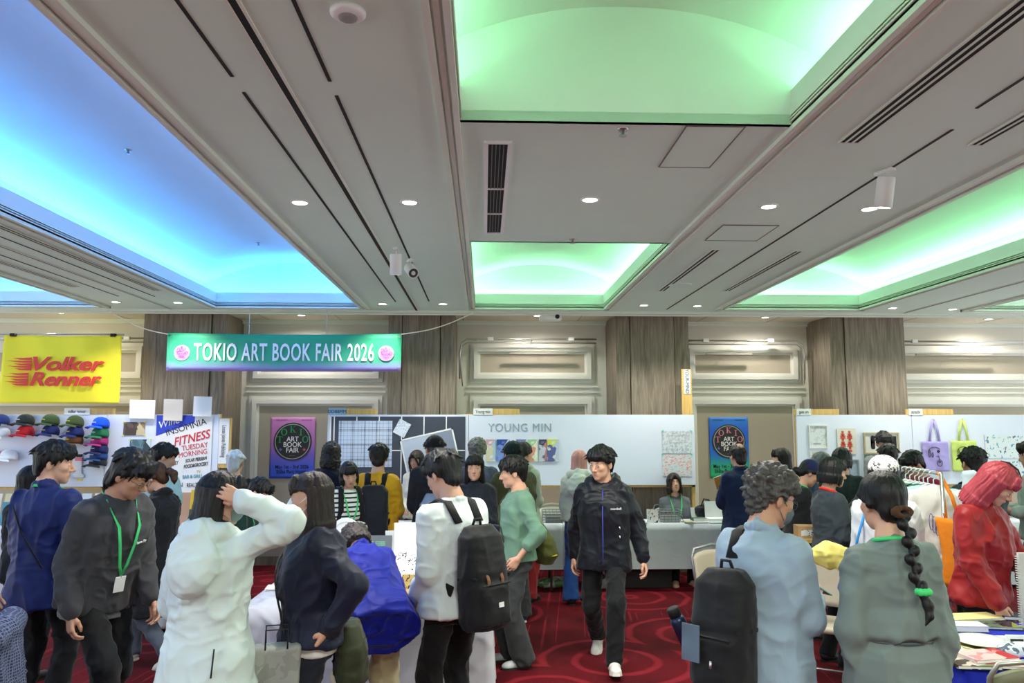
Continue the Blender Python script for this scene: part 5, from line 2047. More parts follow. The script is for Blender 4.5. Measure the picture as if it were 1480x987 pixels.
# ---- right foreground
P = person('person with curly grey hair in a pale blue shirt looking at a phone', 1114, 676, 3.5, 48, 'm', lean=3, head=(28, 16, 0), arms=(((-.05, .28, -.25), (.3, -.4, -.9), .8, (-.5, -.5, .6)), 'hold'),
           top=dict(c=(142, 162, 178), hem=-.22, loose=.032, collar='shirt', amp=.015), bottom=dict(c=(18, 18, 20)), hair=hb('short', (70, 68, 66), th=.028, curly=True, camp=.030, cs=48, line=.0), mask=mat('mask_grey', (92, 104, 112), .9), glasses=True, skin=SKIN2, seed=28, detail=0)
backpack(P, 'black teardrop backpack hanging low on the pale blue shirt', (19, 20, 23), w=.135, d=.10, z0=-.15, z1=.36, x=-.06, one=-1)
fgm = P
t_ = [o for o in bpy.data.objects if o.name.startswith('backpack') and o.get('label', '').startswith('black teardrop')][0]
_F = Frame(P.T.R, P.T.o - P.T.p((-.06, P.surf(0, .2, False, 0)[1] - .10, -.15)), P.T.s)
_yb = P.surf(0, .2, False, 0)[1] - .204
_R3 = Matrix(_F.R.tolist())
MB().box(_F.p((-.13, _yb - .052, .055)), (.085, .006, .15), _R3).build('pocket_panel', cloth((92, 108, 124), .6), t_, bevel=.002)
MB().tube([_F.p((-.03, _yb - .055, .0)), _F.p((-.03, _yb - .06, -.03))], .006, 6).build('clip', m_chrome, t_, True)
w_b = P.M @ Vector(P.T.p((-.235, _yb + .10, .0)))
tb_ = thing('bottle', 'dark blue flask in the side pocket of the black teardrop backpack', 'bottle', w_b, (0, rad(-24), 0))
MB().lathe([(.034, 0), (.034, .12), (.026, .14)], n=20).build('body', mat('flask_blue', (30, 40, 70), .3, .4), tb_, True)
MB().lathe([(.028, .14), (.028, .175), (.024, .18)], n=20).build('lid', m_dark, tb_, True)
P = person('person in a long grey green dress with a black braid, back turned', 1272, 680, 3.25, 4, 'f', head=(-10, 6, 0), arms=(((.045, .02, -.53), (.5, -.8, 0), .5, (-1, 0, 0)), ((.04, .03, -.53), (.5, -.8, 0), .4, (-1, 0, 0))),
           top=dict(c=(112, 125, 121), hem=-.42, loose=.016, collar='crew', amp=.020, flare=.03, name='dress', cinch=True), bottom=dict(c=(40, 44, 60)), hair=hb('braid', tie=(70, 46, 26)), seed=29, detail=0)
MB().tube([P.T.p(P.surf(.165 * math.sin(a), .12, False, .0)) for a in np.linspace(-1.4, 1.4, 24)], .0055, 6).build('waist_seam', cloth((84, 96, 100)), P.top, True)
S = SDF(P.H)
for k in range(7):
    a = k / 7 * 2 * math.pi
    S.ell((.022 * math.cos(a) + .003, -.200 + .018 * math.sin(a), -.350), (.013, .012, .016), .006)
V, Q = S.mesh(.005)
to_obj('hair_tie', V, Q, mat('tie_green', (60, 200, 110), .6), P.hair)
MB().tube([P.T.p((.07 * math.sin(a), -.02 + .072 * math.cos(a), .522 - .02 * math.cos(a))) for a in np.linspace(1.2, 5.1, 14)], .009, 8).build('lanyard', LANY, P.root, True)

# ---- right crowd
P = person('person in a navy cap with low bun and green lanyard, looking down', 1170, 664, 7.0, 95, 'f', lean=8, head=(5, 28, 0), arms=('read', 'read'), top=dict(c=(26, 28, 32), loose=.02), hair=hb('bun', bz=-.06), cap=dict(c=(30, 36, 80)), lanyard=.15, seed=30)
ncap = P
person('person with short grey hair and pale blue face mask', 1187, 653, 8.3, 125, 'f', lean=10, head=(-4, 20, 0), arms=('hold', 'hold'), top=dict(c=(62, 82, 110), loose=.02), hair=hb('bob', (96, 98, 100), L=.07), mask=mat('mask_blue', (170, 194, 214), .9), seed=31)
P = person('person with short black bob in a charcoal blazer over a red collar', 1203, 660, 6.2, 86, 'f', head=(4, 8, 0), arms=('low', 'low'), top=dict(c=(52, 60, 66), hem=-.22, loose=.03, collar='crew', rough=.8), hair=hb('bob', L=.09, bang=True), eyes=True, seed=32)
MB().tube([P.T.p((.062 * math.sin(a), -.012 + .064 * math.cos(a), .526 - .02 * math.cos(a))) for a in np.linspace(0, 6.283, 20)], .012, 8).build('collar', cloth((214, 44, 36)), P.top, True)
person('person in a dark green sweater, back turned, behind the charcoal blazer', 1217, 646, 7.75, 25, 'm', head=(25, 4, 0), arms=('hold', 'hold'), top=dict(c=(30, 44, 42), loose=.03), hair=hb('bob', L=.07, bang=False, w=.088), seed=33)
person('bespectacled person facing the hall behind the right hand stall', 1277, 624, 9.5, 188, 'm', head=(6, 22, 0), arms=('low', 'low'), top=dict(c=(150, 150, 150), loose=.02), hair=hb('short', (30, 28, 28), th=.010, bz1=.065), glasses=True, eyes=True, seed=34)
person('person in dark grey, back turned, in front of the bespectacled stallholder', 1283, 642, 8.45, 10, 'm', head=(5, 4, 0), arms=('hold', 'hold'), top=dict(c=(66, 68, 74), loose=.035), hair=hb('short', th=.022), seed=35)
P = person('person wearing a white lace headscarf and white top with blue strap', 1276, 657, 5.1, 20, 'f', head=(10, 6, 0), arms=('read', 'hold'), top=dict(c=(222, 226, 226), hem=-.2, loose=.04), hair=hb('tied', L=.1), seed=36)
lace_m = speckle_mat('lace_print', (226, 226, 222), [(60, 58, 58), (226, 226, 222), (90, 88, 86)], 60, .54)
S = SDF(P.H)
S.ell((0, -.016, .040), (.098, .114, .092), .01)
S.plane((0, 0, -.01), (0, .55, -1))
V, Q = S.mesh(.008)
to_obj('headscarf', V, Q, lace_m, P.root)
t, off = bag_root(P, 'shoulder_bag', 'blue shoulder bag with a thin strap on the white top', 'bag', (-.22, .0, -.1))
F = Frame(P.T.R, P.T.o - off, P.T.s)
S = SDF(F)
S.loft([(-.22, .04, .13, 0), (-.10, .06, .14, 0), (.06, .04, .11, 0)], .03)
V, Q = S.mesh(.012)
V = V + F.R @ A([-.25, 0, 0])
to_obj('pouch', folds(V, Q, .012, 83, F), Q, cloth((30, 74, 170), .6), t)
MB().tube([F.p(v) for v in ((-.25, -.10, .0), (-.20, -.12, .25), (-.125, -.09, .49), (-.12, -.005, .515), (-.125, .07, .47), (-.19, .13, .25), (-.25, .10, .0))], .008, 6).build('strap', mat('strap_blue', (30, 130, 200), .6), t, True)
lacep = P
person('person in a crimson jacket stooping behind the clothes rack', 1318, 652, 7.6, 262, 'm', lean=10, head=(4, 22, 0), arms=('hold', 'hold'), top=dict(c=(150, 40, 74), loose=.03), hair=hb('short', th=.018), seed=37)
P = person('person in a dark slate shirt, back turned, facing the yellow tote bag', 1405, 645, 6.3, 2, 'm', head=(3, 4, 0), arms=('hold', 'hold'), top=dict(c=(50, 60, 64), hem=-.2, loose=.032), hair=hb('short', (18, 16, 16), th=.012, bang=False), skin=SKIN2, seed=38)
backpack(P, 'black backpack strapped to the dark slate shirt', (20, 22, 24), w=.13, d=.06, z0=-.10, z1=.32, vox=.012)
P = person('person with red hair in a bright red jacket looking down at the goods', 1440, 669, 4.7, 154, 'f', lean=6, head=(-14, 34, 0), arms=(((.04, .16, -.50), (.6, -.6, 0), .5, (-.8, 0, -.3)), ((.00, .22, -.38), (.7, -.5, -.3), .6, (-.7, -.2, .5))),
           top=dict(c=(142, 20, 22), hem=-.10, loose=.030, amp=.022, rough=.5, collar='stand'), bottom=dict(c=(15, 16, 18)), hair=hb('bob', (168, 62, 72), L=.19, w=.112, th=.02, bang=True, facew=.062, tuck=.06, amp=.006, bz1=.03), eyes=True, seed=39, detail=0)
redp = P
MB().tube([P.H.p(v) for v in ((.004, .075, .118), (0, .03, .146), (0, -.03, .150), (.002, -.075, .13))], [.002, .006, .006, .002], 6).build('hair_parting', hairmat((30, 22, 20)), P.hair, True)
person('person in pale grey at right edge with short black hair, in profile', 1490, 636, 7.0, 280, 'm', head=(0, 8, 0), arms=('hold', 'hold'), top=dict(c=(160, 172, 164), loose=.03), hair=hb('short', th=.02, bz1=.02), seed=40)
# ================================================================== BOARDS, PRINTS, BANNERS
m_board = paint((222, 228, 244), 0.55)
m_paper = mat('paper_white', (240, 240, 238), 0.8)
m_ink = mat('ink_black', (22, 22, 24), 0.7)
BY = 9.75


def board(x0, x1, label, post=(True, True)):
    t = thing('display_board', label, 'display board', ((x0 + x1) / 2, BY + .02, 0), 0, 'white display boards')
    hw = (x1 - x0) / 2
    MB().bb(-hw + .003, hw - .003, -.018, .018, 1.13, 2.02).build('panel', m_board, t, bevel=.002)
    for q, on in zip((-1, 1), post):
        if on:
            MB().bb(q * (hw - .02) - .02, q * (hw - .02) + .02, .02, .06, 0, 2.03).build('post', m_timber, t)
    MB().bb(-hw, hw, .02, .05, 1.10, 1.14).build('rail', m_timber, t)
    return t


board(-6.15, -4.72, 'white display board holding the rows of caps')
board(-4.72, -3.33, 'white display board under the slanted lettering poster and two photos')
board(-1.98, -.20, 'white display board carrying the dark gridded print')
board(-.20, 2.70, 'long white display board with grey wall lettering')
board(4.03, 5.55, 'white display board with small framed drawings')
board(5.55, 7.10, 'white display board behind the lilac and yellow tote bags')


def on_board(px0, py0, px1, py1, Y=BY):
    a, b = atY(px0, py0, Y), atY(px1, py1, Y)
    return (a.x + b.x) / 2, (a.z + b.z) / 2, abs(b.x - a.x), abs(a.z - b.z)


def sheet(name, label, cat, px, m, Y=BY - .004, th=.003, rot=0, group=None, dy=0):
    x, z, w, h = on_board(*px, Y)
    t = thing(name, label, cat, (x, Y - dy, z), (0, rad(rot), 0), group)
    MB().bb(-w / 2, w / 2, -th, 0, -h / 2, h / 2).build('paper', m, t)
    return t, w, h


def deco(t, name, rects, m, y=-.0045, d=.001):
    b = MB()
    for x0, x1, z0, z1 in rects:
        b.bb(x0, x1, y - d, y, z0, z1)
    return b.build(name, m, t)


# ---- name signs on timber bars
def name_sign(px0, px1, lab_px, txt, label, c=(236, 236, 232), tc=(60, 66, 92), py=590):
    a, b = atY(px0, py, BY), atY(px1, 599, BY)
    t = thing('name_sign', label, 'sign', ((a.x + b.x) / 2, BY + .02, 2.02), 0, 'timber name signs')
    hw, h = (b.x - a.x) / 2, .075
    MB().bb(-hw, hw, -.02, .02, 0, h).build('bar', m_timber, t, bevel=.002)
    l0, l1 = atY(lab_px[0], 595, BY).x - t.location.x, atY(lab_px[1], 595, BY).x - t.location.x
    MB().bb(l0, l1, -.026, -.021, -.002, h + .004).build('label', paint(c), t)
    text_mesh('lettering', txt, .062, mat('sign_ink_%d' % tc[0], tc, .6), t, ((l0 + l1) / 2, -.0275, h / 2), sx=min(1.05, (l1 - l0) * .88 / (.034 * len(txt))))


name_sign(93, 165, (93, 130), 'volker renner', 'timber name sign above the cap board')
name_sign(475, 545, (475, 500), 'DD88MM', 'timber name sign with a pale blue tag above the gridded print', (150, 186, 210), (24, 50, 90))
name_sign(684, 751, (684, 712), 'Young min', 'timber name sign above the grey wall lettering')
name_sign(1148, 1213, (1151, 1172), 'guse ars', 'timber name sign above the framed drawings')
name_sign(1310, 1378, (1313, 1333), 'utrecht', 'timber name sign above the tote bags')
for px0, px1, py0, py1, txt, lab in ((316, 329, 604, 676, 'Loose Joints Publishing', 'upright timber sign at the end of the lettering poster board'), (987, 999, 533, 599, 'YOUR-MIND', 'upright timber sign standing on the long board by the pillar')):
    a, b = atY(px0, py0, BY), atY(px1, py1, BY)
    t = thing('upright_sign', lab, 'sign', ((a.x + b.x) / 2, BY + .03, b.z), 0)
    w, h = b.x - a.x, a.z - b.z
    MB().bb(-w / 2 - .015, w / 2 + .02, -.02, .02, 0, h).build('bar', m_timber, t)
    MB().bb(-w / 2 + .01, w / 2, -.027, -.021, .05 if 'Loose' in txt else h * .45, h - .01).build('label', paint((236, 236, 236)), t)
    zc = (h + (.04 if 'Loose' in txt else h * .45)) / 2
    text_mesh('lettering', txt, .075 if 'Loose' in txt else .07, mat('sign_ink_60', (60, 66, 92), .6), t, (.004, -.029, zc), (math.pi / 2, math.pi / 2, 0), sx=(h * .86 / (.040 * len(txt)) if 'Loose' in txt else .8))

# ---- dark gridded print with sheets
t, w, h = sheet('gridded_print', 'large dark slate print ruled with white lines behind the tilted sheets', 'print', (477, 602, 672, 699), mat('print_slate', (62, 68, 82), .6))
gl = []
for k in range(7):
    x = -w / 2 + w * (k + .02) / 6.05 + .05
    if x < w / 2:
        gl.append((x - .007, x + .007, -h / 2, h / 2))
for z in (-.005,):
    gl.append((-w / 2, w / 2, z - .007, z + .007))
gl += [(-w / 2, -w / 2 + .02, -h / 2, h / 2)]
deco(t, 'grid_lines', gl, m_paper)


def grid_paper():
    m = bpy.data.materials.new('pencil_grid_paper')
    m.use_nodes = True
    nt = m.node_tree
    tc = N(nt, 'ShaderNodeTexCoord')
    nz = N(nt, 'ShaderNodeTexNoise')
    nz.inputs['Scale'].default_value = 5
    nt.links.new(tc.outputs['Object'], nz.inputs['Vector'])
    outs = []
    for ax, sc_ in (('X', 7.0), ('Z', 6.0), ('X', 2.1), ('Z', 1.7)):
        wv = N(nt, 'ShaderNodeTexWave', bands_direction=ax, wave_profile='SAW')
        wv.inputs['Scale'].default_value = sc_
        nt.links.new(tc.outputs['Object'], wv.inputs['Vector'])
        g_ = N(nt, 'ShaderNodeMath', operation='GREATER_THAN')
        g_.inputs[1].default_value = .88
        nt.links.new(wv.outputs['Fac'], g_.inputs[0])
        outs.append(g_.outputs[0])
    acc = outs[0]
    for o_ in outs[1:]:
        a_ = N(nt, 'ShaderNodeMath', operation='ADD')
        nt.links.new(acc, a_.inputs[0])
        nt.links.new(o_, a_.inputs[1])
        acc = a_.outputs[0]
    mu = N(nt, 'ShaderNodeMath', operation='MULTIPLY')
    nt.links.new(acc, mu.inputs[0])
    nt.links.new(nz.outputs['Fac'], mu.inputs[1])
    mx = N(nt, 'ShaderNodeMix', data_type='RGBA')
    nt.links.new(mu.outputs[0], mx.inputs[0])
    mx.inputs[6].default_value = lin((196, 210, 230))
    mx.inputs[7].default_value = lin((96, 104, 128))
    nt.links.new(mx.outputs[2], nt.nodes['Principled BSDF'].inputs['Base Color'])
    return m


sheet('grid_drawing', 'pale blue pencil grid drawing at the upper left of the dark print', 'print', (490, 608, 566, 675), grid_paper(), BY - .010)
sheet('note_sheet', 'small white tilted sheet at the top of the dark print', 'print', (572, 608, 590, 630), speckle_mat('faint_notes', (216, 224, 236), [(170, 180, 196), (196, 204, 218)], 60, .56), BY - .012, rot=28)
t, w, h = sheet('tilted_drawing', 'large pale tilted sheet with arrow shape in the dark print', 'print', (584, 626, 662, 692), mat('tracing_paper', (186, 196, 212), .7), BY - .014, rot=-13)
deco(t, 'margin', [(-w / 2, w / 2, h / 2 - .02, h / 2), (-w / 2, w / 2, -h / 2, -h / 2 + .02), (w / 2 - .02, w / 2, -h / 2, h / 2), (-w / 2, -w / 2 + .02, -h / 2, h / 2)], m_paper)
deco(t, 'inner_sheet', [(.05, w / 2 - .02, -.1, h / 2 - .02)], mat('tracing_grey', (138, 146, 166), .7), -.004)
MB().prism([(.02, .04), (.22, .04), (.12, -.02), (.18, -.1), (.05, -.05), (-.02, -.12)], -.0062, -.005).build('arrow', m_paper, t)

# ---- wall lettering and the row of prints
x, z, w, h = on_board(706, 613, 797, 624)
t = thing('wall_lettering', 'large grey YOUNG MIN lettering on the long white board', 'lettering', (x, BY - .002, z))
text_mesh('lettering', 'YOUNG MIN', .150, mat('letter_grey', (150, 162, 178), .6), t, (0, 0, 0), bold=0, spacing=1.12, depth=.003, fit=w)
PR = [(702, 716, (226, 222, 226), [(206, 160, 170), (170, 196, 214), (214, 206, 170)], 'pale pink print at the left of the print row'),
      (718, 737, (88, 116, 196), [(40, 70, 150), (190, 204, 232), (120, 150, 210)], 'blue print second in the row of small prints'),
      (746, 762, (170, 176, 206), [(110, 120, 180), (210, 214, 220), (120, 150, 120)], 'lavender print behind the bun hair in the print row'),
      (763, 777, (206, 224, 196), [(160, 200, 150), (230, 230, 210), (214, 150, 120)], 'pale green print in the middle of the print row'),
      (779, 790, (104, 108, 128), [(60, 64, 84), (190, 120, 130), (196, 200, 210)], 'dark grey striped print in the row of small prints'),
      (791, 808, (214, 218, 216), [(206, 214, 80), (190, 200, 220), (90, 96, 150)], 'yellow and white print at the right end of print row')]
for i, (a, b, base, cols, lab) in enumerate(PR):
    sheet('small_print', lab, 'print', (a, 635, b, 667), speckle_mat('print_row_%d' % i, base, cols, 14, .42), BY - .004, th=.012, group='small prints in a row')
t, w, h = sheet('tour_sheet', 'upper pale diagram sheet taped at the right end of long board', 'print', (957, 623, 1000, 655), speckle_mat('diagram_grey', (216, 222, 226), [(196, 200, 210), (186, 190, 204)], 30, .5))
deco(t, 'diagram', [(-w * .28, w * .28, -.01, -.005), (-w * .28, w * .28, .08, .085), (-w * .28, -w * .27, -.01, .085), (w * .27, w * .28, -.01, .085)] + [(x - .012, x + .012, -.11, -.08) for x in (-.14, -.07, 0, .07, .14)], mat('diagram_ink', (176, 180, 192), .7))
t2, w, h = sheet('map_sheet', 'lower pale sheet with pink scribbles taped above the seated person', 'print', (957, 657, 1000, 688), speckle_mat('pink_scribble', (216, 222, 226), [(236, 170, 170), (236, 150, 150), (196, 206, 214)], 26, .54, stretch=(1, 1, 2.5)))
for t_, hh in ((t, .14), (t2, .14)):
    for q in (-1, 1):
        MB().box((q * (w / 2 - .005), -.006, hh), (.035, .002, .02), Matrix.Rotation(q * .7, 3, 'Y')).build('tape', mat('tape_mint', (130, 210, 180), .5), t_)

# ---- framed drawings on the right hand board
def framed(px, label, art, fc=(226, 226, 222), mount=.03, deep=.02):
    x, z, w, h = on_board(*px)
    t = thing('framed_picture', label, 'picture', (x, BY, z), 0, 'framed drawings')
    f = MB()
    k = .018
    f.bb(-w / 2, w / 2, -deep, 0, h / 2 - k, h / 2).bb(-w / 2, w / 2, -deep, 0, -h / 2, -h / 2 + k).bb(-w / 2, -w / 2 + k, -deep, 0, -h / 2 + k, h / 2 - k).bb(w / 2 - k, w / 2, -deep, 0, -h / 2 + k, h / 2 - k)
    f.build('frame', paint(fc), t)
    MB().bb(-w / 2 + k, w / 2 - k, -.006, -.002, -h / 2 + k, h / 2 - k).build('drawing', art, t)
    return t, w, h


t, w, h = framed((1168, 614, 1197, 648), 'tall pale frame with faint pencil drawing at the board left end', speckle_mat('faint_pencil', (222, 226, 228), [(200, 204, 208), (208, 212, 216)], 18, .55))
deco(t, 'caption', [(-.07, .03, -.1, -.085)], mat('caption_grey', (150, 152, 156), .8), -.0065)
t, w, h = framed((1170, 652, 1192, 676), 'small pale frame below the tall frame', speckle_mat('faint_text', (226, 228, 228), [(180, 182, 186)], 50, .6))
deco(t, 'caption', [(-.05, .05, .05, .06)], mat('caption_grey', (150, 152, 156), .8), -.0065)
t, w, h = sheet('red_figures_print', 'unframed cream print of two red ornament columns', 'print', (1209, 619, 1238, 656), mat('paper_cream', (222, 218, 206), .8), th=.006)
b = MB()
for x, ks in ((-w * .2, 7), (w * .16, 8)):
    for k in range(ks):
        zz = h * .36 - k * h * .105
        r = .022 + .012 * ((k * 7) % 3)
        b.prism([(x + r * math.cos(a) * (1 if i % 2 else .6), zz + r * .8 * math.sin(a) * (1 if i % 2 else .6)) for i, a in enumerate(np.linspace(0, 6.283, 13)[:-1])], -.008, -.0062)
b.build('figures', mat('print_red', (206, 80, 62), .7), t)
t, w, h = framed((1247, 625, 1300, 656), 'wide timber frame with two black drawings behind the bespectacled stallholder', mat('paper_grey', (226, 226, 220), .8), (186, 172, 136))
b = MB().prism([(-.11 + .03 * math.sin(a * 2), .01 + .09 * math.cos(a)) for a in np.linspace(0, 6.0, 14)], -.008, -.0065)
b.build('ink_drawing', m_ink, t)
MB().bb(.13, .2, -.008, -.0065, -.08, .09).build('ink_panel', m_ink, t)
sheet('green_sheet', 'sea green sheet below the wide timber frame', 'print', (1249, 657, 1275, 668), mat('paper_seagreen', (140, 176, 160), .8))
framed((1226, 664, 1242, 700), 'blue grey narrow frame beside the dark green sweater', mat('art_bluegrey', (172, 190, 206), .7), (150, 164, 176))
t, w, h = sheet('blue_sketch_sheet', 'wide white sheet of small blue sketches right of the tote bags', 'print', (1423, 628, 1486, 662), speckle_mat('blue_sketches', (222, 230, 234), [(90, 150, 190), (120, 180, 190), (110, 116, 130), (60, 110, 180)], 22, .60))
sheet('blue_sketch_sheet', 'lower white sheet of small blue sketches behind the red hair', 'print', (1423, 664, 1486, 697), speckle_mat('blue_sketches_low', (222, 230, 234), [(80, 140, 190), (110, 190, 190), (130, 136, 150)], 24, .60))


def tote(px, strap_top, c, label, doodle):
    x, z, w, h = on_board(*px)
    t = thing('tote_bag', label, 'tote bag', (x, BY - .006, z), 0, 'tote bags on the wall board')

    def f(u, v):
        xx = (u - .5) * w * (1 + .05 * (1 - v))
        return (xx, -.012 - .010 * math.sin(u * math.pi) - .004 * math.sin(u * 9 + v * 5), (v - .5) * h)
    MB().grid(f, 14, 14).build('bag_body', cloth(c), t, True, solid=.008)
    zt = atY(px[0], strap_top, BY).z - z
    for q in (-1, 1):
        MB().tube([(q * w * .2, -.012, h / 2 - .03), (q * w * .13, -.012, h / 2 + (zt - h / 2) * .5), (q * .010, -.012, zt - .02)], 1, 8, 0, (.016, .003, Vector((1, 0, 0)))).build('strap', cloth(c), t, True)
    MB().tube([(0, .004, zt - .02), (0, -.02, zt - .015)], .005, 8).build('hook', m_chrome, t)
    if doodle:
        b = MB()
        def ring(cx, cz, rx, rz_, n=18, a0=0, a1=6.283, r=.0035):
            b.tube([(cx + rx * math.cos(a), -.034, cz + rz_ * math.sin(a)) for a in np.linspace(a0, a1, n)], r, 5)
        ring(-.02, .07, .075, .05, a0=.3, a1=3.6)
        ring(-.05, .02, .010, .030)
        ring(.03, .065, .012, .012, r=.007)
        ring(.04, -.085, .032, .042)
        ring(.04, -.07, .010, .01)
        ring(-.09, .04, .012, .05)
        b.tube([(.0, -.034, .0), (.03, -.034, .01), (.04, -.034, -.04)], .0035, 5)
        b.build('doodle', m_ink, t)


tote((1331, 638, 1371, 681), 604, (172, 160, 222), 'lilac tote bag with a black doodle hung on the board', True)
tote((1374, 637, 1412, 681), 604, (204, 224, 120), 'pale yellow green tote bag hung on the board', True)

# ---- caps on the left hand board
def cap_mesh():
    b = MB()
    R = Matrix.Rotation(rad(-62), 3, 'X')
    prof = [(.098, 0), (.100, .03), (.094, .065), (.078, .098), (.05, .12), (.02, .129), (.001, .130)]
    b.lathe(prof, (0, -.045, .0), 20, None, 0, False)
    return b


def make_caps():
    crown = MB()
    prof = [(.096, 0), (.099, .03), (.094, .062), (.078, .094), (.05, .114), (.02, .122), (.001, .123)]
    crown.lathe(prof, n=20, caps=False)
    brim = MB()

    def f(u, v):
        a = (u - .5) * 2.3
        r = .094 + .078 * v * (math.cos(a * .62) ** .6)
        return (r * math.sin(a), -r * math.cos(a), .004 + .016 * (1 - math.cos(a)) * -1 - .028 * v * v)
    brim.grid(f, 16, 4)
    button = MB().lathe([(.008, .121), (.006, .127), (.001, .128)], n=10, caps=False)
    return crown, brim, button


CROWN, BRIM, BUTTON = make_caps()
_capmesh = {}


def wall_cap(px, py, c, label, txt=(230, 230, 230), back=False):
    p = atY(px, py, BY)
    t = thing('cap', label, 'cap', (p.x, BY - .085, p.z), (rad(-8), 0, rad(-30)), 'caps on the wall board')
    m = cloth(c, .8)
    if 'o' not in _capmesh:
        a = CROWN.build('crown', m, t, True, solid=.004)
        b = BRIM.build('brim', m, t, True, solid=.005)
        k = BUTTON.build('button', m, t, True)
        _capmesh['o'] = (a, b, k)
    else:
        for o in _capmesh['o']:
            n = o.copy()
            n.data = o.data.copy()
            n.data.materials[0] = m
            COL.objects.link(n)
            n.parent = t
    MB().tube([(x, -.098 * math.cos(x / .098) - .004, .045) for x in np.linspace(-.035, .035, 6)], .005, 5).build('embroidery', mat('thread_%d_%d_%d' % txt, txt, .7), t)
    MB().tube([(0, .085, .06), (0, .085, .05)], .004).build('hook', m_dark, t)


WT = (236, 238, 242)
CAPS = [(6, 613, (44, 62, 118), 'navy cap at the left end of top row'), (7, 631, WT, 'white cap under the leftmost navy cap'),
        (42, 613, (44, 50, 48), 'black cap above a red cap'), (42, 629, (196, 36, 46), 'red cap under the black cap'),
        (78, 613, (62, 82, 44), 'olive cap above navy cap, second column from black cap'), (78, 628, (36, 44, 104), 'navy cap under the nearer olive cap'),
        (113, 615, (66, 84, 46), 'olive cap with yellow lettering over three caps'), (113, 630, (34, 44, 106), 'navy cap with yellow lettering in middle of three'), (112, 641, (118, 78, 46), 'brown cap at the bottom of the olive column'),
        (150, 617, (24, 84, 222), 'royal blue cap topping the tall stack'), (149, 631, (36, 116, 76), 'green cap second in the tall stack'), (148, 642, (168, 44, 116), 'magenta cap third in the tall stack'),
        (148, 654, (32, 38, 86), 'navy cap fourth in the tall stack'), (147, 663, (34, 70, 130), 'steel blue cap fifth in the tall stack'), (146, 672, (40, 44, 52), 'charcoal cap lowest in the tall stack'),
        (-3, 664, (232, 176, 186), 'pink cap cut off at the left edge, lower row'), (18, 664, WT, 'white cap hanging alone in the lower row'), (90, 690, WT, 'white cap low beside the navy jacket collar')]
for px, py, c, lab in CAPS:
    wall_cap(px, py, c, lab, (226, 214, 60) if 'olive' in lab or 'yellow' in lab else (236, 236, 236))
# socks pack and small sticker
p = atY(115, 674, BY)
t = thing('sock_pack', 'white socks with pink toes hung on the cap board', 'socks', (p.x, BY - .02, p.z))
S = SDF()
S.loft([(-.12, .045, .014, 0), (0, .040, .014, 0), (.12, .042, .012, 0)], .01)
S.loft([(-.14, .07, .014, 0), (-.10, .06, .014, 0)], .02)
V, Q = S.mesh(.006)
to_obj('sock', V, Q, cloth((226, 226, 230)), t)
MB().bb(-.044, .044, -.018, .014, .07, .11).build('band', mat('pink_band', (232, 120, 130), .7), t, bevel=.004)
MB().bb(-.03, .03, -.016, .016, .115, .15).build('hanger_tag', m_dark, t)
sheet('sticker', 'tiny yellow strip under the socks', 'sticker', (111, 692, 119, 694.5), mat('sticker_yellow', (226, 220, 40), .6))
# photos with yellow tape
for px, lab, cols, base in (((179, 610, 209, 629), 'brown sunlit landscape photo taped to the board', [(150, 120, 90), (206, 190, 150), (70, 56, 50)], (98, 80, 72)), ((188, 635, 217, 657), 'blue green photo of a street crowd taped below the brown photo', [(206, 222, 226), (40, 60, 72), (90, 130, 140)], (70, 104, 116))):
    t, w, h = sheet('photo_print', lab, 'photo', px, speckle_mat(lab[:12], base, cols, 9, .45, .4, (1.5, 1, .7)), group='taped photos')
    for q, s_ in ((-1, 1), (1, 1), (-1, -1), (1, -1)):
        MB().box((q * w / 2, -.004, s_ * h / 2), (.02, .002, .018), Matrix.Rotation(.5 * q * s_, 3, 'Y')).build('tape', mat('tape_yellow', (232, 226, 60), .5), t)

# ---- slanted lettering poster
t, w, h = sheet('lettering_poster', 'tall white poster of slanted shop lettering, FITNESS in red', 'poster', (227, 600, 303, 716), mat('poster_white', (234, 234, 236), .6), BY - .006)
MB().prism([(-w / 2, h / 2), (w * .18, h / 2), (w * .18, h / 2 - .09), (-w / 2, h / 2 - .26)], -.005, -.0032).build('blue_corner', mat('poster_blue', (40, 66, 190), .6), t)


def pt(txt, x, z, size, c, sx=1.0, shear=0.0, bold=0.0, rot=0.0):
    bold = bold * .35 if 'M' not in txt else 0
    text_mesh('lettering', txt, size, mat('ink_%d_%d_%d' % c, c, .6), t, (x, -.0055, z), (math.pi / 2, rad(-rot), 0), sx=sx, shear=shear, bold=bold)


RED, NK, TEAL = (206, 50, 60), (28, 28, 32), (60, 150, 170)
pt('Wine', -.20, .40, .12, (236, 238, 244), 1, .3, .002, 16)
pt('INSOMNIA', .02, .345, .115, NK, .94, 0, .001, 17)
pt('FITNESS', .09, .205, .15, RED, .86, .35, .006, 14)
pt('TUESDAY', .14, .105, .088, RED, .86, 0, .001, 9)
pt('MORNING', .12, .02, .088, RED, .86, 0, .001, 9)
pt('SOLAR PERSIAN', .16, -.055, .06, NK, .62, .3, .003, 8)
pt('FOOD&GROCERY', .16, -.125, .06, NK, .62, .3, .003, 8)
pt('ISHQRY', -.13, -.105, .07, NK, .6, .3, .003, 8)
pt('INGS', -.20, -.20, .06, TEAL, .8, 0, .002, 4)
pt('BAR & GRILL', .13, -.265, .06, TEAL, .75, 0, .003, 3)
pt('TV', .20, -.205, .05, (206, 196, 50), .8, 0, .002)
pt('MAN', -.06, -.37, .075, NK, .9, 0, .003, 2)
pt('REALTORS', .17, -.37, .075, NK, .62, 0, 0, 2)
MB().lathe([(.035, 0), (.035, -.0015), (.018, -.0015), (.018, 0)], (.03, -.0035, -.20), 20, Matrix.Rotation(rad(90), 3, 'X'), caps=False).build('ring_mark', m_ink, t)

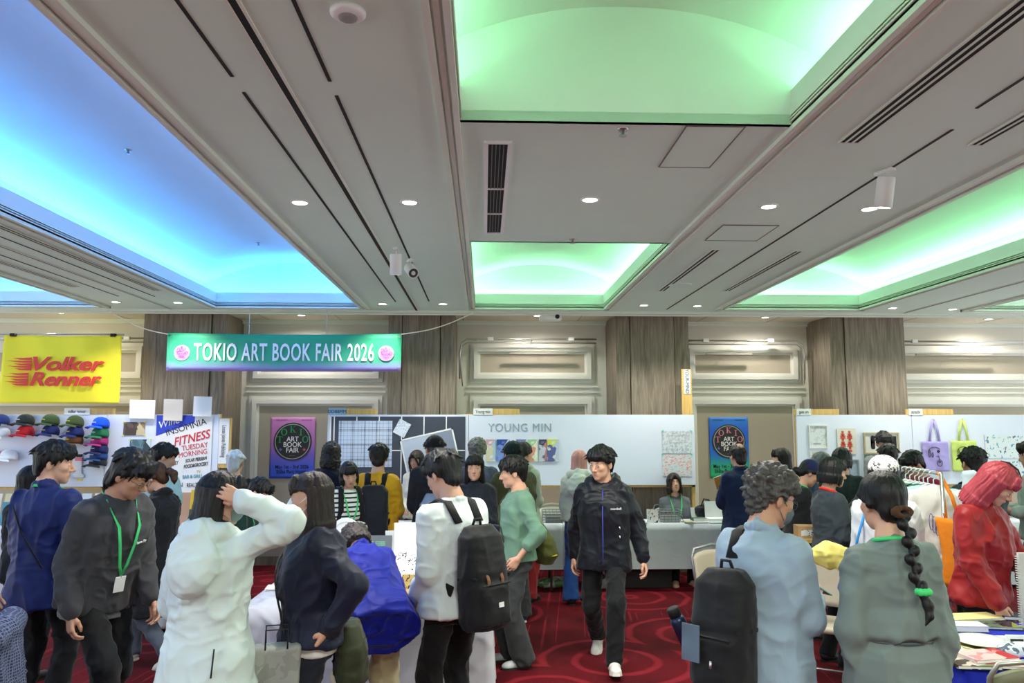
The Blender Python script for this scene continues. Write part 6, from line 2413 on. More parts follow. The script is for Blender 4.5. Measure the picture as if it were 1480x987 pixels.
# white sheets clipped on the top edge of that board
for px, c, lab in (((189, 578, 224, 605), (240, 240, 240), 'wide white blank card standing on the board top, leftmost of three'), ((238, 577, 264, 608), (226, 218, 208), 'cream blank card standing on the board top between two white cards'), ((281, 573, 306, 602), (236, 240, 246), 'tall white blank card on the board top nearest the pillar corner')):
    x, z, w, h = on_board(*px, BY - .03)
    t = thing('blank_card', lab, 'card', (x, BY - .045, z), (rad(4), rad(1.5), 0), 'blank cards on the board top')
    MB().bb(-w / 2, w / 2, -.008, .008, -h / 2, h / 2).build('card', paint(c), t, bevel=.002)
    MB().bb(-.02, .02, .008, .075, -h / 2 + .01, -h / 2 + .05).build('clip', m_dark, t)

# ---- yellow flag
FY = 9.66
x, z, w, h = on_board(6, 484, 173, 583, FY)
t = thing('flag', 'yellow cloth flag with red flaming lettering hung high on the wall', 'flag', (x, FY, z))
def ffl(u, v):
    sag = .035 * math.sin(u * math.pi) * v
    return ((u - .5) * w * (1 - .015 * v) - (1 - v) * .02, -.012 * math.sin(u * 17 + v * 3) - .02 * math.sin(u * 6 - v * 4) * (1 - v * .6), (v - .5) * h - sag * .4)
MB().grid(ffl, 48, 30).build('cloth', mat('flag_yellow', (250, 232, 50), .75, 0, .3, 7, .05), t, True, solid=.004)
RF = mat('flame_red', (222, 52, 44), .6)
for txt, zz, dx in (('Volker', .055, .05), ('Renner', -.135, .05)):
    text_mesh('lettering', txt, .235, RF, t, (dx, -.038, zz), shear=.28, bold=.006, depth=.003, spacing=.96, fit=w * .60)
fl = MB()
for zz, dx in ((.055, -.47), (-.135, -.50)):
    for k, (dz, L) in enumerate(((.07, .22), (.035, .30), (0, .20), (-.03, .28), (-.06, .18))):
        fl.prism([(dx + .12, zz + dz + .016), (dx + .12, zz + dz - .016), (dx - .02, zz + dz - .012), (dx + .1 - L, zz + dz + .012), (dx + .0, zz + dz + .008)], -.041, -.036)
fl.build('flames', RF, t)
for q in (-.42, .42):
    MB().bb(q * w - .03, q * w + .03, -.035, .02, h / 2 - .02, h / 2 + .02).build('clip', m_dark, t, bevel=.004)
tag(MB().tube([(-8.0, FY + .02, 3.02), (atY(178, 486, FY).x, FY + .02, 3.02)], .011, 10).build('hanging_rail', m_chrome, None, True), 'steel rail the yellow flag is clipped to', 'rail')
tag(MB().tube([(-7.0, FY + .02, 3.02), (-7.0, FY + .02, CEIL)], .004, 8).build('rail_wire', m_chrome), 'thin wire holding the flag rail to the ceiling', 'wire')

# ---- hanging banner
NY = 9.42
x, z, w, h = on_board(242, 481, 580, 537, NY)
t = thing('banner', 'green to lilac fabric banner reading TOKIO ART BOOK FAIR 2026', 'banner', (x, NY, z))
bm = ramp_mat('banner_print', [(0, (206, 160, 214)), (.16, (150, 130, 206)), (.42, (60, 172, 132)), (1, (40, 158, 116))], 2, -h / 2, h / 2, .6, .12)
def fbn(u, v):
    zz = (v - .5) * h * (1 - .05 * math.sin(u * math.pi)) - .012 * math.sin(u * math.pi) * (1 if v < .5 else .3)
    return ((u - .5) * w * (.995 + .005 * v), -.008 * math.sin(u * 11) * (1 - v), zz)
MB().grid(fbn, 40, 8).build('cloth', bm, t, True, solid=.004)
text_mesh('lettering', 'TOKIO ART BOOK FAIR 2026', .30, mat('banner_white', (240, 240, 246), .6), t, (0, -.012, -.012), bold=.004, depth=.003, spacing=1.10, fit=w * .765)
PK = mat('roundel_pink', (214, 150, 214), .6)
PKD = mat('roundel_ink', (120, 70, 150), .6)
for q in (-1, 1):
    o = MB().lathe([(.096, 0), (.096, -.003), (.001, -.003)], (q * (w / 2 - .19), -.012, -.01), 28, Matrix.Rotation(rad(-90), 3, 'X') @ Matrix.Scale(-1, 3, Vector((0, 0, 1))), caps=False).build('roundel', PK, t)
    c = (q * (w / 2 - .19), -.018, -.01)
    for txt, dx, dz, s_ in (('T', -.055, .0, .05), ('O', -.042, .04, .05), ('K', 0, .062, .05), ('I', .04, .044, .05), ('O', .056, .0, .05), ('ART\nBOOK\nFAIR', 0, -.012, .036)):
        text_mesh('lettering', txt, s_, PKD, t, (c[0] + dx, -.0165, c[2] + dz), depth=.001)
ey = MB()
for q in (-1, 1):
    for s_ in (-1, 1):
        ey.lathe([(.014, 0), (.014, -.004), (.006, -.004), (.006, 0)], (q * (w / 2 - .03), -.006, s_ * (h / 2 - .035)), 14, Matrix.Rotation(rad(90), 3, 'X'), caps=False)
ey.build('eyelet', m_chrome, t)
for px, lab in ((360, 'thin cord holding the banner left of its middle'), (472, 'thin cord holding the banner right of its middle')):
    a = atY(px, 482, NY)
    tag(MB().tube([(a.x, NY, a.z - .01), (a.x, NY, CEIL - .001)], .004, 8).build('string', m_chrome), lab, 'cord', 'cords of the hanging banner')
for (pa, pb, lab) in (((243, 483), (158, 449), 'white rope from the banner corner to the soffit above the flag'), ((580, 483), (684, 449), 'white rope from the banner corner to the soffit by the projector')):
    a, b_ = atY(*pa, NY), atY(*pb, NY + .1)
    b_.z = CEIL - .035
    tag(MB().tube([a.lerp(b_, u) + Vector((0, 0, -.05 * math.sin(u * math.pi))) for u in np.linspace(0, 1, 10)], .007, 8).build('hanging_rope', mat('rope_white', (226, 222, 210), .8), None, True), lab, 'rope', 'ropes of the hanging banner')

# ---- two fair posters on the wall
def serif(ch, s, c, rot, m, t, y):
    """slab serif capital from bars and a ring"""
    b = MB()
    k = s * .16
    if ch == 'T':
        b.bb(-k / 2, k / 2, 0, .002, -s / 2, s / 2).bb(-s * .42, s * .42, 0, .002, s / 2 - k * .5, s / 2).bb(-s * .22, s * .22, 0, .002, -s / 2, -s / 2 + k * .4)
        b.bb(-s * .42, -s * .36, 0, .002, s * .26, s / 2).bb(s * .36, s * .42, 0, .002, s * .26, s / 2)
    elif ch == 'O':
        n = 26
        for i in range(n):
            a0, a1 = i / n * 6.2832, (i + 1) / n * 6.2832
            p = [(s * .46 * math.sin(a), s * .5 * math.cos(a)) for a in (a0, a1)] + [(s * .30 * math.sin(a), s * .42 * math.cos(a)) for a in (a1, a0)]
            b.prism(p, 0, .002)
    elif ch == 'I':
        b.bb(-k / 2, k / 2, 0, .002, -s / 2, s / 2).bb(-s * .24, s * .24, 0, .002, -s / 2, -s / 2 + k * .4).bb(-s * .24, s * .24, 0, .002, s / 2 - k * .4, s / 2)
    elif ch == 'K':
        b.bb(-s * .32, -s * .32 + k, 0, .002, -s / 2, s / 2).bb(-s * .46, -s * .04, 0, .002, -s / 2, -s / 2 + k * .4).bb(-s * .46, -s * .04, 0, .002, s / 2 - k * .4, s / 2)
        b.prism([(-s * .2, -s * .02), (-s * .12, .06 * s), (s * .38, s * .5), (s * .26, s * .5)], 0, .002)
        b.prism([(-s * .1, s * .0), (s * .0, s * .1), (s * .42, -s * .5), (s * .24, -s * .5)], 0, .002)
        b.bb(s * .1, s * .46, 0, .002, s / 2 - k * .4, s / 2).bb(s * .1, s * .5, 0, .002, -s / 2, -s / 2 + k * .4)
    R = Matrix.Rotation(rad(rot), 3, 'Y')
    b.v = [tuple(R @ Vector(v) + Vector((c[0], y, c[1]))) for v in b.v]
    return b.build('lettering', m, t)


def fair_poster(px, stops, lc, label):
    Y = WALLY - .022
    x, z, w, h = on_board(*px, Y)
    t = thing('fair_poster', label, 'poster', (x, Y, z), 0, 'art book fair posters')
    def fp(u, v):
        return ((u - .5) * w, -.003 - .003 * math.sin(v * 7 + u * 2) - .012 * (u > .93) * (u - .93) / .07, (v - .5) * h)
    MB().grid(fp, 24, 24).build('paper', ramp_mat('poster_print_' + label[:6], stops, 2, -h / 2, h / 2, .5, .06), t, True, solid=.001)
    cz = h * .10
    R90 = Matrix.Rotation(rad(90), 3, 'X')
    r = w * .425
    MB().lathe([(r, 0), (r, .004), (.001, .004)], (0, -.008, cz), 48, R90, caps=False).build('disc', mat('poster_disc', (44, 44, 46), .6), t)
    MB().lathe([(r * .93, .0045), (r * .93, .0055), (r * .89, .0055), (r * .89, .0045)], (0, -.008, cz), 48, R90, caps=False).build('ring', mat('poster_ring', (170, 176, 168), .6), t)
    y = -.016
    for ch, a, rr in (('T', -80, .68), ('O', -42, .68), ('K', 0, .66), ('I', 40, .66), ('O', 79, .68)):
        serif(ch, r * .35, (r * rr * math.sin(rad(a)), cz + r * .02 + r * rr * math.cos(rad(a)) - r * .03), 0, lc, t, y)
    for txt, dz in (('ART', .12), ('BOOK', -.17), ('FAIR', -.46)):
        text_mesh('lettering', txt, r * .37, BADGE, t, (0, -.014, cz + r * dz), sx=.92, bold=.001)
    text_mesh('lettering', '- - - - -', r * .10, BADGE, t, (0, -.014, cz - r * .74))
    text_mesh('lettering', 'May 1st - 3rd 2026', h * .085, m_ink, t, (0, -.010, -h * .315), sx=.84, bold=.0006)
    text_mesh('lettering', 'Shiba Park Hotel', h * .085, m_ink, t, (-w * .02, -.010, -h * .395), sx=.84, bold=.0006)
    text_mesh('lettering', 'TOKIO ART BOOK', h * .022, m_ink, t, (-w * .26, -.010, h * .455))
    text_mesh('lettering', 'Tokyo JAPAN 2026', h * .022, m_ink, t, (w * .30, -.010, h * .455))
    for q, cc in ((-1, (90, 110, 206)), (1, (206, 90, 100))):
        MB().box((q * r * .62, -.014, cz - r * .42), (r * .12, .002, r * .12), Matrix.Rotation(.7, 3, 'Y')).build('mark', mat('mark_%d' % cc[0], cc, .6), t)
    for q in (-1, 1):
        MB().lathe([(.006, 0), (.006, -.006), (.001, -.008)], (q * (w / 2 - .015), -.004, h / 2 - .015), 10, R90, caps=False).build('pin', m_chrome, t)


fair_poster((392, 603, 454, 691), [(0, (34, 90, 214)), (.22, (60, 90, 214)), (.42, (120, 100, 200)), (.62, (190, 120, 196)), (1, (222, 140, 206))], mat('poster_green', (44, 168, 96), .6), 'pink and blue fair poster with green lettering on the wall')
fair_poster((1024, 603, 1083, 690), [(0, (50, 196, 120)), (.22, (40, 170, 130)), (.42, (30, 110, 206)), (.8, (34, 100, 222)), (1, (50, 130, 226))], mat('poster_pink', (232, 140, 160), .6), 'blue and green fair poster with pink lettering on the wall')
# ================================================================== TABLES AND GOODS
def cloth_table(name, label, x0, x1, y0, y1, c, drop=.74, z=.75, group=None, foot=0.02, wave=.012, skirt=None):
    """a draped table: top slab, cloth with soft pleats falling to the hem, and folding legs"""
    t = thing(name, label, 'table', ((x0 + x1) / 2, (y0 + y1) / 2, 0), 0, group)
    hx, hy = (x1 - x0) / 2, (y1 - y0) / 2
    MB().bb(-hx, hx, -hy, hy, z - .03, z - .004).build('tabletop', m_timber, t)
    for sx_ in (-1, 1):
        for sy_ in (-1, 1):
            MB().tube([(sx_ * (hx - .12), sy_ * (hy - .06), 0), (sx_ * (hx - .12), sy_ * (hy - .06), z - .03)], .014, 10).build('leg', m_chrome, t, True)
    b = MB()
    per = []
    n = 60
    ex = .008
    cs = [(-hx - ex, -hy - ex), (hx + ex, -hy - ex), (hx + ex, hy + ex), (-hx - ex, hy + ex)]
    for i in range(4):
        a, b_ = Vector(cs[i]), Vector(cs[(i + 1) % 4])
        L = (b_ - a).length
        k = max(8, int(L / .04))
        nrm = Vector(((b_ - a).y, -(b_ - a).x)).normalized()
        for j in range(k):
            p = a.lerp(b_, j / k)
            per.append((p, nrm, i + j / k))
    rows = 7
    vs = []
    for r in range(rows + 1):
        v = r / rows
        for p, nr_, s_ in per:
            wv = wave * v * (math.sin(s_ * 13.7) + .7 * math.sin(s_ * 29.3 + 1)) + foot * v
            q = p + nr_ * max(wv, -.004)
            vs.append((q.x, q.y, z - v * drop - (0.004 if r else 0) + (.002 if r == 0 else 0)))
    m = len(per)
    fs = [(r * m + j, (r + 1) * m + j, (r + 1) * m + (j + 1) % m, r * m + (j + 1) % m) for r in range(rows) for j in range(m)]
    b.add(vs, fs)
    b.f.append(tuple(range(m)))
    b.m.append(0)
    b.build('tablecloth', cloth(c, .9), t, True)
    return t


cloth_table('goods_table', 'white draped table in the middle of the hall crowded with cards', -1.52, .04, 4.98, 6.85, (204, 205, 214), .73, wave=.018)
GT = 'grey draped stall tables'
cloth_table('stall_table', 'grey draped stall table behind the green sweater and black cap', -1.15, .90, 8.92, 9.37, (212, 218, 224), .50, group=GT, wave=.003, foot=.004)
cloth_table('stall_table', 'grey draped stall table with the seated person behind', .92, 2.90, 8.92, 9.37, (214, 220, 226), .50, group=GT, wave=.003, foot=.004)
cloth_table('stall_table', 'white draped stall table below the cap board', -5.9, -3.0, 8.85, 9.35, (210, 212, 222), .70)
cloth_table('stall_table', 'white draped stall table in front of the framed drawings', 3.75, 6.9, 8.9, 9.35, (206, 210, 214), .70)
RT = cloth_table('goods_table', 'royal blue draped table crowded with books and plates at right', 2.28, 4.0, 3.66, 4.46, (24, 40, 170), .72, wave=.012)

_bm = [(226, 224, 216), (206, 196, 160), (60, 84, 120), (190, 80, 70), (80, 110, 90), (222, 206, 90), (40, 42, 48), (196, 206, 216)]


def book(name, label, cat, loc, w, d, h, c, rz=0, tilt=(0, 0), cover=None, group=None, spine=True):
    t = thing(name, label, cat, loc, (tilt[0], tilt[1], rz), group)
    m = cover or paint(c)
    MB().bb(-w / 2, w / 2, -d / 2, d / 2, h - .002, h).bb(-w / 2, w / 2, -d / 2, d / 2, 0, .002).bb(-w / 2, -w / 2 + .003, -d / 2, d / 2, .002, h - .002).build('cover', m, t)
    MB().bb(-w / 2 + .003, w / 2 - .004, -d / 2 + .004, d / 2 - .004, .002, h - .002).build('pages', m_paper, t)
    return t


def stand_card(name, label, cat, px, py, z, w, h, c, rz=0, lean=14, cover=None, group=None, foot=True):
    """an upright card or book leaning back on a strut"""
    p = atZ(px, py, z)
    if p.x < .2:
        k_ = min(p.y, 6.66) / p.y
        p.x, p.y = p.x * k_, p.y * k_
    t = thing(name, label, cat, (p.x, p.y, z), rz, group)
    R = Matrix.Rotation(-rad(lean), 3, 'X')
    MB().box(R @ Vector((0, 0, h / 2)), (w, .008, h), R).build('face', cover or paint(c), t, bevel=.0015)
    if foot:
        a = R @ Vector((0, .006, h * .75))
        MB().tube([tuple(a), (0, a.y + h * .28, 0.003)], .004, 6).build('strut', m_dark, t)
    return t, R


Z = .757
# ---- middle table
t = thing('round_display', 'round white disc display on a stem standing on the middle table', 'display', (atZ(527, 783, Z).x, 6.55, Z))
MB().box((0, 0, .012), (.28, .14, .024)).build('base', m_white, t, bevel=.004)
MB().bb(-.045, .045, -.012, .012, .024, .14).build('stem', m_white, t, bevel=.004)
R90 = Matrix.Rotation(rad(90), 3, 'X')
MB().lathe([(.125, -.008), (.128, 0), (.125, .008), (.001, .008)], (.01, 0, .235), 36, R90, caps=False).lathe([(.001, -.008), (.125, -.008)], (.01, 0, .235), 36, R90, caps=False).build('disc', m_white, t)
MB().lathe([(.10, .009), (.10, .013), (.09, .013), (.09, .009)], (.01, 0, .235), 36, R90, caps=False).build('ring', paint((206, 210, 214)), t)
text_mesh('lettering', 'ROLL\nTHE BOOK', .030, mat('grey_ink', (170, 176, 184), .6), t, (.01, -.0145, .235))
MB().lathe([(.016, 0), (.016, .004), (.001, .004)], (-.07, -.014, .05), 16, R90, caps=False).build('badge', mat('badge_maroon', (150, 40, 60), .5), t)
t, R = stand_card('grey_sign', 'grey box sign with small green characters behind the blue jacket', 'sign', 544, 792, Z, .26, .20, (112, 118, 122), 0, 4)
text_mesh('lettering', '■□ ▤▦', .05, mat('sign_mint', (150, 226, 190), .5), t, tuple(R @ Vector((-.02, -.006, .13))), (math.pi / 2 - rad(4), 0, 0))
stand_card('tent_card', 'narrow grey white leaning card between the grey sign and tall board', 'card', 566, 800, Z, .11, .24, (206, 212, 216), rad(8), 12)
t = thing('folding_board', 'tall white tent shaped board at the back of the middle table', 'card', (atZ(597, 800, Z).x, 6.35, Z + .003), rad(10))
for q in (-1, 1):
    R = Matrix.Rotation(rad(q * 9), 3, 'X')
    MB().box(Vector((0, q * .055, 0)) + R @ Vector((0, 0, .175)), (.20, .006, .345), R).build('leaf', m_white, t)
stand_card('print_card', 'large white card with black dotted drawing and pink edge', 'print', 580, 836, Z, .24, .20, (236, 236, 236), rad(-14), 30, speckle_mat('dot_drawing', (234, 234, 232), [(40, 44, 40), (150, 150, 110), (234, 234, 232)], 70, .56))
stand_card('pink_booklet', 'pink booklet peeking out behind the dotted drawing', 'booklet', 560, 838, Z, .08, .18, (232, 150, 156), rad(-10), 26)
stand_card('zebra_card', 'white card with black brush marks near the white sweatshirt sleeve', 'card', 611, 822, Z, .11, .17, (236, 236, 236), rad(-18), 18, speckle_mat('brush_marks', (234, 234, 236), [(26, 26, 28)], 32, .55, stretch=(2, 1, .6)))
stand_card('ochre_book', 'ochre card book with dark scribble drawing standing open', 'book', 594, 858, Z, .13, .125, (206, 176, 104), rad(-6), 8, speckle_mat('ochre_scribble', (206, 176, 104), [(60, 50, 36), (206, 176, 104)], 44, .52))
t = thing('open_book', 'open kraft booklet held at the edge of the middle table', 'book', (atZ(606, 866, .80).x, atZ(606, 866, .80).y, .775), rad(-30))
MB().box((-.055, 0, .035), (.125, .17, .005), Matrix.Rotation(rad(38), 3, 'Y')).build('cover', mat('kraft', (190, 150, 96), .8), t)
MB().box((.055, 0, .020), (.12, .165, .008), Matrix.Rotation(rad(-14), 3, 'Y')).build('pages', m_paper, t)
k = 0
GOODS = [(600, 822, .20, .14, .012, (238, 238, 238), 'white folded sheet lying right of the dotted drawing', -10), (572, 846, .16, .10, .010, (216, 204, 226), 'lilac white flyer in front of the pink booklet', 12), (597, 850, .09, .06, .03, (232, 232, 236), 'small white box behind the ochre book', 5),
         (622, 846, .10, .12, .02, (226, 228, 230), 'white booklet beside the sweatshirt elbow', -20), (588, 868, .13, .10, .016, (228, 218, 190), 'cream booklet in front of the ochre book', 4), (640, 872, .14, .10, .010, (210, 196, 150), 'tan leaflet under the sweatshirt hand', -8),
         (590, 880, .04, .04, .05, (226, 226, 220), 'tiny white carton at the table front edge', 0), (612, 838, .12, .10, .008, (236, 236, 236), 'white card lying behind the open booklet', 20),
         (566, 862, .10, .14, .02, (206, 214, 206), 'pale green booklet touching the blue jacket', 15), (655, 858, .12, .16, .014, (214, 214, 224), 'pale grey booklet behind the black backpack', 0),
         (396, 822, .12, .14, .05, (206, 212, 222), 'pale book pile seen between white pullover and navy jacket', 10), (396, 838, .12, .10, .02, (214, 206, 50), 'yellow booklet seen between white pullover and navy jacket', -5), (394, 850, .16, .14, .012, (236, 236, 236), 'white sheet at the left end of the middle table', 6), (390, 812, .10, .10, .07, (70, 90, 140), 'blue book at the left end of the middle table', 16)]
for px, py, w, d, h, c, lab, r in GOODS:
    p = atZ(px, py, Z)
    y = min(max(p.y, 5.08), 6.75)
    x = max(-1.44, p.x)
    book('booklet', lab, 'booklet', (x, y, Z), w, d, h, c, rad(r), group='paper goods on the middle table')
pb = fgw.M @ Vector(fgw.wri[-1])
t = thing('paper_bag', 'grey printed paper bag held between the white pullover and navy jacket', 'bag', (-.98, 3.78, .58), rad(14))
S = SDF()
S.loft([(0, .10, .04, 0), (.28, .11, .045, 0)], .01, p=6)
V, Q = S.mesh(.010)
to_obj('bag_body', folds(V, Q, .006, 90), Q, speckle_mat('bag_print', (150, 152, 146), [(136, 138, 132), (164, 166, 160)], 12, .5), t)
for q in (-1, 1):
    MB().tube([(-.05, q * .045, .27), (-.05, q * .045, .36), (.05, q * .045, .36), (.05, q * .045, .27)], .004, 6).build('handle', m_ink, t, True)

# ---- grey stall table goods
def crate(px, py, Y, w, d, h, lab, nb=6):
    p = atY(px, py, Y)
    t = thing('book_crate', lab, 'crate', (p.x, Y, Z), 0, 'wire crates of booklets')
    b = MB()
    for zz in np.linspace(.006, h, 5):
        b.tube([(-w / 2, -d / 2, zz), (w / 2, -d / 2, zz), (w / 2, d / 2, zz), (-w / 2, d / 2, zz), (-w / 2, -d / 2, zz)], .004, 5)
    for u in np.linspace(-.5, .5, 7):
        for s_ in (-1, 1):
            b.tube([(u * w, s_ * d / 2, 0), (u * w, s_ * d / 2, h)], .003, 5)
    for u in (-.5, 0, .5):
        for s_ in (-1, 1):
            b.tube([(s_ * w / 2, u * d, 0), (s_ * w / 2, u * d, h)], .003, 5)
    b.build('wire', paint((130, 134, 136)), t)
    return t


for px, lab in ((800, 'wire crate of booklets beside the pink haired person'), (968, 'wire crate of booklets in front of the seated person')):
    t = crate(px, 750, 9.12, .26, .20, .13, lab)
    for k in range(7):
        o = book('booklet', lab.replace('wire crate of booklets', 'booklet %s in the crate' % ['at the front', 'second', 'third', 'in the middle', 'fifth', 'sixth', 'at the back'][k]), 'booklet', (t.location.x, 9.045 + k * .024, Z + .006), .20, .12, .014, random.choice([(170, 174, 176), (200, 204, 206), (120, 124, 130), (210, 206, 196)]), 0, (rad(82), 0), group='booklets in the crates')
t, R = stand_card('sign_card', 'white card printed with black figures on the grey stall table', 'sign', 946, 757, Z, .13, .155, (236, 232, 232), 0, 8, speckle_mat('figure_card', (236, 230, 230), [(40, 30, 32), (232, 206, 206)], 34, .55))
t.location.y = 8.99
MB().bb(-.05, .05, .0, .0, 0, 0)
for px, py, Y, w, d, h, c, lab in ((915, 752, 9.02, .30, .2, .012, (170, 196, 190), 'pale green flat book on the grey table by the black jacket'), (1010, 745, 9.05, .16, .1, .05, (60, 110, 80), 'dark green box on the grey stall table'), (995, 753, 8.98, .10, .14, .02, (190, 184, 150), 'tan booklet beside the seated person badge'),
                                   (1012, 754, 8.97, .18, .08, .012, (206, 206, 206), 'patterned flyer at the grey table edge'), (1035, 752, 9.0, .2, .14, .008, (222, 226, 226), 'white sheet before the white box lid'), (880, 750, 9.08, .2, .15, .03, (196, 200, 200), 'grey booklet pile behind the black jacket'), (835, 752, 9.02, .22, .16, .015, (226, 222, 196), 'cream catalogue by the cream hooded jacket'), (700, 752, 9.05, .2, .15, .02, (200, 190, 180), 'beige catalogue behind the long haired person')):
    book('booklet', lab, 'booklet', (atY(px, py, Y).x, Y, Z), w, d, h, c, rad(random.uniform(-8, 8)), group='booklets on the grey tables')
stand_card('leaning_booklet', 'narrow white booklet leaning beside the seated person lanyard', 'booklet', 1000, 752, Z, .05, .16, (226, 230, 232), rad(20), 10)[0].location.y = 9.1
p = atY(1035, 740, 9.1)
t = thing('white_box', 'white box with raised lid on the grey stall table before the navy blazer', 'box', (p.x + .02, 9.1, Z))
MB().bb(-.13, .13, -.09, .09, 0, .04).build('tray', m_white, t, bevel=.003)
MB().box((.0, .09, .13), (.26, .006, .19), Matrix.Rotation(rad(-8), 3, 'X')).build('lid', m_white, t)
p = atY(1020, 735, 9.25)
t = thing('black_bag', 'crumpled black bag on the grey table behind the white box', 'bag', (p.x, 9.27, Z))
S = SDF()
S.ell((0, 0, .09), (.12, .07, .10), .02)
S.ell((.05, 0, .16), (.06, .05, .06), .04)
S.plane((0, 0, .002), (0, 0, -1))
V, Q = S.mesh(.01)
to_obj('bag_body', folds(V, Q, .02, 91), Q, cloth((24, 26, 36), .5), t)
MB().tube([(-.06, -.03, .16), (-.03, -.05, .25), (.03, -.04, .24), (.05, -.03, .19)], .008, 6).build('handle', m_dark, t, True)
# under the table
t = thing('silver_case', 'small silver case under the grey table behind the blue jeans', 'case', (atZ(862, 838, .0).x, 9.15, 0))
MB().bb(-.06, .06, -.10, .10, 0, .20).build('body', mat('case_silver', (150, 152, 154), .4, .3), t, bevel=.012)
MB().lathe([(.03, 0), (.03, .006), (.02, .006)], (0, -.10, .14), 18, R90).build('dial', m_dark, t)
MB().tube([(-.03, 0, .2), (-.03, 0, .23), (.03, 0, .23), (.03, 0, .2)], .006, 6).build('handle', m_dark, t, True)
t = thing('plastic_bag', 'clear plastic bag of green wrapped goods under the grey table', 'bag', (atZ(800, 842, 0).x, 9.2, 0))
S = SDF()
S.ell((0, 0, .04), (.22, .09, .06), .02)
S.ell((.1, 0, .05), (.08, .07, .06), .03)
S.plane((0, 0, .003), (0, 0, -1))
V, Q = S.mesh(.012)
to_obj('bag_body', folds(V, Q, .02, 92), Q, speckle_mat('plastic_goods', (176, 178, 168), [(90, 130, 80), (206, 206, 206), (120, 110, 90)], 12, .45, .3), t)
t = thing('crate_box', 'dark storage box under the grey table by the seated person feet', 'box', (1.9, 9.2, 0))
MB().bb(-.3, .3, -.14, .14, 0, .2).build('body', mat('box_dark', (30, 26, 28), .7), t, bevel=.01)
MB().bb(-.31, .31, -.15, .15, .2, .22).build('lid', mat('box_dark2', (44, 40, 42), .6), t, bevel=.005)

# ---- white seat backs behind the grey table, seated person's chair
def chair(loc, rz, c, label, steel=(150, 152, 156), fold=False):
    t = thing('folding_chair', label, 'chair', loc, rz, 'padded event chairs')
    m = mat('vinyl_%d' % c[0], c, .5)
    ms = mat('steel_%d' % steel[0], steel, .35, .7)
    S = SDF()
    S.box((0, .02, .44), (.205, .20, .026), .026)
    V, Q = S.mesh(.010)
    to_obj('seat', V, Q, m, t)
    b = MB()
    def fb(u, v):
        a = (u - .5) * .42
        return (a, -.205 - .05 * v - .03 * (1 - (2 * u - 1) ** 2), .52 + .33 * v - .05 * v * abs(2 * u - 1) ** 3)
    b.grid(fb, 12, 8)
    b.build('backrest', m, t, True, solid=.034)
    for q in (-1, 1):
        MB().tube([(q * .215, .24, 0.0), (q * .215, .06, .42), (q * .215, -.02, .44)], .011, 8).build('leg', ms, t, True)
        MB().tube([(q * .215, -.28, 0.0), (q * .215, -.16, .40), (q * .215, -.19, .52)], .011, 8).build('leg', ms, t, True)
    fr = MB().tube([(-.215, -.19, .50), (-.222, -.255, .80), (-.19, -.27, .865), (0, -.29, .89), (.19, -.27, .865), (.222, -.255, .80), (.215, -.19, .50)], .012, 8)
    fr.build('back_frame', ms, t, True)
    MB().tube([(-.215, .17, .16), (.215, .17, .16)], .008, 6).build('stretcher', ms, t, True)
    return t


chair((2.38, 9.60, 0), rad(180), (206, 200, 186), 'cream chair under the seated person')
chair((atY(800, 735, 9.7).x, 9.6, 0), rad(180), (214, 210, 196), 'cream chair standing empty behind the wire crate', (206, 206, 200))
chair((2.45, 5.75, 0), rad(150), (176, 166, 146), 'beige padded chair between the pale blue shirt and the grey dress')
chair((2.02, 6.25, 0), rad(200), (176, 166, 146), 'beige padded chair mostly hidden behind the black teardrop backpack')
chair((2.46, 3.60, 0), rad(-8), (122, 124, 98), 'olive padded chair back at the lower right corner by the blue table', (176, 178, 170))
CH = chair((-2.20, 4.20, 0), rad(-70), (60, 62, 70), 'chair at lower left with a checked jacket over its back')
t = thing('checked_jacket', 'navy and white checked jacket draped over the chair back at lower left', 'jacket', (-2.20, 4.20, 0), rad(-70))
ck = bpy.data.materials.new('check_weave')
ck.use_nodes = True
_nt = ck.node_tree
_tc = N(_nt, 'ShaderNodeTexCoord')
acc = None
for ax in ('X', 'Z'):
    _wv = N(_nt, 'ShaderNodeTexWave', bands_direction=ax)
    _wv.inputs['Scale'].default_value = 21
    _nt.links.new(_tc.outputs['Object'], _wv.inputs['Vector'])
    _g = N(_nt, 'ShaderNodeMath', operation='GREATER_THAN')
    _g.inputs[1].default_value = .80
    _nt.links.new(_wv.outputs['Fac'], _g.inputs[0])
    if acc is None:
        acc = _g.outputs[0]
    else:
        _a = N(_nt, 'ShaderNodeMath', operation='MAXIMUM')
        _nt.links.new(acc, _a.inputs[0])
        _nt.links.new(_g.outputs[0], _a.inputs[1])
        acc = _a.outputs[0]
_mx = N(_nt, 'ShaderNodeMix', data_type='RGBA')
_mx.inputs[6].default_value = lin((40, 48, 84))
_mx.inputs[7].default_value = lin((112, 120, 148))
_nt.links.new(acc, _mx.inputs[0])
_nt.links.new(_mx.outputs[2], _nt.nodes['Principled BSDF'].inputs['Base Color'])
_nt.nodes['Principled BSDF'].inputs['Roughness'].default_value = .9
S = SDF()
S.rc((-.24, -.27, .86), (.24, -.27, .86), .055, .055, .03)
S.loft([(.18, .25, .045, -.34), (.5, .24, .04, -.33), (.86, .25, .045, -.29)], .03)
S.loft([(.45, .22, .03, -.20), (.86, .24, .035, -.25)], .03)
S.rc((-.25, -.30, .82), (-.33, -.32, .30), .055, .045, .03)
S.rc((.25, -.30, .82), (.33, -.32, .34), .055, .045, .03)
V, Q = S.mesh(.010)
to_obj('cloth', folds(V, Q, .022, 93, None, (10, 10, 3)), Q, ck, t)

# ---- blue table goods
def flat(px, py, w, d, h, c, lab, rz=0, cover=None, cat='book', name='book', z=Z):
    p = atZ(px, py, z)
    return book(name, lab, cat, (p.x, p.y, z), w, d, h, c, rad(rz), cover=cover, group='books on the blue table')


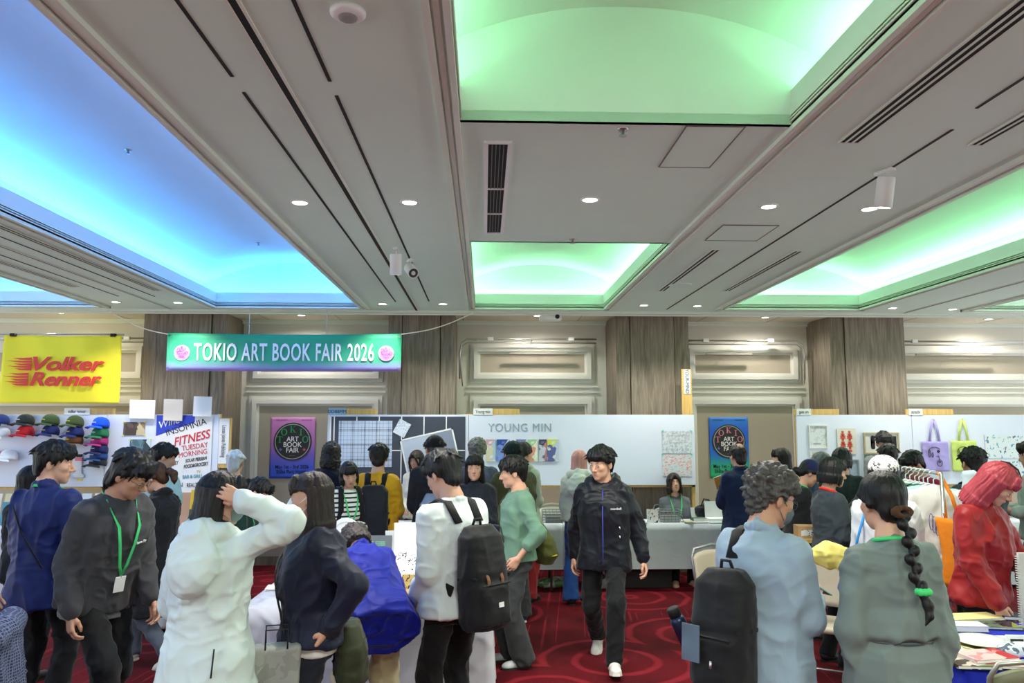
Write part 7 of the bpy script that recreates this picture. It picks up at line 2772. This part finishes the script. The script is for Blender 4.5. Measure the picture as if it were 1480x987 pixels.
mag = speckle_mat('magazine_pink', (214, 150, 152), [(70, 110, 60), (196, 60, 66), (226, 200, 196), (206, 180, 80)], 9, .42, .3)
mag2 = speckle_mat('magazine_dark', (54, 52, 46), [(96, 120, 70), (150, 60, 54), (206, 196, 180)], 12, .45, .3)
fern = speckle_mat('fern_print', (60, 76, 66), [(140, 150, 60), (30, 40, 54), (96, 120, 100)], 12, .42, .25)
flat(1402, 893, .34, .15, .012, (226, 216, 150), 'pale yellow paper bundle at the far edge of the blue table', 6)
flat(1395, 909, .20, .12, .03, (214, 220, 226), 'white grey booklet stack behind the plate', -6)
flat(1432, 905, .28, .14, .014, (84, 90, 80), 'dark green wide booklet lying behind the spiral notebooks', -10, fern)
flat(1466, 893, .16, .12, .02, (40, 46, 60), 'black covered booklet near the red jacket', -12)
flat(1400, 923, .12, .12, .012, (150, 96, 70), 'rust coloured card by the grey dress sleeve', 14, mag2)
flat(1438, 924, .17, .10, .008, (230, 230, 228), 'white sheet behind the orange spiral notebook', -6)
flat(1405, 960, .20, .16, .016, (120, 60, 60), 'dark flower magazine at the blue table edge', -8, mag2)
flat(1425, 950, .24, .16, .016, (214, 150, 152), 'pink flower magazine in front of the plate', 8, mag, z=Z + .017)
flat(1462, 962, .16, .12, .014, (206, 170, 60), 'flower magazine half hidden by the olive chair', -14, mag)
# spiral notebook lying and standing
t = flat(1420, 928, .26, .10, .010, (222, 130, 60), 'orange spiral notebook lying behind the plate', -8, name='notebook', cat='notebook')
sp_ = MB()
for u in np.linspace(-.12, .12, 22):
    sp_.tube([(u, -.05 + .012 * math.cos(a), .006 + .012 * math.sin(a)) for a in np.linspace(0, 6.283, 9)], .0018, 4)
sp_.build('spiral', mat('wire_orange', (206, 120, 70), .4, .4), t)
p = atZ(1452, 918, Z)
t = thing('spiral_book', 'standing spiral book with fern cover in plastic sleeve on the blue table', 'book', (3.00, 4.06, Z), rad(-6))
MB().box((.16, 0, .125), (.34, .012, .24), Matrix.Rotation(rad(-10), 3, 'X')).build('cover', fern, t, bevel=.002)
MB().box((.17, .06, .11), (.33, .010, .22), Matrix.Rotation(rad(12), 3, 'X')).build('back_cover', paint((206, 210, 214)), t)
sp_ = MB()
for zz in np.linspace(.02, .24, 20):
    sp_.tube([(-.012 + .014 * math.cos(a), .0 + .018 * math.sin(a) + zz * .1, zz) for a in np.linspace(0, 6.283, 9)], .0018, 4)
sp_.build('spiral', mat('wire_lilac', (176, 170, 186), .35, .5), t)
# plates
for px, py, r, c, lab, dz in ((1418, 937, .125, (214, 202, 70), 'yellow plate underneath the white plate', 0), (1421, 935, .135, (226, 232, 234), 'large white oval plate on the blue table', .017), (1391, 944, .06, (226, 230, 230), 'small white saucer by the grey dress sleeve', 0)):
    p = atZ(px, py, Z)
    t = thing('plate', lab, 'plate', (p.x, p.y, Z + dz), 0, 'plates on the blue table')
    MB().lathe([(r * .55, 0), (r * .6, .003), (r * .95, .014), (r, .018), (r * .985, .020), (r * .6, .008), (.001, .006)], n=40, caps=False).lathe([(.001, 0), (r * .55, 0)], n=40, caps=False).build('dish', mat('glaze_%d' % c[2], c, .15, 0, 0, 1, 0, 1, .5), t, True)
    MB().lathe([(r * .985, .0202), (r * .97, .0212), (r * .955, .0202)], n=40, caps=False).build('rim', mat('glaze_rim', (206, 206, 196), .2), t, True)
t = thing('paper_cup', 'cream paper cup in front of the standing spiral book', 'cup', (3.16, 3.94, Z))
MB().lathe([(.032, 0), (.042, .085), (.039, .085), (.030, .004), (.001, .004)], n=28, caps=False).build('wall', paint((224, 218, 196)), t, True)
MB().tube([(.042 * math.cos(a), .042 * math.sin(a), .086) for a in np.linspace(0, 6.283, 25)], .003, 6).build('rim', paint((232, 228, 212)), t, True)
t, R = stand_card('small_frame_card', 'small white card with framed black picture beside the paper cup', 'card', 1471, 940, Z, .10, .075, (236, 238, 238), rad(-8), 8)
MB().box(R @ Vector((0, -.0055, .038)), (.062, .002, .034), R).build('picture', m_ink, t)
MB().box(R @ Vector((0, -.007, .038)), (.036, .002, .014), R).build('picture_light', paint((190, 190, 190)), t)
t = thing('wrapped_pack', 'clear wrapped pack at the right edge of the blue table', 'pack', (atZ(1468, 945, Z).x, atZ(1468, 945, Z).y, Z), rad(10))
S = SDF()
S.loft([(0, .11, .06, 0), (.03, .10, .05, 0), (.045, .05, .03, 0)], .02)
V, Q = S.mesh(.008)
to_obj('wrap', folds(V, Q, .010, 95), Q, speckle_mat('wrap_goods', (206, 212, 220), [(90, 100, 120), (226, 230, 236)], 20, .5, .15), t)
# pale spiral bound book standing at right edge, beside the red jacket
t = thing('ring_book', 'narrow upright wire bound book at right edge before the red jacket', 'book', (atY(1476, 800, 4.3).x, 4.3, Z), rad(-10))
MB().bb(-.02, .10, -.012, .012, 0, .42).build('cover', paint((206, 204, 196)), t)
sp_ = MB()
for zz in np.linspace(.02, .40, 30):
    sp_.tube([(-.024 + .011 * math.cos(a), .014 * math.sin(a), zz) for a in np.linspace(0, 6.283, 9)], .0018, 4)
sp_.build('spiral', mat('wire_pale', (206, 206, 200), .4, .4), t)
t = thing('phone', 'black phone held by the red haired person', 'phone', redp.M @ Vector(redp.wri[-1]) + Vector((0, -.05, .09)), (rad(50), 0, rad(20)))
MB().bb(-.037, .037, -.005, .005, -.075, .075).build('body', m_dark, t, bevel=.006)
MB().bb(-.033, .033, -.0065, -.0055, -.07, .07).build('screen', mat('glass_black', (8, 9, 12), .1), t)

# ---- held things
def held(name, label, cat, P, sd, off, size, c, rot=(0, 0, 0), screen=None):
    hp = P.wri[sd] + norm(P.wri[sd] - P.elb[sd]) * .09 * P.s
    w_ = P.M @ Vector(hp) + Vector(off)
    t = thing(name, label, cat, w_, rot)
    a, b_, d = size
    MB().bb(-a / 2, a / 2, -d / 2, d / 2, -b_ / 2, b_ / 2).build('body', paint(c, .35), t, bevel=min(.004, d / 3))
    if screen:
        MB().bb(-a * .45, a * .45, -d / 2 - .001, -d / 2 - .0002, -b_ * .46, b_ * .46).build('screen' if 'phone' in name else 'cover_print', screen, t)
    return t


held('phone', 'pale green phone in the hands of the pale blue shirt wearer', 'phone', fgm, 1, (0, 0, .03), (.075, .15, .009), (130, 170, 160), (rad(62), 0, rad(-62)), mat('phone_glass', (60, 84, 84), .15))
t = held('clutch_folder', 'black folder held under the pale green phone', 'folder', fgm, -1, (.07, .05, -.02), (.16, .21, .014), (18, 19, 22), (rad(60), 0, rad(-50)))
t = thing('yellow_tote', 'pale yellow cloth bag slung over the beige chair back', 'cloth bag', (atY(1195, 806, 5.6).x, 5.52, .86), rad(-30))
S = SDF()
S.ell((0, 0, .10), (.13, .05, .09), .03)
S.ell((.10, 0, .02), (.06, .05, .10), .03)
V, Q = S.mesh(.010)
to_obj('cloth', folds(V, Q, .024, 96), Q, cloth((232, 220, 120)), t)
t = held('red_booklet', 'red brown booklet in the hands of the navy cap wearer', 'booklet', ncap, 1, (.02, 0, .02), (.10, .14, .01), (120, 60, 56), (rad(60), 0, rad(40)))
held('open_leaflet', 'white and orange leaflet held by the navy blazer wearer', 'leaflet', blz, -1, (-.06, -.02, .10), (.10, .16, .008), (226, 220, 206), (rad(20), rad(-20), 0), mat('leaflet_orange', (226, 160, 60), .6))
held('postcard', 'dark photo postcard held up beside the lace headscarf', 'postcard', lacep, 1, (.10, -.10, .0), (.20, .13, .004), (226, 226, 226), (rad(48), 0, rad(20)), speckle_mat('postcard_print', (30, 30, 32), [(90, 60, 56), (150, 150, 150), (24, 24, 26)], 30, .5))
t = thing('carton', 'brown carton of booklets in front of the navy cap wearer', 'carton', (atY(1168, 745, 6.7).x, 6.7, .92), rad(-8))
MB().bb(-.11, .11, -.08, .08, 0, .10).build('body', mat('carton_brown', (176, 140, 96), .8), t)
MB().bb(-.085, .085, -.083, -.08, .02, .07).build('print', speckle_mat('carton_print', (206, 210, 214), [(40, 44, 60), (206, 210, 214)], 60, .5), t)
t = thing('small_table', 'narrow table under the brown carton of booklets', 'table', (atY(1168, 745, 6.7).x + .1, 6.75, 0))
MB().bb(-.3, .3, -.2, .2, .89, .918).build('tabletop', m_timber, t)
for a in (-1, 1):
    for b_ in (-1, 1):
        MB().tube([(a * .26, b_ * .16, 0), (a * .26, b_ * .16, .89)], .014).build('leg', m_chrome, t)

# ---- left stall: book stands
for px, py, w, h, c, lab, rz in ((262, 757, .15, .36, (206, 160, 130), 'salmon booklet standing on the left stall by the mint shirt', 4), (280, 742, .10, .22, (236, 196, 40), 'yellow booklet on top at the left stall end', 0), (279, 757, .12, .20, (36, 84, 64), 'dark green ring booklet at the left stall end', -3),
                                 (117, 744, .10, .22, (236, 206, 40), 'yellow leaflet standing between navy jacket and grey sweatshirt', 0), (8, 750, .14, .26, (60, 140, 160), 'teal book standing behind the navy jacket shoulder', 0)):
    p = atY(px, py, 9.0)
    t = thing('standing_booklet', lab, 'booklet', (p.x, 9.0, Z + (.17 if 'on top' in lab else 0)), rad(rz), 'booklets on the left stall')
    R = Matrix.Rotation(rad(-10), 3, 'X')
    MB().box(R @ Vector((0, 0, h / 2 + .004)), (w, .01, h), R).build('cover', paint(c), t)
    MB().box(R @ Vector((0, .012, h / 2 + .004)), (w - .008, .01, h - .008), R).build('pages', m_paper, t)
t = thing('book_rack', 'pale timber book rack on the left stall behind the navy jacket', 'rack', (-5.0, 9.15, Z))
for zz in (.004, .16):
    MB().bb(-.7, .7, -.06, .06, zz, zz + .02).build('shelf', m_timber, t)
for xx in (-.7, -.1, .55):
    MB().bb(xx - .012, xx + .012, -.06, .08, 0, .34).build('upright', m_timber, t)
for k in range(9):
    c = _bm[k % 8]
    tt = thing('standing_booklet', '%s booklet number %s along the timber rack behind navy jacket' % (['white', 'tan', 'blue', 'red', 'green', 'yellow', 'black', 'grey', 'ivory'][k], ['one', 'two', 'three', 'four', 'five', 'six', 'seven', 'eight', 'nine'][k]), 'booklet', (-5.62 + k * .145, 9.12, Z + .182), 0, 'booklets on the timber rack')
    R = Matrix.Rotation(rad(-12), 3, 'X')
    MB().box(R @ Vector((0, 0, .085)), (.11, .008, .16), R).build('cover', paint(c), tt)

# ---- clothes rack with hanging shirts and an orange tote
RA, RB = Vector((3.46, 6.45, 1.545)), Vector((3.28, 5.42, 1.545))
t = thing('clothes_rack', 'steel clothes rack standing between the grey dress and red jacket', 'clothes rack', ((RA + RB).x / 2, (RA + RB).y / 2, 0))
o = Vector(t.location)
MB().tube([RA - o, RB - o], .013, 10).build('rail', m_chrome, t, True)
for P_ in (RA, RB):
    q = P_ - o
    MB().tube([(q.x, q.y, .03), (q.x, q.y, 1.545)], .013, 10).build('upright', m_chrome, t, True)
    MB().tube([(q.x - .22, q.y, .03), (q.x + .22, q.y, .03)], .013, 10).build('foot', m_chrome, t, True)


def garment(u, c, label, L=.62, w=.23, hang='white', mm=None, seed=1, ang=0, sleeves=True):
    p = RA.lerp(RB, u)
    t = thing('hanging_shirt', label, 'shirt', (p.x, p.y, p.z - .10), rad(-10 + ang), 'shirts on the clothes rack')
    S = SDF()
    S.loft([(-L, w * 1.02, .030, 0), (-.30, w, .036, 0), (-.08, w * .95, .034, 0), (-.02, w * .55, .022, 0), (0.0, w * .32, .018, 0)], .03, p=2.6)
    if sleeves:
        for q in (-1, 1):
            S.rc((q * w * .8, 0, -.08), (q * (w + .09), 0, -.26), .045, .06, .03)
    V, Q = S.mesh(.012)
    to_obj('cloth', folds(V, Q, .014, seed + 200, None, (11, 11, 3)), Q, mm or cloth(c), t)
    hm = m_dark if hang == 'black' else paint((226, 228, 228))
    hb_ = MB().tube([(-w * .8, 0, -.055), (0, 0, .012), (w * .8, 0, -.055)], .007, 8)
    hk = MB().tube([(0, 0, .01), (0, 0, .05)] + [(0 + .030 * math.sin(a), 0, .085 - .030 * math.cos(a)) for a in np.linspace(0.2, 4.4, 12)], .0042, 6)
    ho_ = hb_.build('hanger', hm, t, True)
    hk.build('hook', hm, ho_, True)
    return t


garment(.06, (60, 62, 66), 'charcoal shirt at the far end of the clothes rack', hang='black', seed=1)
garment(.15, (196, 200, 196), 'pale grey shirt on a black hanger near the rack far end', hang='black', seed=2)
garment(.24, (222, 226, 222), 'white shirt on a black hanger in the rack far half', hang='black', seed=3)
garment(.33, (120, 160, 146), 'sage green shirt in the middle of the clothes rack', seed=4)
garment(.42, (214, 216, 206), 'ivory shirt in the middle of the clothes rack', seed=5)
garment(.52, (90, 140, 124), 'teal green shirt hanging in the nearer half of the rack', L=.72, seed=6)
garment(.60, (26, 28, 32), 'black shirt hanging in the nearer half of the rack', L=.80, seed=7)
garment(.68, (40, 110, 80), 'dark green long shirt near the front of the rack', L=.86, seed=8)
garment(.76, (176, 204, 210), 'pale blue denim shirt near the front of the rack', L=.58, seed=9, w=.25, ang=8)
t = garment(.86, (222, 222, 216), 'white shirt with a violet drawing at the front of the rack', L=.66, w=.22, seed=10)
b = MB()
for k in range(3):
    b.tube([(-.05 + .02 * k + .014 * math.sin(a), -.050, -.25 - .02 * k + .06 * math.cos(a * 1.0)) for a in np.linspace(0, 6.283, 12)], .0025, 5)
b.build('drawing', mat('ink_violet', (96, 80, 140), .7), t)
p = RA.lerp(RB, .96)
t = thing('tote_bag', 'bright orange tote bag hanging at the front end of the clothes rack', 'tote bag', (p.x + .045, p.y - .04, p.z), rad(-8))
def fto(u, v):
    return ((u - .5) * .20 + .02 * math.sin(v * 4), -.012 - .022 * math.sin(u * math.pi) * math.sin(v * 2 + .6), -.78 + .48 * v - .03 * u)
MB().grid(fto, 10, 14).build('bag_body', mat('canvas_orange', (240, 136, 24), .85, 0, .4, 30, .06), t, True, solid=.014)
for q in (-1, 1):
    MB().tube([(q * .045, -.02, -.31), (q * .03 - .02, -.012, -.16), (-.05, 0, -.02), (-.06, .015, .014)], 1, 8, 0, (.014, .003, Vector((1, 0, .3)))).build('strap', mat('canvas_orange', (240, 136, 24)), t, True)
p = RA.lerp(RB, 1.0)
t = thing('hanging_scarf', 'pale blue cloth draped over the front end of the rack', 'cloth', (p.x + .19, p.y - .02, p.z), rad(-8))
S = SDF()
S.loft([(-.34, .045, .03, 0), (-.15, .05, .035, 0), (.0, .05, .03, 0), (.02, .04, .02, 0)], .02)
V, Q = S.mesh(.010)
to_obj('cloth', folds(V, Q, .02, 240), Q, cloth((190, 206, 214)), t)
